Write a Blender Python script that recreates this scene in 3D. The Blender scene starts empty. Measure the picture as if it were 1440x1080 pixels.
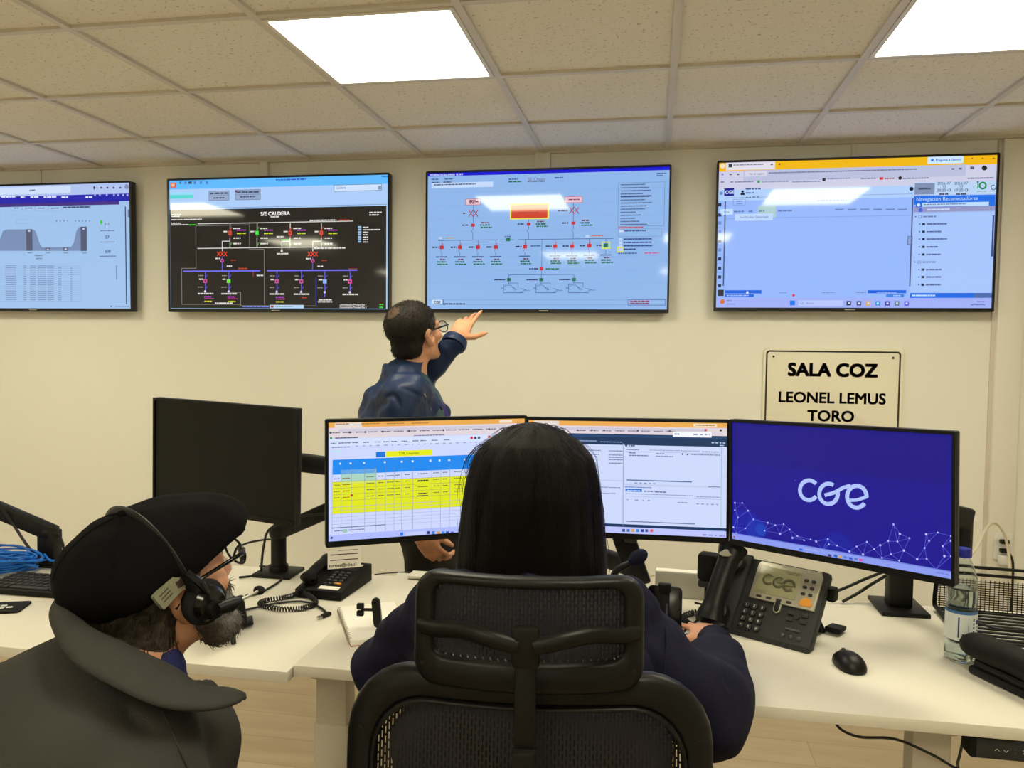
import bpy, bmesh, math, random
import numpy as np
from mathutils import Vector, Matrix, Quaternion

random.seed(7)
rng = np.random.default_rng(7)
SC = bpy.context.scene
COL = SC.collection
PI = math.pi

# ------------------------------------------------------------------ camera
CZ, FPX = 1.48, 1110.0
YAW, PITCH, ROLL = 0.176, -0.0487, 0.0108
_c, _s = math.cos, math.sin
C_F = Vector((-_s(YAW) * _c(PITCH), _c(YAW) * _c(PITCH), _s(PITCH)))
_r0 = Vector((_c(YAW), _s(YAW), 0))
_u0 = _r0.cross(C_F)
C_R = _r0 * _c(ROLL) + _u0 * _s(ROLL)
C_U = _u0 * _c(ROLL) - _r0 * _s(ROLL)
cam = bpy.data.cameras.new('camera')
cam_o = bpy.data.objects.new('camera', cam)
COL.objects.link(cam_o)
cam.sensor_fit = 'HORIZONTAL'
cam.sensor_width = 36.0
cam.lens = 36.0 * FPX / 1440.0
cam.clip_start = 0.05
m = Matrix((C_R, C_U, -C_F)).transposed().to_4x4()
m.translation = Vector((0, 0, CZ))
cam_o.matrix_world = m
SC.camera = cam_o

def at(u, v, d):
    """world point d metres deep at a place of the 1440x1080 survey photo"""
    return Vector((0, 0, CZ)) + (C_F + C_R * ((u - 720) / FPX) + C_U * ((540 - v) / FPX)) * d

def at_z(u, v, z):
    r = at(u, v, 1.0) - Vector((0, 0, CZ))
    return Vector((0, 0, CZ)) + r * ((z - CZ) / r.z)

def at_y(u, v, y):
    r = at(u, v, 1.0) - Vector((0, 0, CZ))
    return Vector((0, 0, CZ)) + r * (y / r.y)

# ------------------------------------------------------------------ view, world, exposure
vs = SC.view_settings
SC.display_settings.display_device = 'sRGB'
vs.view_transform = 'Standard'
vs.look = 'None'
vs.gamma = 1.0
vs.use_curve_mapping = False
vs.exposure = 0.0
W = bpy.data.worlds.new('world')
SC.world = W
W.use_nodes = True
W.node_tree.nodes['Background'].inputs[0].default_value = (1.0, 0.86, 0.60, 1)
W.node_tree.nodes['Background'].inputs[1].default_value = 0.0

LAMP_COLOR = (1.0, 0.93, 0.695)
LAMP_STRENGTH = 20.8

# ------------------------------------------------------------------ materials
def lin(c):
    out = []
    for x in c[:3]:
        x = x / 255.0
        out.append(x / 12.92 if x <= 0.04045 else ((x + 0.055) / 1.055) ** 2.4)
    return (out[0], out[1], out[2], 1.0)

def mat(name, rgb, rough=0.5, metal=0.0, spec=0.5, bump=None, var=None, coat=0.0, sheen=0.0, trans=0.0, ior=1.45, alpha=1.0):
    """procedural principled material; bump=(scale, strength, stretch), var=(scale, amount)"""
    m = bpy.data.materials.new(name)
    m.use_nodes = True
    nt = m.node_tree
    b = nt.nodes['Principled BSDF']
    b.inputs['Base Color'].default_value = lin(rgb)
    b.inputs['Roughness'].default_value = rough
    b.inputs['Metallic'].default_value = metal
    b.inputs['Specular IOR Level'].default_value = spec
    b.inputs['Coat Weight'].default_value = coat
    b.inputs['Sheen Weight'].default_value = sheen
    b.inputs['Transmission Weight'].default_value = trans
    b.inputs['IOR'].default_value = ior
    b.inputs['Alpha'].default_value = alpha
    tc = None
    if bump or var:
        tc = nt.nodes.new('ShaderNodeTexCoord')
    if bump:
        mp = nt.nodes.new('ShaderNodeMapping')
        st = bump[2] if len(bump) > 2 else (1, 1, 1)
        mp.inputs['Scale'].default_value = st
        nt.links.new(tc.outputs['Object'], mp.inputs['Vector'])
        n = nt.nodes.new('ShaderNodeTexNoise')
        n.inputs['Scale'].default_value = bump[0]
        n.inputs['Detail'].default_value = 4
        nt.links.new(mp.outputs['Vector'], n.inputs['Vector'])
        bp = nt.nodes.new('ShaderNodeBump')
        bp.inputs['Strength'].default_value = bump[1]
        bp.inputs['Distance'].default_value = bump[3] if len(bump) > 3 else 0.003
        nt.links.new(n.outputs['Fac'], bp.inputs['Height'])
        nt.links.new(bp.outputs['Normal'], b.inputs['Normal'])
    if var:
        n2 = nt.nodes.new('ShaderNodeTexNoise')
        n2.inputs['Scale'].default_value = var[0]
        n2.inputs['Detail'].default_value = 5
        mp2 = nt.nodes.new('ShaderNodeMapping')
        mp2.inputs['Scale'].default_value = var[2] if len(var) > 2 else (1, 1, 1)
        nt.links.new(tc.outputs['Object'], mp2.inputs['Vector'])
        nt.links.new(mp2.outputs['Vector'], n2.inputs['Vector'])
        hs = nt.nodes.new('ShaderNodeMapRange')
        hs.inputs['From Min'].default_value = 0.3
        hs.inputs['From Max'].default_value = 0.7
        hs.inputs['To Min'].default_value = 1 - var[1]
        hs.inputs['To Max'].default_value = 1 + var[1]
        nt.links.new(n2.outputs['Fac'], hs.inputs['Value'])
        mx = nt.nodes.new('ShaderNodeVectorMath')
        mx.operation = 'SCALE'
        mx.inputs[0].default_value = lin(rgb)[:3]
        nt.links.new(hs.outputs['Result'], mx.inputs['Scale'])
        nt.links.new(mx.outputs['Vector'], b.inputs['Base Color'])
    return m

def emission_mat(name, col, strength):
    m = bpy.data.materials.new(name)
    m.use_nodes = True
    b = m.node_tree.nodes['Principled BSDF']
    b.inputs['Base Color'].default_value = (0.8, 0.8, 0.8, 1)
    b.inputs['Emission Color'].default_value = (*col, 1)
    b.inputs['Emission Strength'].default_value = strength
    return m

def screen_mat(name, rough, spec, strength=1.0, tint=(1, 1, 1)):
    m = bpy.data.materials.new(name)
    m.use_nodes = True
    nt = m.node_tree
    b = nt.nodes['Principled BSDF']
    b.inputs['Base Color'].default_value = (0.012, 0.012, 0.013, 1)
    b.inputs['Roughness'].default_value = rough
    b.inputs['Specular IOR Level'].default_value = spec
    a = nt.nodes.new('ShaderNodeAttribute')
    a.attribute_name = 'Col'
    nt.links.new(a.outputs['Color'], b.inputs['Emission Color'])
    b.inputs['Emission Strength'].default_value = strength
    return m

def mat_ceiling():
    m = mat('ceiling_tile', (214, 206, 192), 0.9, spec=0.2)
    nt = m.node_tree
    b = nt.nodes['Principled BSDF']
    tc = nt.nodes.new('ShaderNodeTexCoord')
    n = nt.nodes.new('ShaderNodeTexNoise')
    n.inputs['Scale'].default_value = 75
    n.inputs['Detail'].default_value = 3
    n.inputs['Roughness'].default_value = 0.7
    nt.links.new(tc.outputs['Object'], n.inputs['Vector'])
    cr = nt.nodes.new('ShaderNodeValToRGB')
    cr.color_ramp.elements[0].position = 0.32
    cr.color_ramp.elements[0].color = lin((176, 164, 146))
    cr.color_ramp.elements[1].position = 0.40
    cr.color_ramp.elements[1].color = lin((238, 232, 220))
    nt.links.new(n.outputs['Fac'], cr.inputs['Fac'])
    nt.links.new(cr.outputs['Color'], b.inputs['Base Color'])
    bp = nt.nodes.new('ShaderNodeBump')
    bp.inputs['Strength'].default_value = 0.5
    bp.inputs['Distance'].default_value = 0.004
    nt.links.new(cr.outputs['Color'], bp.inputs['Height'])
    nt.links.new(bp.outputs['Normal'], b.inputs['Normal'])
    return m

def mat_floor():
    m = mat('floor_plank', (170, 140, 100), 0.45)
    nt = m.node_tree
    b = nt.nodes['Principled BSDF']
    tc = nt.nodes.new('ShaderNodeTexCoord')
    br = nt.nodes.new('ShaderNodeTexBrick')
    br.inputs['Color1'].default_value = lin((186, 168, 140))
    br.inputs['Color2'].default_value = lin((176, 157, 128))
    br.inputs['Mortar'].default_value = lin((146, 126, 98))
    br.inputs['Scale'].default_value = 1.0
    br.inputs['Mortar Size'].default_value = 0.0012
    br.inputs['Brick Width'].default_value = 1.2
    br.inputs['Row Height'].default_value = 0.18
    nt.links.new(tc.outputs['Object'], br.inputs['Vector'])
    mp = nt.nodes.new('ShaderNodeMapping')
    mp.inputs['Scale'].default_value = (1.0, 8, 1)
    nt.links.new(tc.outputs['Object'], mp.inputs['Vector'])
    n = nt.nodes.new('ShaderNodeTexNoise')
    n.inputs['Scale'].default_value = 2.5
    n.inputs['Detail'].default_value = 6
    nt.links.new(mp.outputs['Vector'], n.inputs['Vector'])
    mx = nt.nodes.new('ShaderNodeMix')
    mx.data_type = 'RGBA'
    mx.blend_type = 'MULTIPLY'
    mx.inputs['Factor'].default_value = 0.45
    cr = nt.nodes.new('ShaderNodeValToRGB')
    cr.color_ramp.elements[0].position = 0.35
    cr.color_ramp.elements[0].color = (0.74, 0.68, 0.60, 1)
    cr.color_ramp.elements[1].position = 0.65
    cr.color_ramp.elements[1].color = (1, 1, 1, 1)
    nt.links.new(n.outputs['Fac'], cr.inputs['Fac'])
    nt.links.new(br.outputs['Color'], mx.inputs['A'])
    nt.links.new(cr.outputs['Color'], mx.inputs['B'])
    nt.links.new(mx.outputs['Result'], b.inputs['Base Color'])
    return m

def mat_net(name, rgb, sx, sz, hole):
    """woven chair netting: rows of staggered slots that let the view through"""
    m = mat(name, rgb, 0.6)
    nt = m.node_tree
    b = nt.nodes['Principled BSDF']
    tc = nt.nodes.new('ShaderNodeTexCoord')
    mp = nt.nodes.new('ShaderNodeMapping')
    mp.inputs['Rotation'].default_value = (PI / 2, 0, 0)
    nt.links.new(tc.outputs['Object'], mp.inputs['Vector'])
    sep = nt.nodes.new('ShaderNodeSeparateXYZ')
    nt.links.new(tc.outputs['Object'], sep.inputs[0])
    cmb = nt.nodes.new('ShaderNodeCombineXYZ')
    nt.links.new(sep.outputs['Z'], cmb.inputs['X'])
    nt.links.new(sep.outputs['X'], cmb.inputs['Y'])
    br = nt.nodes.new('ShaderNodeTexBrick')
    br.inputs['Scale'].default_value = 1.0
    br.inputs['Brick Width'].default_value = sz
    br.inputs['Row Height'].default_value = sx
    br.inputs['Mortar Size'].default_value = hole
    br.inputs['Mortar Smooth'].default_value = 0.0
    nt.links.new(cmb.outputs[0], br.inputs['Vector'])
    nt.links.new(br.outputs['Fac'], b.inputs['Alpha'])
    return m

M = {}
M['wall'] = mat('wall_panel', (240, 239, 229), 0.6, spec=0.3, bump=(60, 0.05))
M['trim'] = mat('wall_trim', (234, 231, 220), 0.5)
M['ceiling'] = mat_ceiling()
M['grid'] = mat('ceiling_grid_white', (214, 206, 192), 0.45)
M['floor'] = mat_floor()
M['lamp'] = emission_mat('lamp_diffuser', LAMP_COLOR, LAMP_STRENGTH)
M['lamp_frame'] = mat('lamp_frame_white', (226, 220, 208), 0.4)
M['desk'] = mat('desk_laminate', (222, 217, 203), 0.42, spec=0.4, bump=(240, 0.03))
M['desk_leg'] = mat('desk_leg_paint', (206, 200, 186), 0.45)
M['black'] = mat('black_plastic', (14, 14, 14), 0.42, spec=.3)
M['black_matte'] = mat('black_matte_plastic', (17, 17, 16), 0.65, spec=.25, bump=(400, 0.1))
M['black_gloss'] = mat('black_gloss_plastic', (12, 12, 13), 0.18)
M['bezel'] = mat('monitor_bezel', (14, 14, 13), 0.45, spec=.3)
M['panel_off'] = mat('switched_off_panel', (17, 18, 16), 0.42, spec=0.25)
M['tv_bezel'] = mat('television_bezel', (14, 14, 16), 0.3)
M['dark_metal'] = mat('dark_painted_metal', (22, 22, 20), 0.45, spec=.3, bump=(500, 0.06))
M['grey_plastic'] = mat('dark_grey_plastic', (44, 46, 47), 0.5, spec=.3, bump=(500, 0.06))
M['key'] = mat('keycap_black', (38, 38, 38), 0.55)
M['key_grey'] = mat('keycap_grey', (66, 68, 70), 0.4)
M['white_print'] = mat('white_print', (226, 226, 220), 0.6)
M['silver'] = mat('silver_plastic', (168, 164, 148), 0.38, metal=0.4)
M['chrome'] = mat('chrome', (200, 200, 196), 0.16, metal=1.0)
M['paper'] = mat('paper', (240, 236, 226), 0.8)
M['ink'] = mat('printing_ink', (52, 42, 34), 0.7)
M['sign'] = mat('sign_face', (240, 236, 216), 0.5)
M['lcd'] = mat('lcd_grey_green', (150, 150, 118), 0.25)
M['lcd_ink'] = mat('lcd_ink', (92, 90, 66), 0.35)
M['orange'] = mat('orange_plastic', (222, 150, 52), 0.5)
M['blue_cable'] = mat('blue_cable', (22, 110, 205), 0.4)
M['white_cable'] = mat('white_cable', (222, 214, 192), 0.45)
M['cable'] = mat('black_cable', (20, 20, 19), 0.45)
M['grey_box'] = mat('light_grey_box', (196, 194, 186), 0.5)
M['clear'] = mat('clear_plastic', (235, 240, 240), 0.06, trans=1.0, ior=1.2)
M['water'] = mat('water', (235, 245, 245), 0.02, trans=1.0, ior=1.33)
M['cap_blue'] = mat('bottle_cap_blue', (26, 40, 150), 0.4)
M['label'] = mat('bottle_label', (216, 222, 222), 0.4)
M['label_blue'] = mat('bottle_label_blue', (60, 110, 170), 0.45)
M['label_navy'] = mat('bottle_label_navy', (40, 40, 110), 0.45)
M['chair_frame'] = mat('chair_frame_plastic', (18, 18, 16), 0.4, spec=.22, bump=(300, 0.08))
M['chair_net'] = mat_net('chair_netting', (12, 12, 11), 0.0048, 0.012, 0.0016)
M['foam'] = mat('seat_foam_fabric', (14, 14, 14), 0.9, bump=(300, 0.3))
M['skin'] = mat('skin', (206, 150, 116), 0.5, bump=(180, 0.12, (1, 1, 1), 0.002), var=(22, 0.08))
M['skin_pale'] = mat('skin_pale', (208, 150, 116), 0.5, bump=(180, 0.12, (1, 1, 1), 0.002), var=(22, 0.08))
M['lips'] = mat('lips', (168, 96, 80), 0.45)
M['eye'] = mat('eye_white', (225, 220, 210), 0.2)
M['iris'] = mat('eye_iris', (50, 32, 20), 0.2)
M['hair_black'] = mat('hair_black', (10, 8, 7), 0.48, spec=0.12, bump=(90, 0.7, (6, 6, 0.35), 0.004))
M['hair_brown'] = mat('hair_brown_highlight', (44, 30, 20), 0.5, spec=.2)
M['hair_dark'] = mat('hair_dark_brown', (34, 28, 23), 0.55, spec=.25, bump=(160, 0.8, (2, 2, 0.6), 0.004), var=(60, 0.5))
M['hair_grey'] = mat('hair_grey', (92, 86, 78), 0.6, bump=(220, 0.8, (1, 1, 1), 0.003), var=(120, 0.45))
M['cap_label'] = mat('cap_label_cloth', (122, 122, 100), 0.8)
M['hair_thin'] = mat('hair_thin_crown', (74, 54, 39), 0.6, bump=(200, 0.6, (1, 1, 0.6), 0.003), var=(60, 0.35))
M['hair_grizzled'] = mat('hair_grizzled', (66, 58, 50), 0.6, spec=.25, bump=(200, 0.9, (1, 1, 0.6), 0.004), var=(90, 0.5))
M['navy'] = mat('navy_nylon', (23, 42, 78), 0.5, spec=.35, bump=(26, 0.5, (1, 1, 0.7), 0.012))
M['navy_dark'] = mat('navy_quilted', (20, 21, 42), 0.8, spec=.2, bump=(22, 0.5, (1, 1, 0.6), 0.012))
M['fleece'] = mat('grey_fleece', (64, 63, 60), 0.95, spec=.15, bump=(420, 0.5, (1, 1, 1), 0.003), var=(9, 0.10))
M['fleece_edge'] = mat('fleece_piping', (36, 36, 36), 0.8)
M['cap_cloth'] = mat('cap_cloth_black', (11, 11, 12), 0.95, spec=.12, bump=(500, 0.4, (1, 1, 1), 0.002))
M['leather'] = mat('tan_leather', (150, 84, 34), 0.55)
M['shirt'] = mat('green_grey_shirt', (60, 88, 92), 0.8)
M['shirt_blue'] = mat('deep_blue_shirt', (30, 34, 90), 0.8)
M['white_cloth'] = mat('white_cloth', (216, 208, 194), 0.8)
M['lanyard'] = mat('purple_lanyard', (66, 44, 130), 0.6)
M['pink'] = mat('lanyard_pink_mark', (206, 80, 120), 0.6)
M['trousers'] = mat('charcoal_trousers', (28, 28, 27), 0.85, bump=(20, 0.4, (1, 1, 0.6), 0.01))
M['screen_tv'] = screen_mat('television_screen', 0.055, 0.4)
M['screen'] = screen_mat('monitor_screen', 0.45, 0.2)
M['glass_lens'] = mat('spectacle_lens', (235, 240, 240), 0.03, trans=1.0, ior=1.05)

# ------------------------------------------------------------------ object helpers
def link(o, parent=None):
    COL.objects.link(o)
    if parent is not None:
        o.parent = parent
    return o

def tag(o, label, cat, group=None):
    o['label'] = label
    o['category'] = cat
    if group:
        o['group'] = group
    return o

def thing(name, label, cat, loc=(0, 0, 0), rz=0.0, group=None):
    o = bpy.data.objects.new(name, None)
    o.empty_display_size = 0.05
    o.location = loc
    o.rotation_euler = (0, 0, rz)
    link(o)
    return tag(o, label, cat, group)

def mesh_object(name, me, mats, parent=None):
    for mm in (mats if isinstance(mats, (list, tuple)) else [mats]):
        me.materials.append(mm)
    return link(bpy.data.objects.new(name, me), parent)

def T(x, y, z):
    return Matrix.Translation((x, y, z))

def RX(a):
    return Matrix.Rotation(a, 4, 'X')

def RY(a):
    return Matrix.Rotation(a, 4, 'Y')

def RZ(a):
    return Matrix.Rotation(a, 4, 'Z')

def frame_mat(o, x, y, z):
    m = Matrix((Vector(x), Vector(y), Vector(z))).transposed().to_4x4()
    m.translation = Vector(o)
    return m

def catmull(pts, n=8, closed=False):
    P = [Vector(p) for p in pts]
    out = []
    L = len(P)
    segs = L if closed else L - 1
    for i in range(segs):
        if closed:
            p0, p1, p2, p3 = P[i - 1], P[i], P[(i + 1) % L], P[(i + 2) % L]
        else:
            p0, p1, p2, p3 = P[max(i - 1, 0)], P[i], P[i + 1], P[min(i + 2, L - 1)]
        for k in range(n):
            t = k / n
            out.append(0.5 * ((2 * p1) + (p2 - p0) * t + (2 * p0 - 5 * p1 + 4 * p2 - p3) * t * t + (3 * p1 - p0 - 3 * p2 + p3) * t ** 3))
    if not closed:
        out.append(P[-1].copy())
    return out

def rrect(w, h, r, seg=5):
    r = min(r, w / 2 - 1e-5, h / 2 - 1e-5)
    pts = []
    for cx, cy, a0 in ((w / 2 - r, h / 2 - r, 0), (-w / 2 + r, h / 2 - r, PI / 2), (-w / 2 + r, -h / 2 + r, PI), (w / 2 - r, -h / 2 + r, 1.5 * PI)):
        for i in range(seg + 1):
            a = a0 + PI / 2 * i / seg
            pts.append((cx + r * math.cos(a), cy + r * math.sin(a)))
    return pts

_text_cache = {}
def text_mesh(s, bold=0.0):
    """flat lettering: verts, faces for size 1, centred on its own width, baseline at 0"""
    key = (s, bold)
    if key not in _text_cache:
        cu = bpy.data.curves.new('lettering', 'FONT')
        cu.body = s
        cu.size = 1.0
        cu.resolution_u = 3
        cu.align_x = 'CENTER'
        o = bpy.data.objects.new('lettering', cu)
        COL.objects.link(o)
        dg = bpy.context.evaluated_depsgraph_get()
        me = o.evaluated_get(dg).to_mesh()
        vs_ = [(v.co.x, v.co.y) for v in me.vertices]
        fs_ = [tuple(p.vertices) for p in me.polygons]
        o.evaluated_get(dg).to_mesh_clear()
        bpy.data.objects.remove(o)
        bpy.data.curves.remove(cu)
        if bold > 0:                      # heavier letters: the same outline laid over itself with small shifts
            v0, f0, n0 = vs_, fs_, len(vs_)
            vs_, fs_ = [], []
            for k, (dx, dy) in enumerate(((1, 1), (1, -1), (-1, 1), (-1, -1), (0, 0))):
                vs_ += [(x + dx * bold, y + dy * bold) for x, y in v0]
                fs_ += [tuple(i + k * n0 for i in f) for f in f0]
        _text_cache[key] = (vs_, fs_)
    return _text_cache[key]

class MB:
    """collects shapes and links them as ONE mesh object"""
    def __init__(self):
        self.v, self.f, self.m = [], [], []

    def add(self, verts, faces, mi=0, Mx=None):
        b = len(self.v)
        if Mx is not None:
            verts = [Mx @ Vector(p) for p in verts]
        self.v.extend(tuple(p) for p in verts)
        self.f.extend(tuple(b + i for i in f) for f in faces)
        self.m.extend([mi] * len(faces))
        return self

    def box(self, c, s, bev=0.0, Mx=None, mi=0, seg=2):
        bm = bmesh.new()
        bmesh.ops.create_cube(bm, size=1.0, matrix=T(*c) @ Matrix.Diagonal((s[0], s[1], s[2], 1)))
        if bev > 0:
            bmesh.ops.bevel(bm, geom=list(bm.edges), offset=min(bev, min(s) * 0.49), segments=seg, profile=0.5, affect='EDGES')
        return self.bm(bm, mi, Mx)

    def bm(self, bm, mi=0, Mx=None):
        bm.verts.index_update()
        self.add([v.co.copy() for v in bm.verts], [[v.index for v in f.verts] for f in bm.faces], mi, Mx)
        bm.free()
        return self

    def ball(self, c, r, Mx=None, mi=0, u=20, v=12):
        bm = bmesh.new()
        rr = r if isinstance(r, (tuple, list)) else (r, r, r)
        bmesh.ops.create_uvsphere(bm, u_segments=u, v_segments=v, radius=1.0, matrix=T(*c) @ Matrix.Diagonal((rr[0], rr[1], rr[2], 1)))
        return self.bm(bm, mi, Mx)

    def cyl(self, a, b, ra, rb=None, n=24, mi=0, Mx=None):
        return self.tube([a, b], [ra, ra if rb is None else rb], n, mi=mi, Mx=Mx)

    def tube(self, pts, r, n=10, closed=False, mi=0, Mx=None, flat=None):
        P = [Vector(p) for p in pts]
        L = len(P)
        rs = r if isinstance(r, (list, tuple)) else [r] * L
        V, Fc = [], []
        up = None
        for i in range(L):
            t = (P[(i + 1) % L] - P[i - 1]) if closed else (P[min(i + 1, L - 1)] - P[max(i - 1, 0)])
            t = t.normalized() if t.length > 1e-9 else Vector((0, 0, 1))
            if up is None:
                up = Vector((0, 0, 1)) if abs(t.z) < 0.9 else Vector((1, 0, 0))
            a = t.cross(up)
            a = a.normalized() if a.length > 1e-6 else t.orthogonal().normalized()
            up = a.cross(t).normalized()
            for k in range(n):
                an = 2 * PI * k / n
                fl = flat if flat else (1, 1)
                V.append(P[i] + (a * math.cos(an) * fl[0] + up * math.sin(an) * fl[1]) * rs[i])
        for i in range(L if closed else L - 1):
            j = (i + 1) % L
            for k in range(n):
                k2 = (k + 1) % n
                Fc.append((i * n + k, i * n + k2, j * n + k2, j * n + k))
        if not closed:
            Fc.append(tuple(reversed(range(n))))
            Fc.append(tuple((L - 1) * n + k for k in range(n)))
        return self.add(V, Fc, mi, Mx)

    def lathe(self, prof, n=32, mi=0, Mx=None):
        V, Fc = [], []
        for r, z in prof:
            for k in range(n):
                a = 2 * PI * k / n
                V.append((max(r, 1e-5) * math.cos(a), max(r, 1e-5) * math.sin(a), z))
        for i in range(len(prof) - 1):
            for k in range(n):
                k2 = (k + 1) % n
                Fc.append((i * n + k, i * n + k2, (i + 1) * n + k2, (i + 1) * n + k))
        Fc.append(tuple(reversed(range(n))))
        Fc.append(tuple((len(prof) - 1) * n + k for k in range(n)))
        return self.add(V, Fc, mi, Mx)

    def prism(self, poly, z0, z1, Mx=None, mi=0, bev=0.0):
        bm = bmesh.new()
        lo = [bm.verts.new((p[0], p[1], z0)) for p in poly]
        hi = [bm.verts.new((p[0], p[1], z1)) for p in poly]
        n = len(poly)
        bm.faces.new(list(reversed(lo)))
        bm.faces.new(hi)
        for i in range(n):
            bm.faces.new((lo[i], lo[(i + 1) % n], hi[(i + 1) % n], hi[i]))
        if bev > 0:
            eg = [e for e in bm.edges if abs(e.verts[0].co.z - e.verts[1].co.z) < 1e-9]
            bmesh.ops.bevel(bm, geom=eg, offset=bev, segments=2, profile=0.5, affect='EDGES')
        bmesh.ops.recalc_face_normals(bm, faces=list(bm.faces))
        return self.bm(bm, mi, Mx)

    def ring(self, outer, inner, z0, z1, Mx=None, mi=0):
        n = len(outer)
        V = [(p[0], p[1], z0) for p in outer] + [(p[0], p[1], z0) for p in inner] + [(p[0], p[1], z1) for p in outer] + [(p[0], p[1], z1) for p in inner]
        Fc = []
        for i in range(n):
            j = (i + 1) % n
            Fc += [(i, n + i, n + j, j), (2 * n + i, 2 * n + j, 3 * n + j, 3 * n + i), (i, j, 2 * n + j, 2 * n + i), (n + i, 3 * n + i, 3 * n + j, n + j)]
        return self.add(V, Fc, mi, Mx)

    def text(self, s, size, Mx, mi=0, bold=0.0, depth=0.0):
        vs_, fs_ = text_mesh(s, bold)
        return self.add([(x * size, y * size, depth) for x, y in vs_], fs_, mi, Mx)

    def build(self, name, mats, parent=None, smooth=35):
        me = bpy.data.meshes.new(name)
        me.from_pydata(self.v, [], self.f)
        for i, p in enumerate(me.polygons):
            p.material_index = self.m[i]
        if smooth:
            me.polygons.foreach_set('use_smooth', [True] * len(me.polygons))
            me.set_sharp_from_angle(angle=math.radians(smooth))
        me.update()
        return mesh_object(name, me, mats, parent)

def struct(o):
    o['kind'] = 'structure'
    return o

def copy_tree(o, parent=None):
    c = o.copy()
    COL.objects.link(c)
    if parent is not None:
        c.parent = parent
    for ch in list(o.children):
        copy_tree(ch, c)
    return c

# ------------------------------------------------------------------ the room
CEIL = CZ + 0.936
WALL = 3.865
XL, XR, YB = -4.75, 2.75, -3.25
GX, GY, TS = -2.349, 2.155, 0.6     # ceiling grid: one crossing and the tile size

struct(MB().box(((XL + XR) / 2, (YB + WALL) / 2, -0.05), (XR - XL + .2, WALL - YB + .2, 0.1)).build('floor', M['floor'], smooth=0))
struct(MB().box(((XL + XR) / 2, WALL + 0.05, CEIL / 2), (XR - XL + .2, 0.1, CEIL)).build('wall_back', M['wall'], smooth=0))
struct(MB().box((XL - 0.05, (YB + WALL) / 2, CEIL / 2), (0.1, WALL - YB, CEIL)).build('wall_left', M['wall'], smooth=0))
struct(MB().box((XR + 0.05, (YB + WALL) / 2, CEIL / 2), (0.1, WALL - YB, CEIL)).build('wall_right', M['wall'], smooth=0))
struct(MB().box(((XL + XR) / 2, YB - 0.05, CEIL / 2), (XR - XL + .2, 0.1, CEIL)).build('wall_front', M['wall'], smooth=0))
struct(MB().box(((XL + XR) / 2, (YB + WALL) / 2, CEIL + 0.06), (XR - XL + .2, WALL - YB + .2, 0.1)).build('ceiling', M['ceiling'], smooth=0))

# T-bars of the suspended ceiling and the angle along the wall
g = MB()
x = GX
while x > XL:
    x -= TS
x += TS
while x < XR:
    g.box((x, (YB + WALL) / 2, CEIL + 0.005), (0.024, WALL - YB, 0.012))
    x += TS
y = GY
while y > YB:
    y -= TS
y += TS
while y < WALL:
    g.box(((XL + XR) / 2, y, CEIL + 0.0055), (XR - XL, 0.024, 0.011))
    y += TS
g.box(((XL + XR) / 2, WALL - 0.011, CEIL + 0.0045), (XR - XL, 0.022, 0.013))
struct(g.build('trim_1', M['grid'], smooth=0))

# vertical trunking strips that run down the wall from the ceiling
for i, (x, w, d, zb) in enumerate(((-3.335, 0.022, 0.010, 1.9), (-2.005, 0.045, 0.020, 1.9), (-0.545, 0.075, 0.022, 1.9), (0.885, 0.022, 0.010, 1.9))):
    struct(MB().box((x, WALL - d / 2, (CEIL + zb) / 2), (w, d, CEIL - zb), 0.003).build('trim_%d' % (i + 2), M['trim']))
# the joint strip and raised post at the right end of the wall
struct(MB().box((1.555, WALL - 0.015, CEIL / 2 - 0.002), (0.105, 0.03, CEIL - 0.006), 0.004).build('trim_6', M['trim']))
struct(MB().box((1.497, WALL - 0.006, CEIL / 2 - 0.002), (0.02, 0.012, CEIL - 0.006), 0.002).build('trim_7', M['grid']))
struct(MB().box(((XL + XR) / 2, WALL - 0.007, 0.04), (XR - XL, 0.014, 0.08), 0.003).build('baseboard_back', M['trim']))

# ------------------------------------------------------------------ ceiling lights
def ceiling_light(cx, cy, label):
    t = thing('ceiling_light', label, 'ceiling light', (cx, cy, CEIL), 0, 'square ceiling light panels')
    f = MB()
    f.ring(rrect(0.574, 0.574, 0.002, 1), rrect(0.545, 0.545, 0.002, 1), -0.004, 0.009)
    f.build('frame', M['lamp_frame'], t, smooth=0)
    MB().box((0, 0, 0.004), (0.545, 0.545, 0.006)).build('diffuser', M['lamp'], t, smooth=0)
    return t

ceiling_light(GX + 2.5 * TS, GY + 0.5 * TS, 'glowing square ceiling panel above the second and third wall televisions')
ceiling_light(GX + 5.5 * TS, GY + 0.5 * TS, 'glowing square ceiling panel cut by the frame, above the rightmost television')
for col, row, where in ((-1.5, 0.5, 'out past the left end of the televisions'), (2.5, -4.5, 'well behind the woman in the office chair'), (4.5, -2.5, 'straight over the office chair'),
                        (-1.5, -2.5, 'over the left desk front'), (-1.5, -7.5, 'added unseen in the far left rear to brighten the wall'), (4.5, -7.5, 'added unseen in the far right rear to brighten the wall')):  # both far rear panels are added out of view, to brighten the wall
    ceiling_light(GX + col * TS, GY + row * TS, 'glowing square ceiling panel ' + where)

# ------------------------------------------------------------------ things shown on screens
def homography(src, dst):
    A, b = [], []
    for (x, y), (u, v) in zip(src, dst):
        A.append([x, y, 1, 0, 0, 0, -u * x, -u * y]); b.append(u)
        A.append([0, 0, 0, x, y, 1, -v * x, -v * y]); b.append(v)
    return np.append(np.linalg.solve(np.array(A, float), np.array(b, float)), 1).reshape(3, 3)

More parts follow.
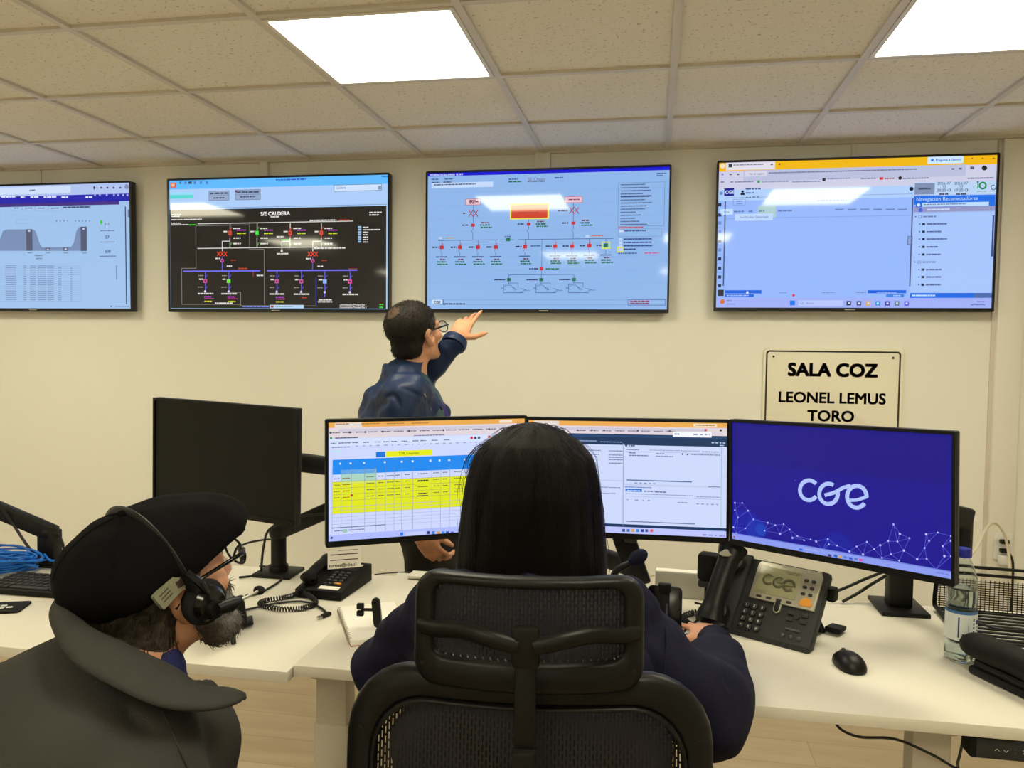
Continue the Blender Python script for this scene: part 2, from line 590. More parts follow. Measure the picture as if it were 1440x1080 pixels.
class Screen:
    """flat picture of a lit screen, drawn as coloured shapes in the plane x (right), z (up), facing -y"""
    STEP = 0.00025

    def __init__(self, w, h, quad, bg):
        self.w, self.h = w, h
        self.Hm = homography(quad, [(-w / 2, h / 2), (w / 2, h / 2), (w / 2, -h / 2), (-w / 2, -h / 2)])
        self.v, self.f, self.c = [], [], []
        self.scale = h / (0.5 * (abs(quad[3][1] - quad[0][1]) + abs(quad[2][1] - quad[1][1])))
        self._poly([(-w / 2, h / 2), (-w / 2, -h / 2), (w / 2, -h / 2), (w / 2, h / 2)], bg, 0)

    def P(self, x, y):
        q = self.Hm @ np.array([x, y, 1.0])
        return q[0] / q[2], q[1] / q[2]

    def _poly(self, pts, col, layer, clip=True):
        b = len(self.v)
        for x, z in pts:
            x = max(-self.w / 2, min(self.w / 2, x))
            z = max(-self.h / 2, min(self.h / 2, z))
            self.v.append((x, -layer * self.STEP, z))
        self.f.append(tuple(range(b, b + len(pts))))
        self.c.append(lin(col))

    def rect(self, x0, y0, x1, y1, col, layer=1):
        (a, t), (b_, u) = self.P(x0, y0), self.P(x1, y1)
        lo, hi = min(a, b_), max(a, b_)
        tp, bt = max(t, u), min(t, u)
        self._poly([(lo, tp), (lo, bt), (hi, bt), (hi, tp)], col, layer)
        return self

    def band(self, v0, v1, col, layer=1, u0=0.0, u1=1.0):
        """rectangle in fractions of the screen"""
        x0, x1 = (u0 - .5) * self.w, (u1 - .5) * self.w
        z0, z1 = (.5 - v0) * self.h, (.5 - v1) * self.h
        self._poly([(x0, z0), (x0, z1), (x1, z1), (x1, z0)], col, layer)
        return self

    def poly(self, pts, col, layer=1):
        self._poly([self.P(*p) for p in pts], col, layer)
        return self

    def line(self, x0, y0, x1, y1, w, col, layer=2, snap=True):
        a, b_ = Vector((*self.P(x0, y0), 0)), Vector((*self.P(x1, y1), 0))
        if snap:
            if abs(a.x - b_.x) < 0.2 * abs(a.y - b_.y):
                b_.x = a.x
            elif abs(a.y - b_.y) < 0.2 * abs(a.x - b_.x):
                b_.y = a.y
        d = b_ - a
        if d.length < 1e-6:
            return self
        n = Vector((-d.y, d.x, 0)).normalized() * (w * self.scale / 2)
        self._poly([(a.x + n.x, a.y + n.y), (a.x - n.x, a.y - n.y), (b_.x - n.x, b_.y - n.y), (b_.x + n.x, b_.y + n.y)], col, layer)
        return self

    def frame(self, x0, y0, x1, y1, w, col, layer=2):
        (a, t), (b_, u) = self.P(x0, y0), self.P(x1, y1)
        e = w * self.scale / 2
        for p, q, r, s in ((a - e, b_ + e, t + e, t - e), (a - e, b_ + e, u + e, u - e), (a - e, a + e, t, u), (b_ - e, b_ + e, t, u)):
            self._poly([(p, r), (p, s), (q, s), (q, r)], col, layer)
        return self

    def stroke(self, pts, w, col, layer=2):
        P2 = [Vector((*self.P(*p), 0)) for p in pts]
        e = w * self.scale / 2
        L, R_ = [], []
        for i, p in enumerate(P2):
            d = (P2[min(i + 1, len(P2) - 1)] - P2[max(i - 1, 0)]).normalized()
            n = Vector((-d.y, d.x, 0)) * e
            L.append(p + n)
            R_.append(p - n)
        for i in range(len(P2) - 1):
            self._poly([(L[i].x, L[i].y), (R_[i].x, R_[i].y), (R_[i + 1].x, R_[i + 1].y), (L[i + 1].x, L[i + 1].y)], col, layer)
        return self

    def disc(self, x, y, r, col, layer=3, n=10):
        cx, cz = self.P(x, y)
        e = r * self.scale
        self._poly([(cx + e * math.cos(2 * PI * k / n), cz + e * math.sin(2 * PI * k / n)) for k in range(n)], col, layer)
        return self

    def text(self, x, y, s, size, col, layer=4, bold=0.0, align='c', sx=1.0):
        """lettering centred (or from its left end) at a place, its middle height at y"""
        vs_, fs_ = text_mesh(s, bold)
        cx, cz = self.P(x, y)
        k = size * self.scale
        off = -min(p[0] for p in vs_) * k * sx if align == 'l' else 0
        for f in fs_:
            self._poly([(cx + off + vs_[i][0] * k * sx, cz + (vs_[i][1] - 0.35) * k) for i in f], col, layer)
        return self

    def blur(self, x0, y, x1, h, col, layer=3, seed=0, gap=0.3):
        """a line of writing too small to read: word-length dashes"""
        r = random.Random(int(x0 * 7 + y * 13 + x1) + seed)
        a, z = self.P(x0, y)
        b_, _ = self.P(x1, y)
        e = h * self.scale / 2
        p = a
        while p < b_ - e * 0.5:
            L = e * r.uniform(1.6, 6.0)
            q = min(p + L, b_)
            self._poly([(p, z + e * 0.8), (p, z - e * 0.8), (q, z - e * 0.8), (q, z + e * 0.8)], col, layer)
            p = q + e * gap * 2.4
        return self

    def build(self, name, material, parent, Mx=None):
        me = bpy.data.meshes.new(name)
        me.from_pydata([tuple(Mx @ Vector(p)) for p in self.v] if Mx else self.v, [], self.f)
        ca = me.color_attributes.new('Col', 'FLOAT_COLOR', 'CORNER')
        cols = np.concatenate([np.tile(np.array(c, np.float32), len(f)) for c, f in zip(self.c, self.f)])
        ca.data.foreach_set('color', cols)
        me.update()
        return mesh_object(name, me, material, parent)

def arc(cx, cy, r, a0, a1, n=22, sy=1.0):
    return [(cx + r * math.cos(math.radians(a0 + (a1 - a0) * i / n)), cy - sy * r * math.sin(math.radians(a0 + (a1 - a0) * i / n))) for i in range(n + 1)]

def round_logo(draw, cx, cy, r, dx=1.62, slant=0.0):
    """three joined round letters c, G, e; draw(points) strokes each"""
    x0 = cx - dx * r
    draw(arc(x0, cy - slant, r, 48, 318))
    draw(arc(cx, cy, r, 52, 345) + [(cx + r * 0.99, cy - 0.02 * r)] )
    draw([(cx + 0.05 * r, cy + 0.12 * r), (cx + 0.6 * r, cy - 0.28 * r), (cx + 1.1 * r, cy - 0.62 * r)])
    x2 = cx + dx * r
    draw(arc(x2, cy + slant, r, 168, 10) )
    draw(arc(x2, cy + slant, r, 168, 318))
    draw([(x2 - 0.72 * r, cy + slant + 0.42 * r), (x2 + 0.1 * r, cy + slant + 0.12 * r), (x2 + 1.0 * r, cy + slant - 0.10 * r)])

# ------------------------------------------------------------------ wall televisions
def television(x0, x1, z0, z1, label, screen):
    w, h = x1 - x0, z1 - z0
    t = thing('television', label, 'television', ((x0 + x1) / 2, WALL - 0.06, z0), 0, 'televisions along the wall')
    b = MB()
    b.box((0, 0.022, h / 2), (w, 0.036, h), 0.006)
    b.box((0, 0.036, h * 0.42), (w * 0.7, 0.03, h * 0.6), 0.01)
    b.build('case', M['tv_bezel'], t)
    fr = MB()
    o, i = rrect(w, h, 0.006, 3), rrect(w - 0.018, h - 0.026, 0.002, 3)
    i = [(p[0], p[1] + 0.004) for p in i]
    fr.ring(o, i, 0.0, 0.010, Mx=T(0, 0.002, h / 2) @ RX(PI / 2))
    fr.build('bezel', M['tv_bezel'], t)
    lg = MB().box((0, -0.0085, 0.0085), (0.045, 0.0015, 0.005), 0.0005)
    lg.build('maker_badge', M['silver'], t)
    bk = MB().box((0, 0.048, h * 0.5), (0.42, 0.02, 0.4), 0.004)
    bk.build('wall_bracket', M['dark_metal'], t)
    screen(w - 0.016, h - 0.024).build('screen', M['screen_tv'], t, T(0, 0.0005, h / 2 + 0.004))
    return t

GREY_T = (96, 108, 140)

def screen_report(w, h):
    s = Screen(w, h, [(-700, 172), (875, 132), (898, 1010), (-690, 1016)], (158, 194, 236))
    s.band(0, .085, (176, 196, 240))
    s.band(.012, .07, (206, 222, 250), 2, .1, .7)
    s.band(.085, .143, (28, 30, 172), 1)
    s.band(.143, .17, (66, 44, 128), 1, 0, .945)
    for x in (585, 640, 690, 740, 795):
        s.blur(x - 7, 168, x + 9, 14, (60, 70, 110))
    s.rect(577, 157, 586, 180, (20, 22, 60), 4)
    s.disc(848, 160, 17, (128, 140, 180))
    s.blur(55, 186, 98, 10, (90, 100, 140))
    for x0, x1 in ((-420, -330), (-300, -210), (-180, -60), (-20, 15), (60, 128), (168, 272), (315, 370), (512, 566)):
        s.blur(x0, 233, x1, 13, (226, 232, 255), seed=3)
    for x in (590, 630, 686, 745, 779, 820, 855):
        s.rect(x - 7, 211, x + 7, 224, (160, 170, 240), 3)
    for x0, x1 in ((-420, -310), (-300, -200), (-100, -8), (-8, 98), (100, 205), (207, 318)):
        s.frame(x0, 296, x1, 324, 2, (130, 160, 205))
        s.blur(x0 + 22, 310, x1 - 24, 9, (100, 120, 160))
    s.blur(330, 304, 550, 13, (60, 72, 110), gap=.2)
    for x in list(range(275, 380, 30)) + list(range(430, 570, 29)):
        s.rect(x - 5, 391, x + 5, 402, (110, 140, 190), 3)
    s.frame(-60, 390, 30, 415, 2, (140, 165, 205))
    A = (120, 142, 182)
    s.poly([(-690, 470), (-560, 470), (-540, 500), (-500, 575), (-460, 586), (-250, 584), (-200, 540), (-170, 470), (-140, 458), (80, 456), (98, 466), (118, 510), (134, 555), (156, 583), (395, 578), (418, 545), (436, 470), (456, 442), (473, 437), (525, 436), (525, 605), (-690, 610)], A, 1)
    Dk = (84, 88, 116)
    for x0, y0, x1 in ((-640, 470, -585), (22, 456, 76), (180, 586, 222), (328, 583, 372), (472, 437, 525)):
        s.rect(x0, y0, x1, 606, Dk, 2)
    for x, y in ((48, 468), (203, 598), (350, 594), (497, 452)):
        s.rect(x - 9, y - 6, x + 9, y + 5, (190, 205, 230), 3)
    for x in (55, 203, 352, 505):
        s.blur(x - 18, 621, x + 20, 6, GREY_T)
    s.blur(95, 641, 158, 7, GREY_T)
    s.blur(105, 661, 156, 8, GREY_T)
    for i in range(17):
        yy = 718 + i * 15
        s.line(-640, yy + 6, 478, yy - 1, 1.6, (134, 158, 205), 2)
        for x0, x1 in ((-600, -520), (-480, -400), (-300, -210), (-150, -60), (0, 24), (54, 102), (118, 190), (198, 252), (288, 316), (392, 406)):
            if i or x0 < 280:
                s.blur(x0, yy - 7, x1, 6, (112, 128, 176), seed=i)
    for x in (390, 475):
        s.line(x, 716, x, 955, 1.6, (140, 164, 208))
    s.disc(643, 402, 11, (60, 205, 60), 3)
    s.rect(634, 396, 650, 420, (60, 205, 60), 3)
    s.text(690, 418, '111', 26, (70, 80, 120), bold=.02)
    s.blur(635, 464, 748, 9, (90, 104, 150))
    s.text(692, 508, '57', 30, (70, 80, 120), bold=.02)
    s.blur(638, 544, 752, 8, (90, 104, 150))
    s.text(699, 608, '638', 28, (70, 80, 120), bold=.02)
    s.blur(630, 642, 770, 8, (90, 104, 150))
    s.line(770, 705, 774, 805, 7, (96, 116, 168))
    s.line(838, 296, 855, 980, 8, (44, 52, 92))
    s.blur(724, 994, 734, 10, (40, 50, 90))
    s.blur(760, 994, 880, 8, (120, 146, 190))
    s.rect(858, 318, 872, 370, (96, 120, 168), 3)
    return s

def screen_substation(w, h):
    s = Screen(w, h, [(75, 98), (1338, 68), (1345, 840), (88, 845)], (164, 205, 250))
    s.band(0, .068, (96, 186, 255), 1)
    s.band(.068, .225, (172, 206, 250), 1)
    s.rect(80, 270, 1334, 836, (30, 28, 26), 2)
    wht, bl, ye, gr, rd, pu = (226, 224, 220), (96, 96, 240), (206, 214, 40), (60, 220, 50), (236, 66, 44), (200, 70, 220)
    s.rect(82, 110, 118, 138, (206, 90, 60), 3)
    s.rect(90, 116, 108, 132, (240, 190, 170), 4)
    for x in (140, 170, 200, 225, 260, 295):
        s.rect(x - 6, 103, x + 8, 118, (80, 130, 190), 3)
    s.rect(188, 103, 208, 116, (60, 70, 80), 4)
    s.blur(696, 96, 870, 10, (30, 96, 200))
    s.blur(1300, 80, 1335, 8, (30, 96, 200))
    s.rect(78, 168, 218, 200, (150, 220, 250), 2)
    s.rect(80, 182, 218, 200, (90, 214, 210), 3)
    for x0, x1, y0, y1 in ((308, 426, 160, 212), (462, 608, 154, 208)):
        s.rect(x0, y0, x1, y1, (150, 170, 206), 2)
        s.frame(x0, y0, x1, y1, 3, (110, 124, 150), 3)
        s.line(x0, (y0 + y1) / 2, x1, (y0 + y1) / 2, 2.5, (110, 124, 150), 4)
        s.blur(x0 + 8, y0 + 13, x1 - 8, 12, (64, 78, 104))
        s.blur(x0 + 28, y0 + 39, x1 - 28, 10, (64, 78, 104))
    s.rect(460, 156, 472, 166, (140, 30, 60), 5)
    s.rect(1030, 128, 1300, 158, (206, 226, 255), 3)
    s.frame(1030, 128, 1300, 158, 3, (110, 130, 160), 4)
    s.text(1042, 143, 'Caldera', 19, (70, 90, 120), align='l')
    s.rect(1280, 132, 1298, 154, (130, 150, 180), 4)
    s.line(84, 262, 1330, 238, 3, (120, 140, 180), 2)
    s.text(694, 290, 'S/E CALDERA', 31, (240, 240, 240), bold=.025)
    s.blur(668, 309, 718, 8, wht)
    for i, y in enumerate((296, 306, 325, 346, 355)):
        s.blur(90, y, (148, 138, 268, 146, 190)[i], 7, wht)
    s.blur(192, 355, 236, 8, gr)
    s.blur(1232, 285, 1302, 9, wht)
    s.blur(1232, 299, 1286, 9, wht)
    s.line(244, 349, 1140, 333, 4, wht, 3)
    s.blur(892, 330, 1044, 9, wht)
    s.blur(1062, 328, 1120, 8, (190, 60, 40))
    s.line(244, 492, 940, 489, 4, wht, 3)
    s.blur(920, 490, 1100, 9, wht)
    gl = (150, 146, 140)
    s.line(236, 360, 546, 356, 2.5, gl, 3).line(233, 362, 236, 606, 2.5, gl, 3).line(546, 356, 546, 496, 2.5, gl, 3).line(546, 498, 632, 500, 2.5, gl, 3).line(632, 500, 634, 812, 2.5, gl, 3)
    s.line(152, 608, 236, 606, 2.5, gl, 3).line(152, 608, 156, 818, 2.5, gl, 3).line(156, 818, 500, 816, 2.5, gl, 3)
    s.line(498, 746, 498, 824, 2.5, gl, 3).line(430, 746, 498, 746, 2.5, gl, 3).line(498, 824, 930, 820, 2.5, gl, 3).line(932, 660, 932, 820, 2.5, (90, 110, 230), 3)
    for x, col, ycol in ((433, rd, rd), (590, gr, gr), (781, rd, rd), (960, rd, rd)):
        s.line(x, 345, x, 376, 4, wht, 3)
        s.line(x, 376, x, 430, 4, col, 3)
        s.rect(x - 10, 390, x + 10, 412, col, 4)
        s.rect(x - 5, 395, x + 5, 407, (150, 30, 24) if col is rd else (40, 255, 60), 5)
        s.line(x, 430, x, 488, 4, wht, 3)
        s.line(x, 478, x + 12, 458, 3, gr, 5, snap=False)
        s.line(x, 386, x + 10, 368, 3, gr if col is gr else rd, 5, snap=False)
        s.blur(x - 38, 394, x - 14, 9, wht)
        s.blur(x + 18, 376, x + 62, 9, wht)
        s.blur(x + 40, 386, x + 92, 8, pu)
        s.blur(x + 40, 405, x + 92, 9, ye)
        s.blur(x + 20, 432, x + 62, 9, wht)
        s.blur(x + 20, 464, x + 64, 9, wht)
    s.line(734, 450, 781, 450, 4, wht, 3).line(734, 450, 734, 505, 4, wht, 3).disc(734, 506, 7, wht)
    s.blur(704, 424, 748, 10, wht).line(730, 442, 780, 442, 5, gr, 4).blur(706, 522, 772, 9, wht)
    for x0, xt in ((388, 433), (912, 960)):
        s.line(x0, 450, xt, 448, 4, wht, 3).line(x0, 450, x0, 508, 4, wht, 3)
        for k in (-20, 0, 20):
            s.line(x0 + k - 9, 510, x0 + k + 9, 536, 4, rd, 4, snap=False).line(x0 + k + 9, 510, x0 + k - 9, 536, 4, rd, 4, snap=False)
        s.line(x0, 538, x0, 620, 4, bl, 3)
        s.disc(x0 + 1, 562, 11, (220, 90, 160), 4)
        s.disc(x0 + 1, 562, 6, (110, 40, 120), 5)
        s.blur(x0 - 38, 550, x0 - 12, 9, wht).blur(x0 + 28, 594, x0 + 60, 9, wht).blur(x0 + 52, 560, x0 + 82, 8, (170, 50, 40))
    s.line(162, 625, 610, 622, 8, (108, 104, 236), 3).line(650, 620, 1168, 618, 8, (108, 104, 236), 3)
    s.blur(482, 608, 536, 8, (190, 70, 40)).blur(1118, 608, 1166, 8, (150, 60, 60))
    s.line(570, 626, 570, 656, 3, (190, 60, 60), 4).blur(590, 648, 628, 9, wht)
    for i, x in enumerate((291, 428, 707, 848, 983, 1127)):
        s.line(x, 622, x, 742, 4.5, bl, 3)
        col = ((216, 84, 150), (110, 235, 60), (216, 84, 150), (216, 84, 150), (150, 180, 250), (216, 84, 150))[i]
        s.rect(x - 11, 670, x + 11, 692, col, 4)
        if i not in (1, 4):
            s.disc(x, 681, 6, (100, 40, 120), 5)
        s.line(x, 662, x + 14, 646, 3, bl, 4, snap=False).line(x, 728, x + 14, 712, 3, bl, 4, snap=False)
        s.disc(x, 742, 7, (220, 220, 255), 4)
        s.blur(x - 40, 650, x - 12, 7, gl).blur(x - 36, 671, x - 14, 10, wht).blur(x - 42, 717, x - 12, 7, gl)
        if i != 4:
            s.blur(x - 42, 755, x + 48, 10, wht)
        else:
            s.line(x, 742, x, 772, 4.5, bl, 3)
            s.blur(x - 34, 787, x + 42, 9, wht).blur(x - 38, 798, x + 44, 9, wht)
        if i in (0, 1, 2):
            s.blur(x - 6, 773, x + 40, 8, pu).blur(x - 4, 784, x + 50, 7, (190, 60, 130)).blur(x - 4, 800, x + 40, 9, ye)
        if i == 3:
            s.blur(x + 4, 775, x + 32, 8, (200, 50, 40))
    for y in (368, 382, 396, 410, 424, 438, 452):
        s.rect(1170, y - 5, 1188, y + 5, (150, 190, 226), 3)
        s.blur(1198, y + 2, 1198 + (30 if y != 382 else 100), 8, wht)
    s.blur(350, 810, 452, 9, wht)
    s.blur(510, 829, 664, 9, (110, 130, 220))
    s.rect(668, 818, 864, 836, (186, 214, 240), 4)
    s.rect(674, 822, 690, 834, (180, 60, 50), 5)
    s.blur(700, 828, 800, 6, (130, 160, 190), 5)
    s.text(1070, 814, 'Comunicación Principal Rtu 1', 13.5, wht, bold=.02, align='l')
    s.text(1070, 829, 'Comunicación Principal Rtu 2', 13.5, wht, bold=.02, align='l')
    s.blur(1296, 812, 1318, 8, gr).blur(1296, 828, 1318, 8, gr)
    return s

def screen_oneline(w, h):
    bg = (142, 182, 234)
    s = Screen(w, h, [(80, 98), (1372, 58), (1360, 822), (95, 828)], bg)
    s.band(0, .024, (14, 14, 208))
    s.text(92, 108, 'SCHEMATIC/ALLIPEND 13.2KV', 14, (214, 220, 255), bold=.03, align='l')
    ink, red, grn = (62, 92, 146), (196, 44, 54), (18, 112, 74)
    for k in range(9):
        s.line(92, 205 + k * 70, 1340, 172 + k * 70, 1.2, (124, 166, 220), 1)
    s.blur(100, 131, 142, 8, ink).blur(172, 129, 216, 8, ink)
    s.blur(105, 148, 145, 8, (48, 70, 110)).blur(165, 146, 208, 8, (48, 70, 110))
    s.rect(103, 151, 432, 170, (196, 218, 252), 2)
    s.blur(114, 161, 340, 8, (70, 92, 130))
    s.text(664, 128, 'SE Chuto', 25, (104, 92, 120))
    s.blur(616, 142, 708, 7, (96, 110, 150)).blur(514, 129, 564, 9, ink).blur(514, 143, 584, 9, grn).blur(760, 121, 806, 9, ink)
    s.blur(1302, 96, 1352, 7, ink).blur(1302, 107, 1334, 7, ink)
    s.frame(1100, 148, 1342, 376, 2, (100, 130, 176))
    for i in range(14):
        y = 158 + i * 16.4
        s.blur(1112, y, 1112 + (130, 150, 160, 120, 150, 130, 166, 140, 130, 80, 110, 80, 100, 140)[i], 7, (80, 102, 150), gap=.15)
    s.blur(1112, 220, 1275, 8, (40, 60, 110), gap=.12, seed=4)
    s.blur(1100, 388, 1235, 8, (190, 70, 90), gap=.12)
    s.frame(1102, 396, 1330, 432, 2, (116, 146, 196))
    s.rect(1106, 398, 1128, 412, (200, 220, 248), 3)
    s.blur(1134, 405, 1246, 8, ink)
    for i, y in enumerate((450, 468, 486, 504)):
        s.rect(1106, y - 6, 1122, y + 8, (190, 214, 250), 3)
        s.blur(1130, y - 1, (1278, 1278, 1280, 1196)[i], 9, (48, 70, 140), gap=.15)
    s.frame(1100, 493, 1126, 517, 6, (226, 226, 50), 4)
    s.blur(1102, 525, 1200, 8, ink).blur(1240, 522, 1316, 9, (196, 100, 150))
    for x, y, wd in ((327, 252, 40), (862, 238, 47)):
        s.rect(x - wd, y - 15, x + wd, y + 15, (226, 196, 214), 2)
        s.frame(x - wd, y - 15, x + wd, y + 15, 2.5, (190, 80, 90), 3)
        s.blur(x - wd * .55, y, x + wd * .7, 8, (130, 50, 70))
    s.blur(308, 244, 340, 8, (130, 50, 70)).blur(308, 259, 338, 8, (130, 50, 70))
    s.frame(586, 228, 672, 258, 2, (200, 176, 170))
    s.blur(610, 238, 645, 6, (200, 170, 160))
    # the alarm block with its yellow border
    s.rect(524, 261, 734, 342, (240, 226, 70), 3)
    s.rect(532, 268, 725, 336, (206, 60, 40), 4)
    s.rect(532, 268, 725, 296, (228, 122, 92), 5)
    s.blur(565, 311, 680, 6, (160, 30, 36), 6, gap=.1)
    for x, y in ((330, 314), (866, 296)):
        for k in (-13, 13):
            s.line(x + k - 12, y - 18, x + k + 12, y + 18, 4, red if k < 0 else (120, 40, 80), 3, snap=False)
            s.line(x + k + 12, y - 18, x + k - 12, y + 18, 4, red if k > 0 else (120, 40, 80), 3, snap=False)
    for x, y0, yb, yk in ((329, 268, 455, 378), (626, 342, 451, 371), (863, 254, 449, 364)):
        s.line(x, y0, x, yk - 10, 2.5, ink, 2).line(x, yk, x, yb - 50, 2.5, ink, 2).line(x, yb - 34, x, yb, 2.5, ink, 2)
        s.line(x, yb - 34, x - 10, yb - 50, 2.5, ink, 2, snap=False)
        s.rect(x - 10, yk - 8, x + 10, yk + 8, red, 4)
        s.blur(x - 60, yk, x - 26, 9, (48, 66, 110))
        s.blur(x + 44, yk - 14, x + 82, 9, (110, 60, 70)).blur(x + 38, yk - 1, x + 90, 9, (20, 90, 80)).blur(x + 42, yk + 12, x + 102, 9, grn)
    s.blur(274, 314, 290, 10, (110, 60, 80)).blur(778, 298, 830, 9, (80, 60, 100))
    s.line(145, 461, 465, 457, 3, ink).line(475, 456, 508, 456, 3, ink).line(528, 455, 552, 455, 3, ink).line(570, 454, 1078, 445, 3, ink)
    s.rect(508, 446, 529, 463, grn, 4)
    s.blur(500, 438, 532, 8, ink)
    s.blur(178, 447, 236, 7, (220, 110, 90)).blur(958, 432, 1022, 7, (220, 110, 90))
    s.rect(148, 442, 166, 452, (190, 210, 240), 3).rect(928, 428, 948, 440, (190, 210, 240), 3)
    fe = ((165, 497, red), (262, 496, red), (358, 495, red), (453, 494, red), (608, 491, red), (768, 488, red), (858, 487, red), (949, 484, red), (1036, 482, grn))
    for x, y, col in fe:
        s.line(x, y - 38, x, y - 10, 2.5, ink, 2).line(x, y - 8, x + 8, y - 22, 3, red if col is red else grn, 4, snap=False)
        s.rect(x - 11, y - 9, x + 11, y + 10, col, 4)
        s.line(x, y + 10, x - 8, y + 26, 2.5, (150, 80, 110), 2, snap=False).line(x, y + 28, x, y + 46, 2.5, ink, 2)
        s.blur(x - 50, y + 1, x - 18, 10, (40, 60, 110))
        s.blur(x - 30, y + 52, x + 30, 8, ink, gap=.1)
        s.blur(x - 8, y + 66, x + 20, 9, (110, 50, 60))
        s.blur(x - 24, y + 79, x + 26, 9, (16, 96, 80))
        s.blur(x - 22, y + 92, x + 38, 9, grn)
    s.frame(1018, 466, 1056, 498, 6, (214, 230, 60), 5)
    s.blur(638, 488, 694, 8, ink)
    s.line(698, 452, 698, 640, 2.5, ink).rect(688, 601, 708, 617, red, 4)
    s.blur(632, 610, 682, 9, (40, 60, 110)).blur(720, 610, 790, 9, grn)
    s.line(526, 642, 870, 636, 3, ink)
    for x, y in ((526, 668), (697, 667), (870, 665)):
        s.line(x, 640, x, y + 26, 2.5, ink).rect(x - 10, y - 8, x + 10, y + 8, grn, 4)
        s.blur(x - 78, y + 1, x - 18, 9, (40, 60, 110), gap=.1)
        ol = (64, 88, 140)
        s.line(x - 28, y + 26, x - 28, y + 70, 2.5, ol).line(x - 28, y + 70, x + 80, y + 66, 3, ol).line(x, y + 18, x + 48, y + 17, 2.5, ol).line(x + 48, y + 17, x + 48, y + 44, 2.5, ol)
        s.line(x - 44, y + 40, x - 14, y + 56, 2, ol, snap=False).line(x - 44, y + 52, x - 14, y + 34, 2, ol, snap=False)
        s.line(x - 28, y + 30, x + 10, y + 30, 2.5, ol).line(x + 10, y + 30, x + 36, y + 58, 2.5, ol, snap=False).line(x + 20, y + 38, x + 44, y + 54, 2.5, ol, snap=False)
        s.line(x + 60, y + 46, x + 92, y + 54, 2.5, ol, snap=False).line(x + 92, y + 54, x + 60, y + 68, 2.5, ol, snap=False).line(x + 92, y + 56, x + 114, y + 56, 2.5, ol)
    s.line(100, 778, 1352, 770, 2, (110, 146, 198)).line(150, 803, 1352, 796, 2, (110, 146, 198))
    s.rect(122, 778, 174, 802, (206, 226, 250), 3)
    s.text(148, 790, 'CGE', 20, (26, 40, 80), bold=.03, layer=5)
    s.line(180, 776, 180, 804, 4, ink, 3)
    s.blur(186, 799, 296, 9, (48, 70, 120))
    s.frame(1156, 770, 1350, 798, 3, (90, 110, 170))
    s.blur(1166, 778, 1266, 8, (150, 60, 90)).blur(1166, 789, 1266, 8, (150, 60, 90))
    return s

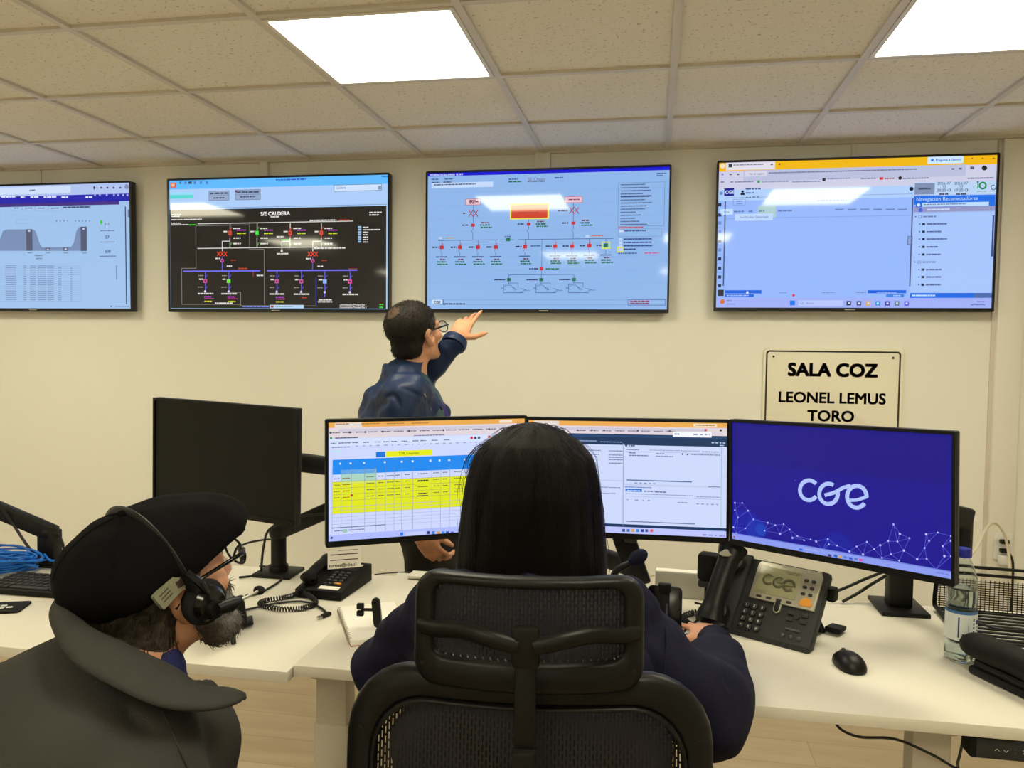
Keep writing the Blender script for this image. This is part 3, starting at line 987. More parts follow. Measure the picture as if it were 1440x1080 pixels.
def screen_browser(w, h):
    s = Screen(w, h, [(68, 98), (1315, 66), (1300, 750), (55, 752)], (152, 186, 255))
    s.band(0, .06, (242, 184, 14))
    s.band(.06, .185, (206, 206, 232))
    s.band(.185, .262, (176, 208, 252))
    s.band(.262, .935, (150, 184, 252), 1, 0, .708)
    s.rect(100, 96, 322, 126, (226, 222, 236), 2)
    s.disc(85, 112, 12, (240, 226, 196), 2)
    s.rect(112, 104, 128, 118, (30, 34, 60), 3)
    s.blur(134, 108, 270, 7, (140, 140, 160))
    s.blur(302, 106, 312, 8, (90, 90, 110)).blur(338, 105, 346, 10, (150, 110, 20))
    s.rect(1006, 72, 1164, 102, (206, 232, 255), 3)
    s.text(1098, 87, 'Pregunta a Gemini', 14, (30, 90, 200), bold=.015)
    s.disc(1026, 89, 6, (40, 110, 240), 4)
    for x in (1205, 1250, 1298):
        s.blur(x - 5, 82, x + 5, 6, (120, 90, 20))
    s.rect(180, 132, 1175, 160, (186, 192, 222), 2)
    s.rect(186, 136, 286, 158, (214, 212, 232), 3)
    s.text(240, 147, 'No es seguro', 12, (80, 84, 110))
    s.blur(294, 144, 960, 7, (120, 126, 160), gap=.15)
    for x in (86, 122, 156):
        s.blur(x - 6, 150, x + 6, 8, (96, 100, 130))
    s.disc(1258, 124, 11, (24, 24, 30)).blur(1195, 124, 1212, 14, (90, 94, 120)).blur(1112, 128, 1126, 8, (90, 94, 120)).blur(1145, 127, 1158, 10, (90, 94, 120))
    for x0, x1, col in ((76, 92, (110, 120, 150)), (120, 134, (120, 128, 160)), (140, 228, (130, 136, 170)), (262, 384, (150, 156, 190)), (400, 528, (140, 146, 180)), (560, 660, (140, 146, 180)), (708, 776, (124, 130, 160)), (814, 858, (150, 100, 120)), (896, 1012, (124, 130, 160)), (1184, 1300, (120, 126, 160))):
        s.blur(x0, 170 if x0 > 500 else 184, x1, 7, col, gap=.2)
    s.rect(792, 164, 808, 175, (216, 30, 40), 4).disc(884, 168, 8, (30, 32, 40)).disc(248, 183, 7, (70, 170, 90))
    s.rect(536, 168, 550, 180, (40, 44, 60), 4)
    s.rect(93, 212, 137, 246, (22, 30, 150), 3)
    s.text(117, 229, 'CGE', 21, (210, 226, 255), bold=.03, layer=5)
    s.disc(176, 227, 6, (16, 18, 40)).rect(167, 234, 185, 242, (16, 18, 40), 3)
    s.blur(190, 215, 258, 9, (70, 90, 150)).blur(190, 233, 232, 8, (90, 110, 170)).blur(192, 252, 250, 5, (40, 50, 90), gap=1.2)
    s.blur(430, 226, 570, 13, (150, 176, 216), gap=.15)
    s.disc(935, 216, 9, (14, 20, 50))
    s.line(100, 255, 940, 248, 2, (120, 146, 210), 2)
    s.blur(512, 268, 645, 8, (112, 134, 196))
    s.frame(134, 262, 188, 288, 2, (128, 150, 206))
    s.blur(148, 270, 174, 6, (110, 132, 190)).blur(148, 281, 176, 6, (110, 132, 190))
    s.rect(246, 291, 326, 345, (172, 206, 206), 2)
    s.blur(250, 315, 276, 8, (110, 134, 180))
    s.blur(136, 317, 182, 8, (100, 124, 186)).blur(204, 316, 222, 8, (100, 124, 186)).blur(336, 314, 400, 8, (100, 124, 186))
    for x in (614, 670, 728, 786, 842, 896):
        s.blur(x - 20, 308, x + 20, 8, (106, 130, 192), gap=.1)
    s.rect(142, 328, 314, 356, (190, 216, 255), 3)
    s.text(228, 341, 'Ver/Ocultar Simbología', 13.5, (50, 84, 160), layer=5)
    s.rect(76, 306, 132, 330, (196, 226, 255), 3)
    s.text(104, 318, 'Lista', 13, (50, 90, 170), layer=5)
    s.line(100, 348, 930, 336, 2, (124, 152, 220), 2)
    s.line(98, 270, 90, 652, 6, (70, 84, 130), 3)
    s.line(942, 258, 928, 652, 6, (76, 92, 140), 3)
    s.frame(923, 428, 941, 464, 3, (90, 110, 160), 4)
    s.rect(924, 430, 940, 462, (140, 166, 220), 3)
    for i, y in enumerate((234, 286, 332, 368, 408, 450, 490, 530, 572, 612, 652)):
        col = (30, 44, 80) if i not in (0, 3, 4, 6) else (110, 140, 210)
        s.rect(66 if i else 72, y - 7, 80 if i else 86, y + 7, col, 3)
        if i > 2:
            s.line(60, y + 21, 86, y + 21, 1.5, (120, 150, 214), 2)
    s.rect(66, 670, 92, 698, (40, 40, 52), 4)
    s.rect(98, 672, 264, 686, (20, 100, 226), 3).rect(98, 690, 230, 702, (20, 100, 226), 3)
    s.blur(106, 696, 206, 7, (190, 214, 255)).disc(200, 682, 6, (220, 230, 255), 4).disc(410, 694, 6, (226, 50, 60))
    s.rect(745, 670, 918, 683, (20, 100, 226), 3).rect(828, 688, 908, 700, (60, 130, 226), 3)
    s.blur(786, 680, 876, 5, (190, 214, 255)).blur(860, 694, 892, 6, (210, 226, 255))
    s.blur(346, 682, 380, 5, (110, 140, 200)).blur(540, 681, 600, 6, (120, 146, 206)).blur(690, 680, 738, 6, (110, 140, 200))
    # right-hand navigation pane
    s.rect(948, 188, 1308, 242, (186, 212, 244), 2)
    s.rect(950, 192, 1038, 240, (126, 142, 178), 3)
    s.blur(966, 216, 1020, 9, (66, 78, 110), 5, gap=.1)
    for x, tt in ((1080, '20:20:13'), (1156, '17:20:13')):
        s.text(x, 191, '2026-07', 17, (50, 56, 86))
        s.text(x, 204, '13', 17, (50, 56, 86))
        s.text(x, 222, tt, 17, (50, 56, 86), bold=.01)
        s.blur(x - 20, 240, x + 22, 8, (60, 66, 96))
    s.rect(1228, 192, 1233, 216, (30, 160, 90), 3)
    s.disc(1230, 186, 4, (24, 60, 60), 3)
    s.stroke(arc(1252, 202, 14, 0, 360), 7, (24, 140, 84), 3)
    s.text(1214, 205, 'r', 26, (90, 150, 150))
    s.blur(1226, 228, 1270, 4, (120, 160, 160))
    s.stroke(arc(1299, 210, 10, 60, 360), 3, (40, 60, 90), 3)
    s.rect(948, 244, 1308, 280, (20, 108, 232), 2)
    s.text(958, 262, 'Navegación Reconectadores', 22, (190, 220, 255), align='l', layer=5)
    s.rect(956, 277, 1308, 292, (30, 110, 226), 3)
    s.rect(984, 279, 1280, 291, (190, 220, 255), 4)
    s.blur(990, 286, 1180, 6, (110, 136, 190), 5)
    s.disc(968, 288, 7, (220, 234, 255), 5)
    s.rect(948, 292, 1308, 320, (148, 150, 196), 2)
    s.disc(977, 311, 9, (60, 96, 220), 4)
    s.blur(1005, 309, 1106, 9, (196, 214, 250), 5, gap=.15)
    s.rect(944, 320, 1306, 680, (166, 198, 252), 2)
    rows = ((340, 0, 0), (373, 1, 90), (407, 1, 66), (440, 1, 92), (475, 1, 52), (509, 1, 66), (543, 0, 0), (577, 1, 70), (610, 1, 68), (645, 1, 68))
    for y, ind, tx in rows:
        x = 955 + ind * 18
        s.blur(x - 2, y, x + 4, 6, (60, 80, 130))
        if ind:
            s.rect(x + 12, y - 5, x + 25, y + 5, (34, 44, 84), 3)
            s.blur(x + 32, y, x + 32 + tx, 8, (86, 104, 158), gap=.15)
        else:
            s.frame(x + 14, y - 5, x + 26, y + 5, 2, (110, 130, 180), 3)
            s.blur(x + 34, y, x + 92, 8, (110, 130, 180))
    s.line(1302, 334, 1296, 518, 7, (54, 70, 130), 4)
    s.rect(936, 682, 1300, 704, (16, 104, 228), 3)
    s.rect(1222, 682, 1300, 702, (70, 104, 170), 4)
    s.blur(944, 693, 1048, 8, (190, 220, 255), 5, gap=.15)
    s.band(.93, 1, (160, 176, 248), 3)
    s.disc(86, 724, 11, (222, 106, 40), 4)
    s.blur(106, 719, 128, 5, (110, 124, 190), 4).blur(106, 735, 142, 5, (130, 142, 200), 4)
    s.rect(394, 718, 416, 739, (20, 116, 240), 4)
    s.rect(432, 716, 634, 742, (182, 198, 255), 4)
    s.text(484, 729, 'Buscar', 12, (100, 112, 170), layer=6)
    s.stroke(arc(448, 728, 6, 0, 360, 12), 2, (80, 96, 150), 5)
    for x, col in ((660, (40, 46, 70)), (706, (70, 80, 130)), (748, (232, 170, 60)), (790, (40, 150, 220)), (834, (70, 60, 170)), (877, (90, 120, 120)), (920, (90, 70, 220))):
        s.rect(x - 10, 719, x + 10, 739, col, 4)
        s.rect(x - 4, 724, x + 5, 733, (200, 216, 250), 5)
    s.blur(1236, 720, 1270, 6, (100, 112, 180), 4).blur(1208, 734, 1272, 6, (100, 112, 180), 4)
    return s

television(-3.935, -2.735, 1.638, 2.328, 'television at the left end of the wall, half out of frame, showing a grey chart', screen_report)
television(-2.523, -1.305, 1.638, 2.332, 'television showing a black substation diagram under a pale blue header', screen_substation)
television(-1.118, 0.070, 1.640, 2.332, 'television showing a pale blue line diagram with a red alarm block', screen_oneline)
television(0.276, 1.472, 1.650, 2.342, 'television at the right end showing a browser page with a yellow top bar', screen_browser)

# ------------------------------------------------------------------ desk monitors
def monitor(x, y, z, yaw, roll, label, screen=None, mats=None):
    """z is the middle of the panel; it faces -y before the turn"""
    w, h = 0.54, 0.325
    t = thing('computer_monitor', label, 'monitor', (x, y, z - h / 2), yaw)
    if roll:
        t.rotation_euler = (0, -roll, yaw)
    b = MB()
    b.box((0, 0.014, h / 2), (w, 0.022, h), 0.004)
    b.box((0, 0.03, h * 0.48), (w * 0.62, 0.026, h * 0.55), 0.012)
    b.box((0, 0.048, h * 0.5), (0.12, 0.02, 0.12), 0.004)
    b.build('case', M['bezel'], t)
    f = MB()
    o = rrect(w, h, 0.004, 3)
    i = [(p[0], p[1] + 0.0035) for p in rrect(w - 0.014, h - 0.023, 0.001, 3)]
    f.ring(o, i, 0.0, 0.006, Mx=T(0, 0.003, h / 2) @ RX(PI / 2))
    f.build('bezel', M['bezel'], t)
    sw, sh = w - 0.013, h - 0.022
    if screen:
        screen(sw, sh).build('screen', M['screen'], t, T(0, 0.0008, h / 2 + 0.0035))
    else:
        MB().box((0, 0.002, h / 2 + 0.0035), (sw, 0.002, sh)).build('screen', M['panel_off'], t, smooth=0)
    return t

def browser_head(s, dark):
    s.band(0, .045, (236, 172, 84), 1)
    s.band(.045, .135, (226, 214, 222), 1)
    s.band(.058, .085, (206, 200, 216), 2, .05, .9)
    s.band(.006, .045, (232, 220, 214), 2, .03, .16)

def screen_sheet(w, h):
    s = Screen(w, h, [(55, 52), (716, 46), (711, 408), (48, 466)], (206, 216, 255))
    browser_head(s, False)
    s.band(.012, .038, (244, 226, 200), 2, .86, .93)
    for x0, x1 in ((80, 128), (170, 234), (258, 318), (344, 400)):
        s.blur(x0, 58, x1, 4, (170, 120, 60))
    for x in range(62, 640, 44):
        s.blur(x, 88 - (x - 60) * .014, x + 34, 4, (110, 100, 116))
    for x in (62, 130, 184, 244, 334, 450, 600):
        s.disc(x, 88 - (x - 60) * .014, 3.5, (60, 60, 90))
    s.band(.14, .20, (214, 226, 255), 1)
    s.disc(64, 106, 4, (40, 140, 90))
    s.blur(78, 106, 158, 4.5, (70, 80, 120), gap=.15)
    s.blur(350, 100, 452, 4, (110, 120, 160))
    s.disc(543, 109, 5, (220, 40, 90)).disc(555, 109, 5, (60, 70, 120)).disc(567, 109, 5, (70, 90, 130)).disc(600, 106, 5, (210, 90, 60)).disc(616, 106, 5, (50, 60, 90))
    for i, x in enumerate((62, 90, 112, 138, 176, 218, 246, 272, 308, 346, 372, 410, 450)):
        s.blur(x, 124 - (x - 60) * .022, x + 20, 4, (96, 106, 150))
    s.blur(66, 138, 130, 4, (110, 120, 160)).blur(150, 134, 560, 4, (150, 160, 200), gap=3)
    s.rect(66, 148, 98, 154, (190, 226, 236), 2)
    # coloured table
    s.rect(220, 154, 252, 172, (20, 120, 220), 2)
    s.rect(254, 152, 411, 166, (232, 238, 20), 2)
    s.text(333, 159, 'CGE_Coquimbo', 10, (40, 50, 30), layer=5, bold=.01)
    s.rect(68, 181, 700, 205, (26, 138, 240), 2)
    for x in (95, 131, 178, 250, 308, 345, 405, 436, 468, 520, 570, 610):
        s.rect(x - 3, 190 - (x - 60) * .03 + 2, x + 3, 196 - (x - 60) * .03 + 2, (220, 234, 255), 4)
    s.rect(98, 216, 220, 258, (170, 212, 196), 2)
    s.rect(66, 258, 700, 325, (226, 232, 30), 2)
    for x0 in (66, 98, 134, 180, 220, 252, 282, 308, 346, 410, 440, 470, 524, 580, 640, 690):
        s.line(x0, 206, x0, 436 - (x0 - 60) * .06, 1.0, (120, 136, 170), 3)
    for k in range(5):
        y = 258 + k * 22
        s.line(66, y, 700, y - 38, 1.0, (150, 150, 90) if k < 4 else (150, 160, 200), 3)
        for x0, x1 in ((70, 92), (102, 128), (186, 212), (226, 246), (256, 280), (286, 302), (318, 334), (362, 396), (414, 434), (446, 462), (484, 510), (540, 570), (600, 630)):
            if k < 4:
                s.blur(x0, y - 11 - (x0 - 66) * .06, x1, 3.4, (150, 60, 40) if x0 == 102 else (96, 100, 70), 4)
    s.blur(360, 254, 398, 4.5, (40, 44, 30), 5, gap=.1)
    s.blur(364, 297, 390, 4, (40, 44, 30), 5, gap=.1).blur(358, 304, 396, 4, (40, 44, 30), 5, gap=.1)
    for k in range(7):
        s.line(60, 346 + k * 12, 700, 312 + k * 9, 1.0, (160, 170, 206), 3)
    s.disc(133, 303, 4, (200, 50, 40), 5)
    s.line(60, 418, 250, 407, 3, (110, 120, 150), 4)
    s.blur(70, 428, 176, 4, (110, 120, 160)).rect(100, 421, 116, 432, (160, 200, 190), 3)
    s.band(.945, 1, (176, 188, 255), 2)
    s.disc(60, 452, 4, (60, 70, 110), 4)
    s.rect(300, 430, 310, 440, (30, 110, 230), 4)
    s.rect(320, 429, 386, 439, (196, 206, 255), 3)
    for x, col in ((396, (60, 60, 120)), (412, (60, 120, 190)), (430, (220, 160, 60)), (446, (40, 140, 220)), (460, (40, 70, 170)), (476, (90, 90, 200)), (530, (210, 80, 60))):
        s.rect(x - 5, 424, x + 5, 433, col, 4)
    return s

def screen_ticket(w, h):
    s = Screen(w, h, [(727, 46), (1403, 50), (1403, 447), (727, 425)], (206, 218, 252))
    browser_head(s, True)
    s.rect(1288, 54, 1368, 64, (246, 226, 196), 3)
    s.blur(1296, 59, 1360, 4, (150, 110, 60), 4)
    s.disc(1381, 76, 4, (60, 60, 60)).rect(1326, 72, 1334, 79, (200, 60, 60), 4)
    for x in range(890, 1210, 44):
        s.blur(x, 81, x + 32, 4, (120, 110, 126))
    for x in (895, 942, 985, 1100, 1208):
        s.disc(x, 80, 3.4, (60, 70, 110))
    s.band(.115, .21, (24, 54, 92), 2)
    s.band(.125, .142, (34, 72, 116), 3)
    s.rect(1219, 81, 1350, 101, (244, 246, 255), 5)
    s.blur(1224, 90, 1240, 5, (90, 100, 130), 6).blur(1288, 91, 1344, 5, (130, 140, 170), 6, gap=1.2)
    s.blur(890, 116, 960, 4, (150, 176, 216)).blur(972, 119, 1046, 4, (120, 150, 190)).blur(1350, 119, 1398, 4, (190, 206, 236), gap=1).blur(1378, 128, 1394, 4, (190, 206, 236))
    s.line(1050, 124, 1054, 412, 2.5, (150, 164, 206), 3)
    s.line(1384, 132, 1384, 410, 2.0, (170, 184, 222), 3)
    for k, y in enumerate((148, 162, 170, 178, 190)):
        s.blur(890, y, 974 - k * 6, 4, (110, 122, 160)).blur(1000, y + 2, 1048, 4, (110, 122, 160), seed=k)
    s.blur(890, 214, 960, 4, (150, 160, 196)).line(890, 250, 1050, 258, 1.6, (170, 184, 220)).blur(890, 274, 1040, 4, (130, 140, 180)).blur(960, 296, 1024, 4, (140, 150, 190))
    s.disc(1060, 131, 4, (40, 60, 110)).blur(1068, 132, 1090, 5, (70, 84, 130))
    s.blur(1060, 145, 1104, 4, (120, 132, 170)).blur(1140, 146, 1310, 3.4, (150, 160, 196)).blur(1318, 150, 1374, 4, (120, 132, 170))
    s.line(1056, 152, 1384, 160, 1.2, (160, 174, 214), 3)
    s.blur(1070, 156, 1092, 4, (60, 76, 120)).blur(1070, 165, 1136, 4, (90, 104, 150)).blur(1162, 158, 1190, 4, (110, 122, 160)).blur(1162, 167, 1222, 4, (110, 122, 160)).blur(1282, 160, 1380, 4, (120, 132, 170))
    s.disc(1252, 159, 3, (60, 70, 110)).disc(1269, 160, 3, (60, 70, 110))
    s.line(1062, 250, 1284, 258, 4, (96, 116, 156), 3)
    s.blur(1088, 260, 1164, 4, (130, 142, 180), gap=1.4).blur(1340, 270, 1380, 4, (120, 132, 170))
    s.rect(1052, 262, 1384, 276, (196, 206, 240), 2)
    s.rect(1058, 280, 1114, 291, (30, 110, 210), 3)
    s.blur(1064, 286, 1108, 4, (210, 226, 255), 4).blur(1120, 288, 1152, 5, (90, 104, 150)).blur(1158, 290, 1196, 5, (90, 104, 150))
    s.blur(1056, 274, 1146, 4, (80, 120, 200))
    s.blur(1060, 297, 1290, 3.4, (140, 152, 190)).blur(1300, 305, 1382, 4, (140, 152, 190))
    s.line(1056, 306, 1384, 318, 1.2, (160, 174, 214), 3)
    s.blur(1062, 318, 1070, 3, (120, 132, 170)).blur(1090, 319, 1156, 4, (130, 142, 180), gap=3).blur(1236, 326, 1270, 4, (130, 142, 180)).blur(1300, 330, 1380, 4, (130, 142, 180), gap=1.6)
    s.line(1060, 393, 1296, 406, 3.4, (110, 126, 166), 3)
    s.band(.916, .942, (20, 52, 96), 3)
    s.blur(1330, 421, 1396, 4, (130, 160, 210), 4)
    s.band(.942, 1, (190, 198, 255), 3)
    for x, col in ((1052, (60, 80, 150)), (1068, (70, 110, 190)), (1084, (220, 160, 70)), (1100, (40, 140, 220)), (1116, (40, 60, 150)), (1131, (80, 90, 150)), (1148, (226, 90, 110))):
        s.rect(x - 5, 420, x + 5, 430, col, 4)
    s.blur(1322, 437, 1370, 5, (110, 120, 180), 4, gap=1).blur(1378, 440, 1398, 5, (130, 140, 190), 4)
    return s

def screen_logo(w, h):
    s = Screen(w, h, [(90, 355), (1000, 400), (995, 1012), (95, 838)], (18, 6, 142))
    s.band(0, .35, (16, 5, 132), 1)
    for k, (x, y, r, c) in enumerate(((150, 800, 90, (16, 22, 160)), (190, 800, 52, (16, 42, 172)), (210, 800, 26, (14, 62, 182)), (520, 880, 70, (14, 22, 156)))):
        s.disc(x, y, r, c, 1.2 + .2 * k, 24)
    lav = (176, 196, 250)
    s.stroke(arc(404, 637, 37, 40, 322, sy=1.12), 17, lav, 3)
    s.stroke(arc(484, 652, 38, 58, 372, sy=1.12), 17, lav, 3)
    s.stroke([(468, 658), (505, 648), (545, 626), (575, 617)], 15, lav, 3)
    s.stroke(arc(600, 664, 40, 150, -4, sy=1.14), 17, lav, 3)
    s.stroke(arc(600, 664, 40, 150, 322, sy=1.14), 17, lav, 3)
    s.stroke([(562, 680), (600, 678), (642, 664)], 13, lav, 3)
    nodes = [(105, 690), (135, 690), (105, 720), (158, 722), (118, 750), (180, 758), (100, 790), (148, 795), (112, 815), (238, 772), (225, 805), (268, 782), (288, 818), (326, 800), (302, 778), (338, 835), (358, 828), (385, 845), (434, 850), (412, 842), (482, 840), (460, 885), (520, 868), (486, 862), (570, 892), (600, 872), (642, 853), (626, 905), (672, 883), (704, 920), (697, 867), (752, 780), (730, 850), (778, 820), (818, 838), (768, 852), (795, 890), (742, 905), (775, 932), (850, 926), (881, 880), (900, 850), (888, 822), (936, 815), (957, 872), (964, 914), (928, 970), (890, 925), (992, 850), (992, 915), (992, 830)]
    ln = (86, 92, 214)
    P2 = np.array(nodes, float)
    done = set()
    for i, p in enumerate(P2):
        d = np.hypot(*(P2 - p).T)
        for j in np.argsort(d)[1:4]:
            if d[j] < 120 and (j, i) not in done:
                done.add((i, j))
                s.line(p[0], p[1], P2[j][0], P2[j][1], 1.7, ln, 2, snap=False)
    for i, p in enumerate(nodes):
        s.disc(p[0], p[1], 3.6 if i % 3 else 4.6, (186, 190, 255), 3, 8)
    s.disc(347, 596, 3, (90, 100, 220), 3)
    s.band(.945, 1, (140, 156, 240), 3)
    s.band(.945, .953, (110, 126, 220), 4)
    s.disc(104, 830, 4, (200, 60, 60), 5)
    s.rect(366, 877, 380, 889, (40, 110, 230), 5)
    s.rect(388, 880, 440, 892, (170, 184, 250), 5)
    for x, y, c in ((490, 908, (50, 50, 120)), (514, 911, (40, 100, 180)), (533, 914, (220, 170, 90)), (553, 917, (60, 130, 220)), (576, 921, (40, 80, 200)), (598, 924, (90, 120, 190)), (618, 928, (220, 80, 170))):
        s.rect(x - 7, y - 6, x + 7, y + 6, c, 5)
    s.blur(930, 982, 982, 6, (110, 126, 220), 5)
    return s

monitor(-0.570, 1.994, 1.127, 0.518, 0.0, 'lit monitor showing a yellow-banded spreadsheet, left of the long-haired woman', screen_sheet)
monitor(-0.064, 2.124, 1.126, -0.030, 0.015, 'lit monitor half hidden behind the long black hair, showing a pale ticket page', screen_ticket)
monitor(0.418, 1.928, 1.142, -0.669, 0.03, 'lit monitor with a deep blue wallpaper and a pale rounded logo', screen_logo)
monitor(-1.214, 2.067, 1.146, -0.256, -0.02, 'switched-off black monitor behind the man in the flat cap')

# ------------------------------------------------------------------ door sign on the wall
p0, p1 = at_y(1074, 489, WALL - .01), at_y(1271, 491, WALL - .01)
sw, sh = p1.x - p0.x, 0.46
sg = thing('name_sign', 'white name plate lettered SALA COZ on the back wall under the right television', 'sign', ((p0.x + p1.x) / 2, WALL - 0.012, p0.z - sh))
MB().prism(rrect(sw, sh, 0.02, 6), 0, 0.008, T(0, 0.008, sh / 2) @ RX(PI / 2), bev=.001).build('plate', M['sign'], sg)
pr = MB()
pr.ring(rrect(sw - .022, sh - .022, .016, 6), rrect(sw - .037, sh - .037, .011, 6), 0, .0006, T(0, -.0002, sh / 2) @ RX(PI / 2))
TX = T(0, -.0006, 0) @ RX(PI / 2)
for s_, size, z, bold, kx in (('SALA COZ', .083, sh - .128, .040, 1.0), ('LEONEL LEMUS', .0705, sh - .253, .026, .99), ('TORO', .0705, sh - .337, .026, 1.03)):
    pr.text(s_, size, TX @ T(0, z, 0) @ Matrix.Diagonal((kx, 1, 1, 1)), bold=bold)
pr.build('lettering', M['ink'], sg, smooth=0)
for sx in (-1, 1):
    MB().cyl((sx * (sw / 2 - .045), -.0035, sh - .04), (sx * (sw / 2 - .045), .001, sh - .04), .005, n=12).build('screw', M['dark_metal'], sg)

# ------------------------------------------------------------------ desks
def desk(x0, x1, y0, y1, top, label, legs):
    t = thing('desk', label, 'desk', ((x0 + x1) / 2, (y0 + y1) / 2, 0))
    w, d = x1 - x0, y1 - y0
    MB().box((0, 0, top - .0125), (w, d, .025), .0015).build('desktop', M['desk'], t)
    for lx in legs:
        l = MB()
        l.box((lx - t.location.x, -.255, .43), (.076, .06, .54), .004)
        l.box((lx - t.location.x, -.255, .3075), (.084, .068, .535), .004)
        l.box((lx - t.location.x, -.02, .02), (.08, d * .9, .04), .006)
        l.build('leg', M['desk_leg'], t)
        MB().box((lx - t.location.x, 0, top - .04), (.07, d * .86, .025), .003).build('leg_bracket', M['desk_leg'], t)
    MB().box(((legs[0] + legs[-1]) / 2 - t.location.x, .02, top - .052), (legs[-1] - legs[0], .06, .03), .003).build('crossbar', M['desk_leg'], t)
    return t

DZ, DZL = 0.75, 0.742
dk = desk(-0.790, 1.20, 1.645, 2.395, DZ, 'white standing desk at right carrying the blue-wallpaper monitor and grey phone', (-.738, .588))
desk(-2.60, -0.795, 1.625, 2.385, DZL, 'white desk at left, slightly lower, carrying the black monitor and coiled-cord phone', (-2.4, -1.50))
# lifted cable flap at the rear of the right desk
a = at_z(591, 808, DZ)
MB().box((-.672, 2.355, DZ + .009), (.13, .06, .008), .002).box((-.672, 2.38, DZ + .004), (.13, .008, .008)).build('cable_flap', M['desk'], None)
cf = bpy.data.objects['cable_flap']
cf.parent = dk
cf.location = (-dk.location.x, -dk.location.y, 0)

# controller under the front edge of the right desk and its cable
hc = thing('desk_controller', 'black push-button height controller under the front edge of the right desk', 'controller', (.712, 1.70, DZ - .025))
MB().box((0, -.021, -.0245), (.165, .048, .047), .007).build('body', M['black_matte'], hc)
MB().box((0.004, -.0455, -.0245), (.150, .004, .038), .0015).build('faceplate', M['grey_plastic'], hc)
gl = MB()
BX = T(0, -.0477, -.030) @ RX(PI / 2)
for k, s_ in enumerate('^v123'):
    if k < 2:
        z = .0055 if k == 0 else .0035
        sg_ = 1 if k == 0 else -1
        gl.tube([BX @ Vector((-.034 + k * .016 - .004, z - .0025 * sg_, 0)), BX @ Vector((-.034 + k * .016, z + .0015 * sg_, 0)), BX @ Vector((-.034 + k * .016 + .004, z - .0025 * sg_, 0))], .0006, 6)
    else:
        gl.text(s_, .011, BX @ T(-.034 + k * .016, .001, 0), bold=.03)
gl.build('button_mark', M['white_print'], hc, smooth=0)
pts = [Vector((.39, 1.70, DZ - .026)), Vector((.392, 1.69, DZ - .05)), Vector((.43, 1.68, DZ - .062)), Vector((.50, 1.68, DZ - .06)), Vector((.57, 1.68, DZ - .085)), Vector((.615, 1.68, DZ - .108)), Vector((.622, 1.69, DZ - .10)), Vector((.632, 1.70, DZ - .07)), Vector((.634, 1.70, DZ - .045))]
tag(MB().tube(catmull(pts, 6), .0028, 8).build('controller_cable', M['cable']), 'black cable drooping under the right desk to the push-button controller', 'cable')

# ------------------------------------------------------------------ monitor arms
def bar(mb, a, b, w, h, bev=.008):
    """flat-sided beam between two points: w across, h high"""
    a, b = Vector(a), Vector(b)
    d = (b - a)
    x = d.normalized()
    y = Vector((0, 0, 1)).cross(x).normalized()
    z = x.cross(y)
    return mb.box((0, 0, 0), (d.length, w, h), bev, frame_mat((a + b) / 2, x, y, z))

def arm_base(t, base, hgt, sq=.11):
    MB().box((0, 0, .006), (sq * 1.15, sq, .012), .002).build('base_plate', M['dark_metal'], t)
    MB().cyl((0, 0, .012), (0, 0, hgt), .024, n=28).cyl((0, 0, .012), (0, 0, .03), .03, n=28).build('post', M['dark_metal'], t)

# arm of the switched-off monitor
b0 = Vector((-1.165, 2.325, DZL))
t = thing('monitor_stand', 'black jointed arm whose square foot stands left of the coiled-cord phone', 'monitor stand', b0, 0, 'monitor stands along the rear of the desks')
arm_base(t, b0, .14)
elbow = Vector((-.86, 2.30, 1.02)) - b0
lo = bar(MB(), (0, 0, .135), elbow, .042, .05)
lo.ball((0, 0, .135), (.03, .03, .03))
lo.build('lower_link', M['dark_metal'], t)
hi = MB()
sh_ = Vector((-1.19, 2.15, 1.145)) - b0
hi.cyl(elbow - Vector((0, 0, .03)), elbow + Vector((0, 0, .09)), .024, n=24)
bar(hi, elbow + Vector((0, 0, .07)), sh_ + Vector((0.02, 0.0, 0)), .036, .055)
hi.build('upper_link', M['dark_metal'], t)
mb = MB().box((0, 0, 0), (.1, .02, .1), .004, T(*(Vector((-1.196, 2.136, 1.146)) - b0)) @ RZ(-.256))
mb.cyl(Vector((-1.196, 2.136, 1.146)) - b0, sh_ + Vector((0, .0, 0)), .02, n=16)
mb.build('screen_mount', M['dark_metal'], t)
cl = catmull([elbow + Vector((-.01, -.035, .06)), elbow + Vector((-.03, -.04, .0)), Vector((.2, -.045, .22)), Vector((.10, -.045, .2)), Vector((.0, -.05, .16)), Vector((-.03, -.04, .1)), Vector((-.045, -.03, .0145))], 6)
MB().tube(cl, .004, 8).build('cable', M['cable'], t)

# arm cut by the left border
b1 = Vector((-1.952, 2.275, DZL))
t = thing('monitor_stand', 'black jointed arm cut by the left frame edge beside the blue cables', 'monitor stand', b1, 0, 'monitor stands along the rear of the desks')
arm_base(t, b1, .115, .1)
MB().box((0, 0, .06), (.062, .045, .11), .006).build('post_cover', M['dark_metal'], t)
e1 = Vector((-2.27, 2.22, .985)) - b1
bar(MB(), (0.02, 0, .10), e1, .042, .05).ball((.0, 0, .105), .028).build('lower_link', M['dark_metal'], t)
u1 = MB().cyl(e1 - Vector((0, 0, .03)), e1 + Vector((0, 0, .12)), .024, n=24)
bar(u1, e1 + Vector((0, 0, .09)), Vector((-2.045, 2.16, 1.085)) - b1, .036, .05)
u1.build('upper_link', M['dark_metal'], t)
MB().tube(catmull([e1 + Vector((0.1, -.03, .13)), e1 + Vector((.17, -.035, .03)), Vector((-.10, -.04, .135)), Vector((-.03, -.045, .055)), Vector((.04, -.05, .026)), Vector((.11, -.04, .02))], 6), .0045, 8).build('cable', M['cable'], t)
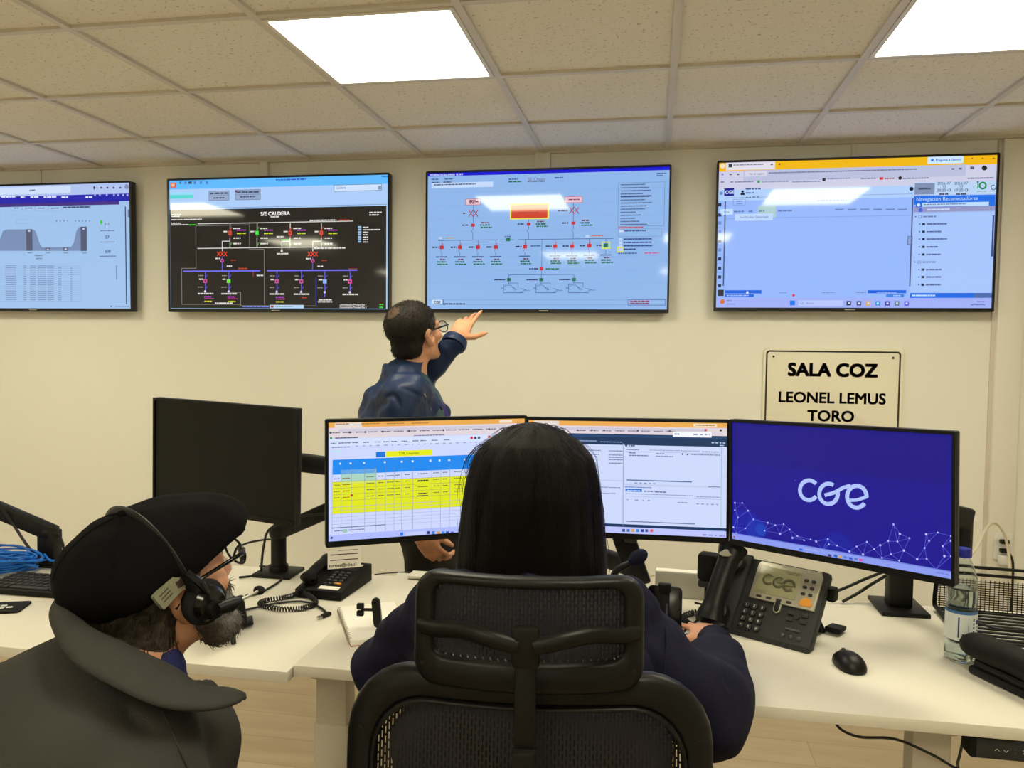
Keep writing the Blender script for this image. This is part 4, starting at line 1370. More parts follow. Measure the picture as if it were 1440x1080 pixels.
MB().tube(catmull([(.03, .0, .10), (.055, -.01, .08), (.065, -.01, .04), (.07, -.005, .004)], 6), .004, 8).build('cable', M['cable'], t)

# stand behind the blue monitor
b2 = Vector((.695, 2.352, DZ))
t = thing('monitor_stand', 'black jointed arm with square foot and thick post behind the blue-wallpaper monitor', 'monitor stand', b2, .0, 'monitor stands along the rear of the desks')
MB().box((0, 0, .006), (.125, .15, .012), .002).build('base_plate', M['dark_metal'], t)
MB().box((0, 0, .075), (.062, .06, .135), .008).cyl((0, 0, .135), (0, 0, .16), .028, n=24).build('post', M['dark_metal'], t)
e2 = Vector((.79, 2.17, .985)) - b2
bar(MB(), (0, 0, .15), e2, .042, .05).build('lower_link', M['dark_metal'], t)
u2 = MB().cyl(e2 - Vector((0, 0, .03)), e2 + Vector((0, 0, .08)), .022, n=24)
bar(u2, e2 + Vector((.012, -.0, .065)), Vector((.49, 2.03, 1.13)) - b2, .04, .056)
u2.build('upper_link', M['dark_metal'], t)
mp = Vector((.418 + .067 * .62, 1.928 + .067 * .784, 1.142)) - b2
MB().box((0, 0, 0), (.1, .014, .1), .004, T(*mp) @ RZ(-.669)).cyl(mp, Vector((.49, 2.03, 1.13)) - b2, .02, n=16).build('screen_mount', M['dark_metal'], t)

# stand of the two middle monitors
b3 = Vector((-.165, 2.345, DZ))
t = thing('monitor_stand', 'dark flat monitor post half hidden behind the long-haired woman', 'monitor stand', b3, 0, 'monitor stands along the rear of the desks')
MB().box((0, 0, .006), (.2, .1, .012), .002).build('base_plate', M['dark_metal'], t)
po = MB()
bar(po, (.0, 0, .01), (.0, 0, .12), .05, .055)
po.box((.115, -.055, .115), (.065, .02, .16), .006, T(0, 0, 0) @ T(.115, -.055, .115) @ RY(-.35) @ T(-.115, .055, -.115))
bar(po, (0, 0, .11), (.115, -.05, .09), .04, .05)
po.build('post', M['dark_metal'], t)
ul = MB()
bar(ul, (0.115, -.05, .17), (.105, -.10, .36), .04, .05)
bar(ul, (.105, -.1, .37), (.1, -.152, .375), .04, .05)
bar(ul, (.105, -.1, .36), (-.445, -.268, .372), .03, .045)
ul.box((.1, -.158, .376), (.1, .012, .1), .003, T(.1, -.158, .376) @ RZ(-.03) @ T(-.1, .158, -.376))
ul.box((-.4375, -.293, .377), (.1, .012, .1), .003, T(-.4375, -.293, .377) @ RZ(.518) @ T(.4375, .293, -.377))
ul.build('screen_mount', M['dark_metal'], t)

# ------------------------------------------------------------------ telephones
def coil(path, R, turns, r, n_per=12):
    P = catmull(path, 40)
    L = len(P)
    out = []
    N = turns * n_per
    up = Vector((0, 0, 1))
    for i in range(N + 1):
        f = i / N * (L - 1)
        k = min(int(f), L - 2)
        p = P[k].lerp(P[k + 1], f - k)
        t_ = (P[k + 1] - P[k]).normalized()
        a_ = t_.cross(up).normalized()
        b_ = a_.cross(t_)
        an = 2 * PI * i / n_per
        out.append(p + (a_ * math.cos(an) + b_ * math.sin(an)) * R)
    return out

def handset(L, w, r):
    """telephone receiver along local y, resting face down, ends at +-L/2"""
    h = MB()
    path, rad = [], []
    for i in range(25):
        f = i / 24
        y = (f - .5) * L
        e = abs(f - .5) * 2
        path.append((0, y, .028 + .010 * (1 - e ** 2) ))
        rad.append(r * (0.78 + .42 * max(0, (e - .55) / .45) ** .8) * (1 if 0 < i < 24 else .55))
    h.tube(path, rad, 16, flat=(w / r / 2 * .9, 0.72))
    for s_ in (-1, 1):
        h.lathe([(w * .30, 0), (w * .44, .004), (w * .47, .014), (w * .44, .03), (w * .3, .036)], 24, Mx=T(0, s_ * (L / 2 - w * .5), -.004))
    return h

pc = at_z(478, 835, DZL)
t = thing('desk_telephone', 'black keypad telephone with coiled cord at the rear of the left desk', 'telephone', (-.932, 2.222, DZL), .0)
t.rotation_euler = (0, 0, -.06)
t.scale = (.90, .72, .84)
wedge = [(-.15, 0), (.15, 0), (.15, .062), (.10, .066), (-.15, .03)]
MB().prism(wedge, -.082, .082, frame_mat((0, 0, 0), (0, 1, 0), (0, 0, 1), (1, 0, 0)), bev=.004).build('body', M['black_matte'], t)
sl = math.atan2(.036, .25)
FM = T(0, -.15, .03) @ RX(sl)       # local plane of the sloping top: x right, y up the slope
k = MB()
for r_ in range(4):
    for c_ in range(3):
        k.box((.005 + c_ * .022, .085 + r_ * .024, .004), (.014, .013, .008), .002, FM)
k.build('keypad', M['key_grey'], t)
k = MB()
for c_ in range(3):
    k.box((.002 + c_ * .018, .060, .003), (.012, .008, .006), .0015, FM)
k.build('function_keys', M['key_grey'], t)
MB().box((.045, .062, .0035), (.026, .009, .007), .0015, FM).build('redial_key', M['orange'], t)
MB().box((.028, .03, .0008), (.07, .026, .0016), .0003, FM).build('number_card', M['paper'], t)
MB().box((.028, .245, .0008), (.08, .018, .0016), .0003, FM).build('name_card', M['paper'], t)
MB().box((.028, .205, .0006), (.075, .03, .0012), .0003, FM).build('display', M['grey_plastic'], t)
hs = handset(.20, .056, .027).build('handset', M['black'], t)
hs.location = (-.050, -.020, .044)
hs.rotation_euler = (sl, 0, 0)
cp = [(-.056, -.135, .04), (-.075, -.16, .014), (-.10, -.20, .010), (-.14, -.255, .010), (-.13, -.30, .010), (-.06, -.325, .010), (.0, -.30, .010), (.026, -.25, .010), (.012, -.2, .010), (-.02, -.165, .012), (-.05, -.145, .02)]
MB().tube(coil(cp, .0075, 74, .002), .0021, 6).build('coiled_cord', M['cable'], t)

# USB lead on the left desk
pts = [at_z(u, v, DZL + .005) for u, v in ((330, 861), (352, 856), (380, 850), (410, 846), (432, 847), (450, 854), (459, 862))]
t = tag(MB().tube(catmull(pts, 8), .0032, 8).build('usb_cable', M['cable']), 'black cable ending in a small plug beside the coiled cord', 'cable')
d = (pts[-1] - pts[-2]).normalized()
q = pts[-1]
MB().box((0, 0, 0), (.032, .013, .010), .003, T(q.x + .006, q.y - .016, DZL + .006) @ RZ(-1.9)).build('plug', M['black'], t)
MB().box((0, 0, 0), (.012, .011, .005), .0006, T(q.x - .003, q.y - .038, DZL + .006) @ RZ(-1.9)).build('plug_tip', M['chrome'], t)
MB().box((0, 0, 0), (.03, .012, .010), .003, T(pts[0].x - .008, pts[0].y - .002, DZL + .006) @ RZ(.15)).build('plug', M['black'], t)

def cable(name, pts, r, m_, label, n=8, cat='cable'):
    return tag(MB().tube(catmull(pts, n), r, 8).build(name, M[m_]), label, cat)

cable('power_cable', [at_z(u, v, DZL + .0045) for u, v in ((345, 838), (362, 835), (380, 826), (396, 815))] + [Vector((-1.15, 2.375, DZL + .0045)), Vector((-1.16, 2.40, DZL - .05)), Vector((-1.16, 2.42, .40))], .0035, 'cable', 'black cable running from the slim tablet past the square arm foot')
cable('wall_cable', [at_z(336, 812, DZL + .0045), at_z(352, 810, DZL + .0045), at_z(368, 806, DZL + .0045), Vector((-1.22, 2.372, DZL + .0045)), Vector((-1.26, 2.38, DZL + .0045))], .0035, 'cable', 'thin black cable behind the tablet running along the desk rear')
cable('video_cable', [at_y(333, 770, 2.42), at_y(350, 763, 2.44), at_y(372, 759, 2.45), at_y(388, 757, 2.44), Vector((-1.16, 2.37, DZL + .14))], .0035, 'cable', 'black cable curving up to the arm of the switched-off monitor')
cable('phone_cable', [Vector((-.86, 2.37, DZL + .004)), Vector((-.82, 2.40, DZL + .003)), Vector((-.74, 2.392, DZ + .003)), Vector((-.70, 2.40, DZ - .02)), Vector((-.70, 2.42, DZ - .25))], .0018, 'cable', 'thin dark line cord leaving the coiled-cord telephone')

# slim grey tablet beside the bearded man's face
ta, tb = at_z(310, 890, DZL), at_z(331, 800, DZL)
t = thing('tablet', 'slim dark grey tablet propped upright beside the face of the man in the cap', 'tablet', (-1.052, 1.845, DZL), 0)
t.rotation_euler = (math.radians(-9), 0, math.radians(121))
MB().prism(rrect(.24, .19, .012, 5), -.006, .006, T(0, 0, .0955) @ RX(PI / 2), bev=.002).build('case', M['grey_plastic'], t)
MB().box((0, .0066, .0955), (.215, .0008, .165)).build('screen', M['panel_off'], t, smooth=0)
MB().box((0.02, -.022, .035), (.06, .034, .07), .006).box((.02, -.022, .004), (.06, .06, .008), .003).build('stand', M['dark_metal'], t)

# note hung under the spreadsheet monitor
t = thing('paper_note', 'small printed paper slip taped under the spreadsheet monitor', 'paper', (-.760, 1.873, .9375), .50)
MB().box((0, 0, 0), (.083, .0006, .052), 0).build('sheet', M['paper'], t, smooth=0)
nm = MB()
NM = T(0, -.0006, 0) @ RX(PI / 2)
for z in (.010, -.004):
    nm.box((0, 0, z), (.07, .0003, .0022), 0, T(0, -.0006, 0))
nm.box((.01, 0, .02), (.05, .0003, .0012), 0, T(0, -.0006, 0))
nm.text('turnos@nlie.cl', .0115, NM @ T(-.004, -.0215, 0), bold=.02)
nm.build('print', M['ink'], t, smooth=0)

# ring-bound notepad and phone grip
np_ = at_z(500, 880, DZ)
t = thing('notepad', 'white wire-bound notepad at the left of the woman in the dark jacket', 'notepad', (-.700, 1.925, DZ), .50)
MB().box((0, 0, .008), (.15, .26, .014), .001).build('pages', M['paper'], t)
MB().box((0, 0, .0008), (.152, .262, .0016)).build('back_cover', M['leather'], t, smooth=0)
w_ = MB()
for i in range(20):
    y = -.115 + i * .0121
    w_.tube([(-.075 + .006 * math.cos(a_), y, .008 + .009 * math.sin(a_)) for a_ in np.linspace(0, 2 * PI, 11)[:-1]], .0009, 5, closed=True)
w_.build('wire_binding', M['chrome'], t)
t = thing('clip_stand', 'small black thumb-screw clip standing on the notepad by the woman', 'clip', (-.683, 1.872, DZ + .015), .1)
MB().prism(rrect(.02, .075, .009, 5), -.006, .006, T(0.01, 0, .038) @ RX(PI / 2) @ RZ(.1), bev=.002).build('arm', M['black'], t)
MB().cyl((0.008, 0, .045), (-.03, -.002, .045), .004, n=12).build('spindle', M['black'], t)
kb = MB()
for z in (.036, .054):
    kb.box((-.032, -.002, z), (.018, .014, .014), .003)
kb.build('thumb_screw', M['black'], t)

# grey desk phone with display
ip = Vector((.137, 2.097, DZ))
yaw_ip = math.radians(-31.0)
t = thing('office_phone', 'dark grey office phone with a silver-framed display reading cge', 'telephone', ip, yaw_ip)
A_ = math.radians(52)
MB().prism([(.085, .088), (.103, .078), (.185, .0), (.165, .0)], .07, .262, frame_mat((0, 0, 0), (0, 1, 0), (0, 0, 1), (1, 0, 0)), bev=.003).build('support', M['black_matte'], t)
MB().prism([(0, 0), (.03, 0), (.149, .150), (.143, .163), (.124, .170), (0, .014)], 0.0, .286, frame_mat((0, 0, 0), (0, 1, 0), (0, 0, 1), (1, 0, 0)), bev=.006).build('body', M['grey_plastic'], t)
FP = T(0, -.001, .012) @ RX(A_)     # face plane: x right, y up the slope, z out
MB().prism([(.108, .092), (.276, .092), (.276, .182), (.270, .196), (.114, .196), (.108, .186)], 0, .010, FP, bev=.003).build('display_frame', M['silver'], t)
MB().box((.172, .146, .0105), (.106, .074, .002), .0006, FP).build('display', M['lcd'], t)
lg = MB()
def lcd_stroke(pts):
    lg.tube([FP @ Vector((p[0], p[1], .0122)) for p in pts], .0040, 8, flat=(1, .3))
def larc(cx, cy, r, a0, a1, n=14):
    return [(cx + r * math.cos(math.radians(a0 + (a1 - a0) * i / n)), cy + r * math.sin(math.radians(a0 + (a1 - a0) * i / n))) for i in range(n + 1)]
lcd_stroke(larc(.147, .149, .0140, 45, 318))
lcd_stroke(larc(.174, .146, .0140, 55, 360))
lcd_stroke([(.172, .1455), (.1875, .146)])
lcd_stroke(larc(.201, .143, .0140, 190, -8))
lcd_stroke(larc(.201, .143, .0140, 160, 318))
lcd_stroke([(.189, .141), (.214, .143)])
lg.build('display_logo', M['lcd_ink'], t, smooth=0)
for y_, x0, x1 in ((.178, .185, .221), (.174, .19, .221), (.116, .125, .152), (.112, .125, .145)):
    MB().box(((x0 + x1) / 2, y_, .0117), (x1 - x0, .0012, .0003), 0, FP).build('display_line', M['lcd_ink'], t, smooth=0)
kb = MB()
for r_ in range(4):
    for c_ in range(3):
        kb.prism(rrect(.0155, .0145, .006, 5), .0, .008, FP @ T(.108 + c_ * .021, .072 - r_ * .0185, 0), bev=.0015)
kb.build('keypad', M['key'], t)
pr = MB()
for r_ in range(4):
    for c_ in range(3):
        pr.text('123456789*0#'[r_ * 3 + c_], .0095, FP @ T(.108 + c_ * .021, .0688 - r_ * .0185, .0084), bold=.02)
pr.build('key_print', M['white_print'], t, smooth=0)
kb = MB()
for k in range(4):
    kb.box((.134 + k * .026, .1, .0105), (.013, .006, .005), .0015, FP)
kb.build('soft_keys', M['key'], t)
kb = MB()
for r_ in range(3):
    for c_ in range(2):
        kb.prism(rrect(.011, .008, .0035, 4), .009, .0125, FP @ T(.240 + c_ * .018, .166 - r_ * .018, 0), bev=.001)
kb.build('line_keys', M['grey_plastic'], t)
MB().prism([(.238, .099), (.266, .099), (.268, .108), (.262, .120), (.245, .120), (.237, .108)], .009, .0125, FP, bev=.001).build('orange_sticker', M['orange'], t)
MB().prism(rrect(.018, .036, .009, 6), 0, .008, FP @ T(.186, .085, 0), bev=.002).build('scroll_rocker_bezel', M['silver'], t)
MB().prism(rrect(.012, .03, .006, 6), .006, .0115, FP @ T(.186, .085, 0), bev=.0015).build('scroll_rocker', M['black'], t)
kb = MB()
for x_, y_ in ((.222, .077), (.256, .077), (.222, .061), (.256, .061)):
    kb.box((x_, y_, .003), (.017, .010, .006), .002, FP)
kb.cyl(FP @ Vector((.239, .069, 0)), FP @ Vector((.239, .069, .007)), .005, n=12)
kb.build('menu_keys', M['key'], t)
MB().box((.236, .036, .002), (.036, .006, .006), .002, FP).build('volume_bar', M['key_grey'], t)
kb = MB()
for x_ in (.216, .236, .256):
    kb.ball(FP @ Vector((x_, .018, .001)), (.0055, .0055, .0055))
kb.build('audio_keys', M['key_grey'], t)
MB().prism([(.165, .006), (.215, .006), (.215, .016), (.165, .02)], .262, .302, frame_mat((0, 0, 0), (0, 1, 0), (0, 0, 1), (1, 0, 0)), bev=.004).build('foot', M['black_matte'], t)
MB().box((.292, .128, .118), (.022, .03, .036), .006).build('foot_hinge', M['black_matte'], t)
# cradle and receiver
MB().prism([(0.0, 0.0), (.088, 0), (.088, .205), (.012, .205), (0, .195)], -.004, .016, FP, bev=.006).build('cradle', M['grey_plastic'], t)
hs = handset(.222, .078, .037)
hs = hs.build('handset', M['black'], t)
hs.matrix_local = FP @ T(.054, .091, .034)
MB().prism([(.0, .004), (.012, .0), (.028, .002), (.034, .008), (.026, .013), (.020, .020), (.011, .018), (.007, .011), (.001, .010)], 0, .006, FP @ T(.037, .153, .0905), bev=.0006).build('handset_emblem', M['silver'], t)
cp = [(.042, -.002, .03), (.03, -.03, .012), (-.01, -.035, .01), (-.05, -.0, .01), (-.045, .05, .012), (-.01, .08, .012)]
MB().tube(coil(cp, .007, 26, .002), .0021, 6).build('coiled_cord', M['cable'], t)

p = at_z(1000, 850, DZ)
t = thing('headset_lifter', 'small black box standing beside the receiver of the grey office phone', 'box', (.165, 2.215, DZ), -.3)
MB().box((0, 0, .06), (.02, .03, .12), .004).build('stand', M['black_matte'], t)
MB().box((0, -.01, .130), (.055, .045, .075), .01).build('body', M['black_matte'], t)
MB().box((0, -.01, .083), (.05, .04, .02), .006).build('base', M['grey_plastic'], t)

t = thing('card_box', 'light grey flat box standing behind the black smartphone', 'box', (.105, 2.335, DZ), -.05)
MB().box((0, 0, .0375), (.17, .035, .075), .003).build('carton', M['grey_box'], t)
MB().box((0, 0, .0755), (.166, .031, .002), .001).build('lid', M['paper'], t)

t = thing('smartphone', 'black smartphone upright in a holder at the right of the chair headrest', 'smartphone', (.036, 1.775, DZ), -.06)
MB().prism(rrect(.077, .158, .012, 5), -.004, .004, T(0, .012, .112) @ RX(PI / 2 - .12), bev=.0015).build('body', M['black_gloss'], t)
hp = MB().box((0, 0, .004), (.07, .06, .008), .003).box((.0, -.004, .098), (.022, .010, .19), .003, RX(.10 - .2) @ T(0, .0, 0))
hp.box((0, .010, .190), (.03, .016, .02), .004)
hp.build('holder', M['black_matte'], t)

cable('white_lead', [at_y(896, 815, 2.42), at_y(925, 807, 2.44), at_y(955, 802, 2.45), at_y(990, 807, 2.44), Vector((.19, 2.40, DZ + .06))], .0035, 'white_cable', 'white cable arching behind the grey box and office phone')
for i, (pts, lb) in enumerate((
        ([(.125, 2.16, .79), (.15, 2.17, .785), (.175, 2.19, .79), (.20, 2.22, .80)], 'thin black cable looping above the others between smartphone and phone receiver'),
        ([(.12, 2.10, .756), (.155, 2.125, .772), (.18, 2.14, .766), (.20, 2.18, .757), (.17, 2.24, .755)], 'black cable lying lowest on the desk between smartphone and phone receiver'),
        ([(.128, 2.13, .757), (.15, 2.12, .78), (.17, 2.10, .79), (.165, 2.06, .76), (.145, 2.03, .755)], 'black cable bent upwards beside the smartphone edge'))):
    cable('desk_cable', [Vector(q) for q in pts], .0028, 'cable', lb)
for pts, lb in (([at_y(912, 842, 2.2), at_y(902, 828, 2.22), at_y(892, 822, 2.25)], 'black cable loop rising right of the chair headrest, upper one'),
                ([at_y(918, 843, 2.2), at_y(908, 833, 2.22), at_y(893, 830, 2.25)], 'black cable loop rising right of the chair headrest, lower one')):
    cable('looped_cable', [Vector((pts[0].x + .004, pts[0].y - .02, DZ + .003))] + pts + [Vector((pts[-1].x - .05, 2.3, DZ + .003))], .003, 'cable', lb)
MB().box((0, 0, 0), (.036, .05, .022), .006, T(.13, 2.00, DZ + .012) @ RZ(.5)).build('cable_adapter', M['black'])
ad = tag(bpy.data.objects['cable_adapter'], 'small black cable adapter lying by the woman\'s fingertips', 'adapter')

# microphone on a gooseneck
t = thing('microphone', 'desk microphone with a navy foam tip just right of the woman\'s hair', 'microphone', (-.10, 2.02, DZ), 0)
MB().lathe([(.055, 0), (.055, .012), (.045, .022), (.012, .028)], 28).build('base', M['black_matte'], t)
tip = at(897, 784, 2.0) - Vector((-.10, 2.02, DZ))
neck = catmull([(0, 0, .02), (-.0, .0, .06), (.01, .0, .11), (tip.x - .055, tip.y, tip.z - .04), (tip.x - .012, tip.y, tip.z - .012)], 8)
MB().tube(neck, [.009] * (len(neck) - 4) + [.0085, .008, .0075, .007], 12).build('gooseneck', M['dark_metal'], t)
MB().ball((0, 0, 0), (.028, .0185, .0185), T(tip.x, tip.y, tip.z) @ RY(-.65)).build('foam_windshield', M['navy_dark'], t)

# ------------------------------------------------------------------ right-hand desk objects
def mouse_mesh():
    bm = bmesh.new()
    bmesh.ops.create_uvsphere(bm, u_segments=32, v_segments=18, radius=1.0)
    for v in bm.verts:
        x, y, z = v.co
        z2 = max(z, -.25)
        w_ = .031 * (1.0 - .12 * y)
        v.co = (math.copysign(abs(x) ** .85, x) * w_, math.copysign(abs(y) ** .9, y) * .052, (z2 + .25) / 1.25 * .036 * (1 - .12 * y - .25 * y * y))
    return bm
t = thing('computer_mouse', 'black wireless mouse on the white desk in front of the office phone', 'mouse', (.457, 1.893, DZ), .22)
MB().bm(mouse_mesh()).build('shell', M['black'], t, smooth=60)
MB().cyl((-.003, .026, .0272), (.003, .026, .0272), .0065, n=16).build('scroll_wheel', M['black_gloss'], t)
MB().tube([(0, .048, .0185), (0, .03, .0318), (0, .0, .0364)], .0006, 6).build('button_seam', M['black_gloss'], t)

# water bottle
t = thing('water_bottle', 'half-full clear plastic water bottle with a blue cap on the right desk', 'bottle', (.728, 1.992, DZ), .3)
pf = [(.026, 0.001), (.032, .004), (.0335, .02), (.033, .04), (.0318, .046), (.0335, .052), (.0335, .125), (.0322, .130), (.0335, .136), (.034, .16), (.0335, .178), (.0305, .198), (.0235, .222), (.0165, .238), (.0135, .244), (.0135, .262)]
pf2 = [(r * .965, z) for r, z in reversed(pf[1:])]
bt = MB()
V, Fc = [], []
prof = pf + pf2[:-1] + [(.024, .004), (.001, .004)]
n = 40
for r, z in prof:
    for k in range(n):
        V.append((r * math.cos(2 * PI * k / n), r * math.sin(2 * PI * k / n), z))
for i in range(len(prof) - 1):
    for k in range(n):
        Fc.append((i * n + k, i * n + (k + 1) % n, (i + 1) * n + (k + 1) % n, (i + 1) * n + k))
Fc.append(tuple(reversed(range(n))))
bt.add(V, Fc)
bt.build('shell', M['clear'], t)
MB().lathe([(.001, .006), (.0305, .007), (.0318, .04), (.0305, .046), (.0318, .052), (.0318, .125), (.0305, .130), (.0318, .136), (.0322, .16), (.0318, .172)], 40).build('water', M['water'], t)
MB().lathe([(.0155, .0), (.0162, .003), (.0162, .018), (.0145, .0205)], 32, Mx=T(0, 0, .246)).build('cap', M['cap_blue'], t)
lb = MB()
def wrap(a0, a1, z0, z1, r, mi, n=24):
    V, Fc = [], []
    for i in range(n + 1):
        a_ = a0 + (a1 - a0) * i / n
        V += [(r * math.cos(a_), r * math.sin(a_), z0), (r * math.cos(a_), r * math.sin(a_), z1)]
    for i in range(n):
        Fc.append((2 * i, 2 * i + 2, 2 * i + 3, 2 * i + 1))
    lb.add(V, Fc, mi)
wrap(0, 2 * PI, .054, .117, .0340, 0, 48)
wrap(0, 2 * PI, .117, .124, .0340, 1, 48)
for a_, w_, z0, z1, mi in ((-2.35, .10, .062, .110, 2), (-1.75, .03, .068, .108, 1), (-.95, .45, .094, .104, 2), (-2.0, .28, .062, .072, 2), (-.9, .35, .078, .080, 1), (-.9, .35, .086, .088, 1)):
    wrap(a_ - w_ / 2, a_ + w_ / 2, z0, z1, .0343, mi, 6)
for k in range(5):
    for r_ in (.0028,):
        wrap(-1.42, -1.30, .066 + k * .009, .0715 + k * .009, .0343, 2, 3)
lb.build('label', [M['label'], M['label_blue'], M['label_navy']], t)

# receiver lying in its cradle at the right border
t = thing('cordless_handset', 'chunky black receiver on the desk at the right frame edge, in front of the bottle', 'telephone', (.785, 1.838, DZ), -1.12)
bdy = MB()
pa, ra = [], []
for i in range(21):
    f = i / 20
    pa.append(((f - .5) * .26, 0, .05 + .012 * math.sin(PI * f) + (.008 if f < .3 else 0) * (1 - f / .3 if f < .3 else 0)))
    ra.append(.040 * (.55 + .45 * min(1, min(f, 1 - f) / .12) ** .5))
bdy.tube(pa, ra, 24, flat=(1.0, .72))
bdy.build('handset', M['black_matte'], t)
MB().box((0.02, 0, .026), (.22, .05, .02), .008).box((.02, 0, .010), (.235, .062, .02), .008).build('cradle', M['black'], t)

# wire desk tray
t = thing('wire_tray', 'black wire mesh letter tray at the right frame edge behind the bottle', 'tray', (.985, 2.21, DZ), -.10)
fr = MB()
X0, X1, Y0, Y1 = -.20, .20, -.125, .125
fr.tube([(X0, Y0, .008), (X1, Y0, .008), (X1, Y1, .008), (X0, Y1, .008)], .005, 8, closed=True)
for zz in (.132, .112):
    fr.tube([(X0, Y1, zz), (X1, Y1, zz)], .0045, 8)
fr.tube(catmull([(X0, Y0, .008), (X0 - .004, Y1 - .03, .012), (X0 - .008, Y1, .03), (X0, Y1, .132)], 6), .006, 8)
fr.tube(catmull([(X1, Y0, .008), (X1 + .004, Y1 - .03, .012), (X1 + .008, Y1, .03), (X1, Y1, .132)], 6), .006, 8)
fr.build('frame', M['black'], t)
fl = MB()
for i in range(9):
    y_ = Y0 + .02 + i * .027
    fl.box((0, y_, .010), (X1 - X0, .012, .004), .001)
fl.build('slats', M['dark_metal'], t)
net = MB()
for i in range(14):
    net.tube([(X0, Y1, .012 + i * .0062), (X1, Y1, .012 + i * .0062)], .0014, 5)
for i in range(36):
    x_ = X0 + .005 + i * .0112
    net.tube([(x_, Y1, .01), (x_, Y1, .098)], .0012, 5)
net.build('back_mesh', M['black'], t)
for x_ in (X0 + .02, X1 - .02):
    for y_ in (Y0 + .012, Y1 - .012):
        MB().cyl((x_, y_, 0), (x_, y_, .006), .007, n=12).build('foot', M['black'], t)
t = thing('paper_folder', 'white paper folder under the front of the black wire tray', 'folder', (1.00, 2.075, DZ), -.10)
MB().box((0, 0, .0025), (.34, .03, .005), .001).build('cover', M['paper'], t)
cable('adapter_cable', [Vector((.80, 2.30, DZ + .10)), Vector((.82, 2.26, DZ + .03)), Vector((.85, 2.20, DZ + .022)), Vector((.90, 2.17, DZ + .02)), Vector((.97, 2.18, DZ + .02))], .0035, 'cable', 'black cable draped over the slats of the wire tray')
cable('monitor_lead', [at_y(1160, 836, 2.36), at_y(1185, 828, 2.37), at_y(1215, 815, 2.39), at_y(1245, 803, 2.33)], .0045, 'cable', 'upper of two black cables slanting from the office phone to the right arm post')
cable('monitor_lead', [at_y(1185, 846, 2.36), at_y(1205, 835, 2.375), at_y(1225, 822, 2.39), at_y(1245, 810, 2.34)], .0045, 'cable', 'lower of two black cables slanting from the office phone to the right arm post')

# wall outlet with plugs
oc = at_y(1409, 768, WALL - .03)
t = thing('wall_outlet', 'white double wall outlet with plugs at the right end of the wall', 'outlet', (oc.x, WALL - .03, oc.z))
MB().box((0, -.006, 0), (.075, .012, .12), .004).build('cover', M['white_print'], t)
for z in (.026, -.014):
    MB().box((0, -.024, z), (.036, .026, .018), .005).build('plug', M['black'], t)
MB().box((.002, -.03, -.055), (.05, .036, .04), .006).build('charger', M['white_print'], t)
cable('charger_cable', [at_y(1357, 789, 3.3), at_y(1375, 768, 3.4), at_y(1388, 742, 3.6), at_y(1400, 736, 3.74), at_y(1412, 750, 3.77), at_y(1418, 775, 3.78), at_y(1420, 800, 3.77), at_y(1420, 840, 3.78)], .006, 'white_cable', 'white cable arching over the wall outlet')
cable('plug_cable', [Vector((oc.x + .01, WALL - .07, oc.z - .016)), Vector((oc.x + .025, WALL - .085, oc.z - .06)), Vector((oc.x + .028, WALL - .08, oc.z - .2)), Vector((oc.x + .03, WALL - .06, oc.z - .4))], .005, 'cable', 'black cable hanging from the lower plug of the wall outlet')

# ------------------------------------------------------------------ left-hand desk objects
kc = at_z(55, 822, DZL)
t = thing('keyboard', 'black keyboard on the left desk behind the man in the cap', 'keyboard', (-1.725, 2.045, DZL), .0)
MB().box((0, 0, .009), (.40, .165, .016), .004).build('case', M['black_matte'], t)
kb = MB()
for r_ in range(6):
    for c_ in range(18):
        if r_ == 0 and 4 <= c_ <= 9:
            if c_ == 4:
                kb.box((-.188 + 6.5 * .0222, -.062 + r_ * .0245, .019), (.125, .017, .007), .002)
            continue
        kb.box((-.188 + c_ * .0222, -.062 + r_ * .0245, .019), (.0172, .0175 if r_ < 5 else .012, .007), .002)
kb.build('keys', M['key'], t)

t = thing('desk_card', 'black strip with white shapes lying in front of the left keyboard', 'card', (-1.785, 1.845, DZL), .35)
MB().prism(rrect(.20, .09, .01, 4), 0, .006, None, bev=.001).build('strip', M['black_matte'], t)
wm = MB()
for k in range(7):
    wm.prism(rrect(.016, .012, .004, 3), .0062, .0068, T(.002 + (k % 4) * .02, -.012 + (k // 4) * .02 + .004 * (k % 2), 0))
wm.ring(rrect(.05, .03, .012, 4), rrect(.03, .012, .005, 4), .0062, .0068, T(-.04, .01, 0))
wm.build('white_shapes', M['white_print'], t, smooth=0)

t = thing('cable_bundle', 'coiled bundle of bright blue network cable at the left frame edge', 'cable', (-2.10, 2.165, DZL), 0)
rr = random.Random(3)
for k in range(22):
    a0, b0_ = .17 + rr.uniform(-.03, .03), .062 + rr.uniform(-.03, .02)
    z0 = .008 + rr.random() * .05
    ph = rr.uniform(-.12, .12)
    pts = []
    for i in range(24):
        an = 2 * PI * i / 24
        pts.append((a0 * math.cos(an) * (1 + .03 * math.sin(3 * an + k)), b0_ * math.sin(an) + .012 * math.sin(2 * an + k) + ph * .06 * math.cos(an), max(.005, z0 + .012 * math.sin(2 * an + k * 1.7))))
    MB().tube(pts, .0034, 7, closed=True).build('loop', M['blue_cable'], t)
MB().box((.02, -.06, .035), (.018, .03, .045), .004).build('tie', M['black'], t)
cable('network_cable', [Vector((-1.93, 2.225, DZL + .045)), Vector((-1.90, 2.215, DZL + .03)), Vector((-1.86, 2.21, DZL + .03)), Vector((-1.80, 2.22, DZL + .005)), Vector((-1.70, 2.26, DZL + .005))], .004, 'blue_cable', 'single blue network cable running right past the left arm post')

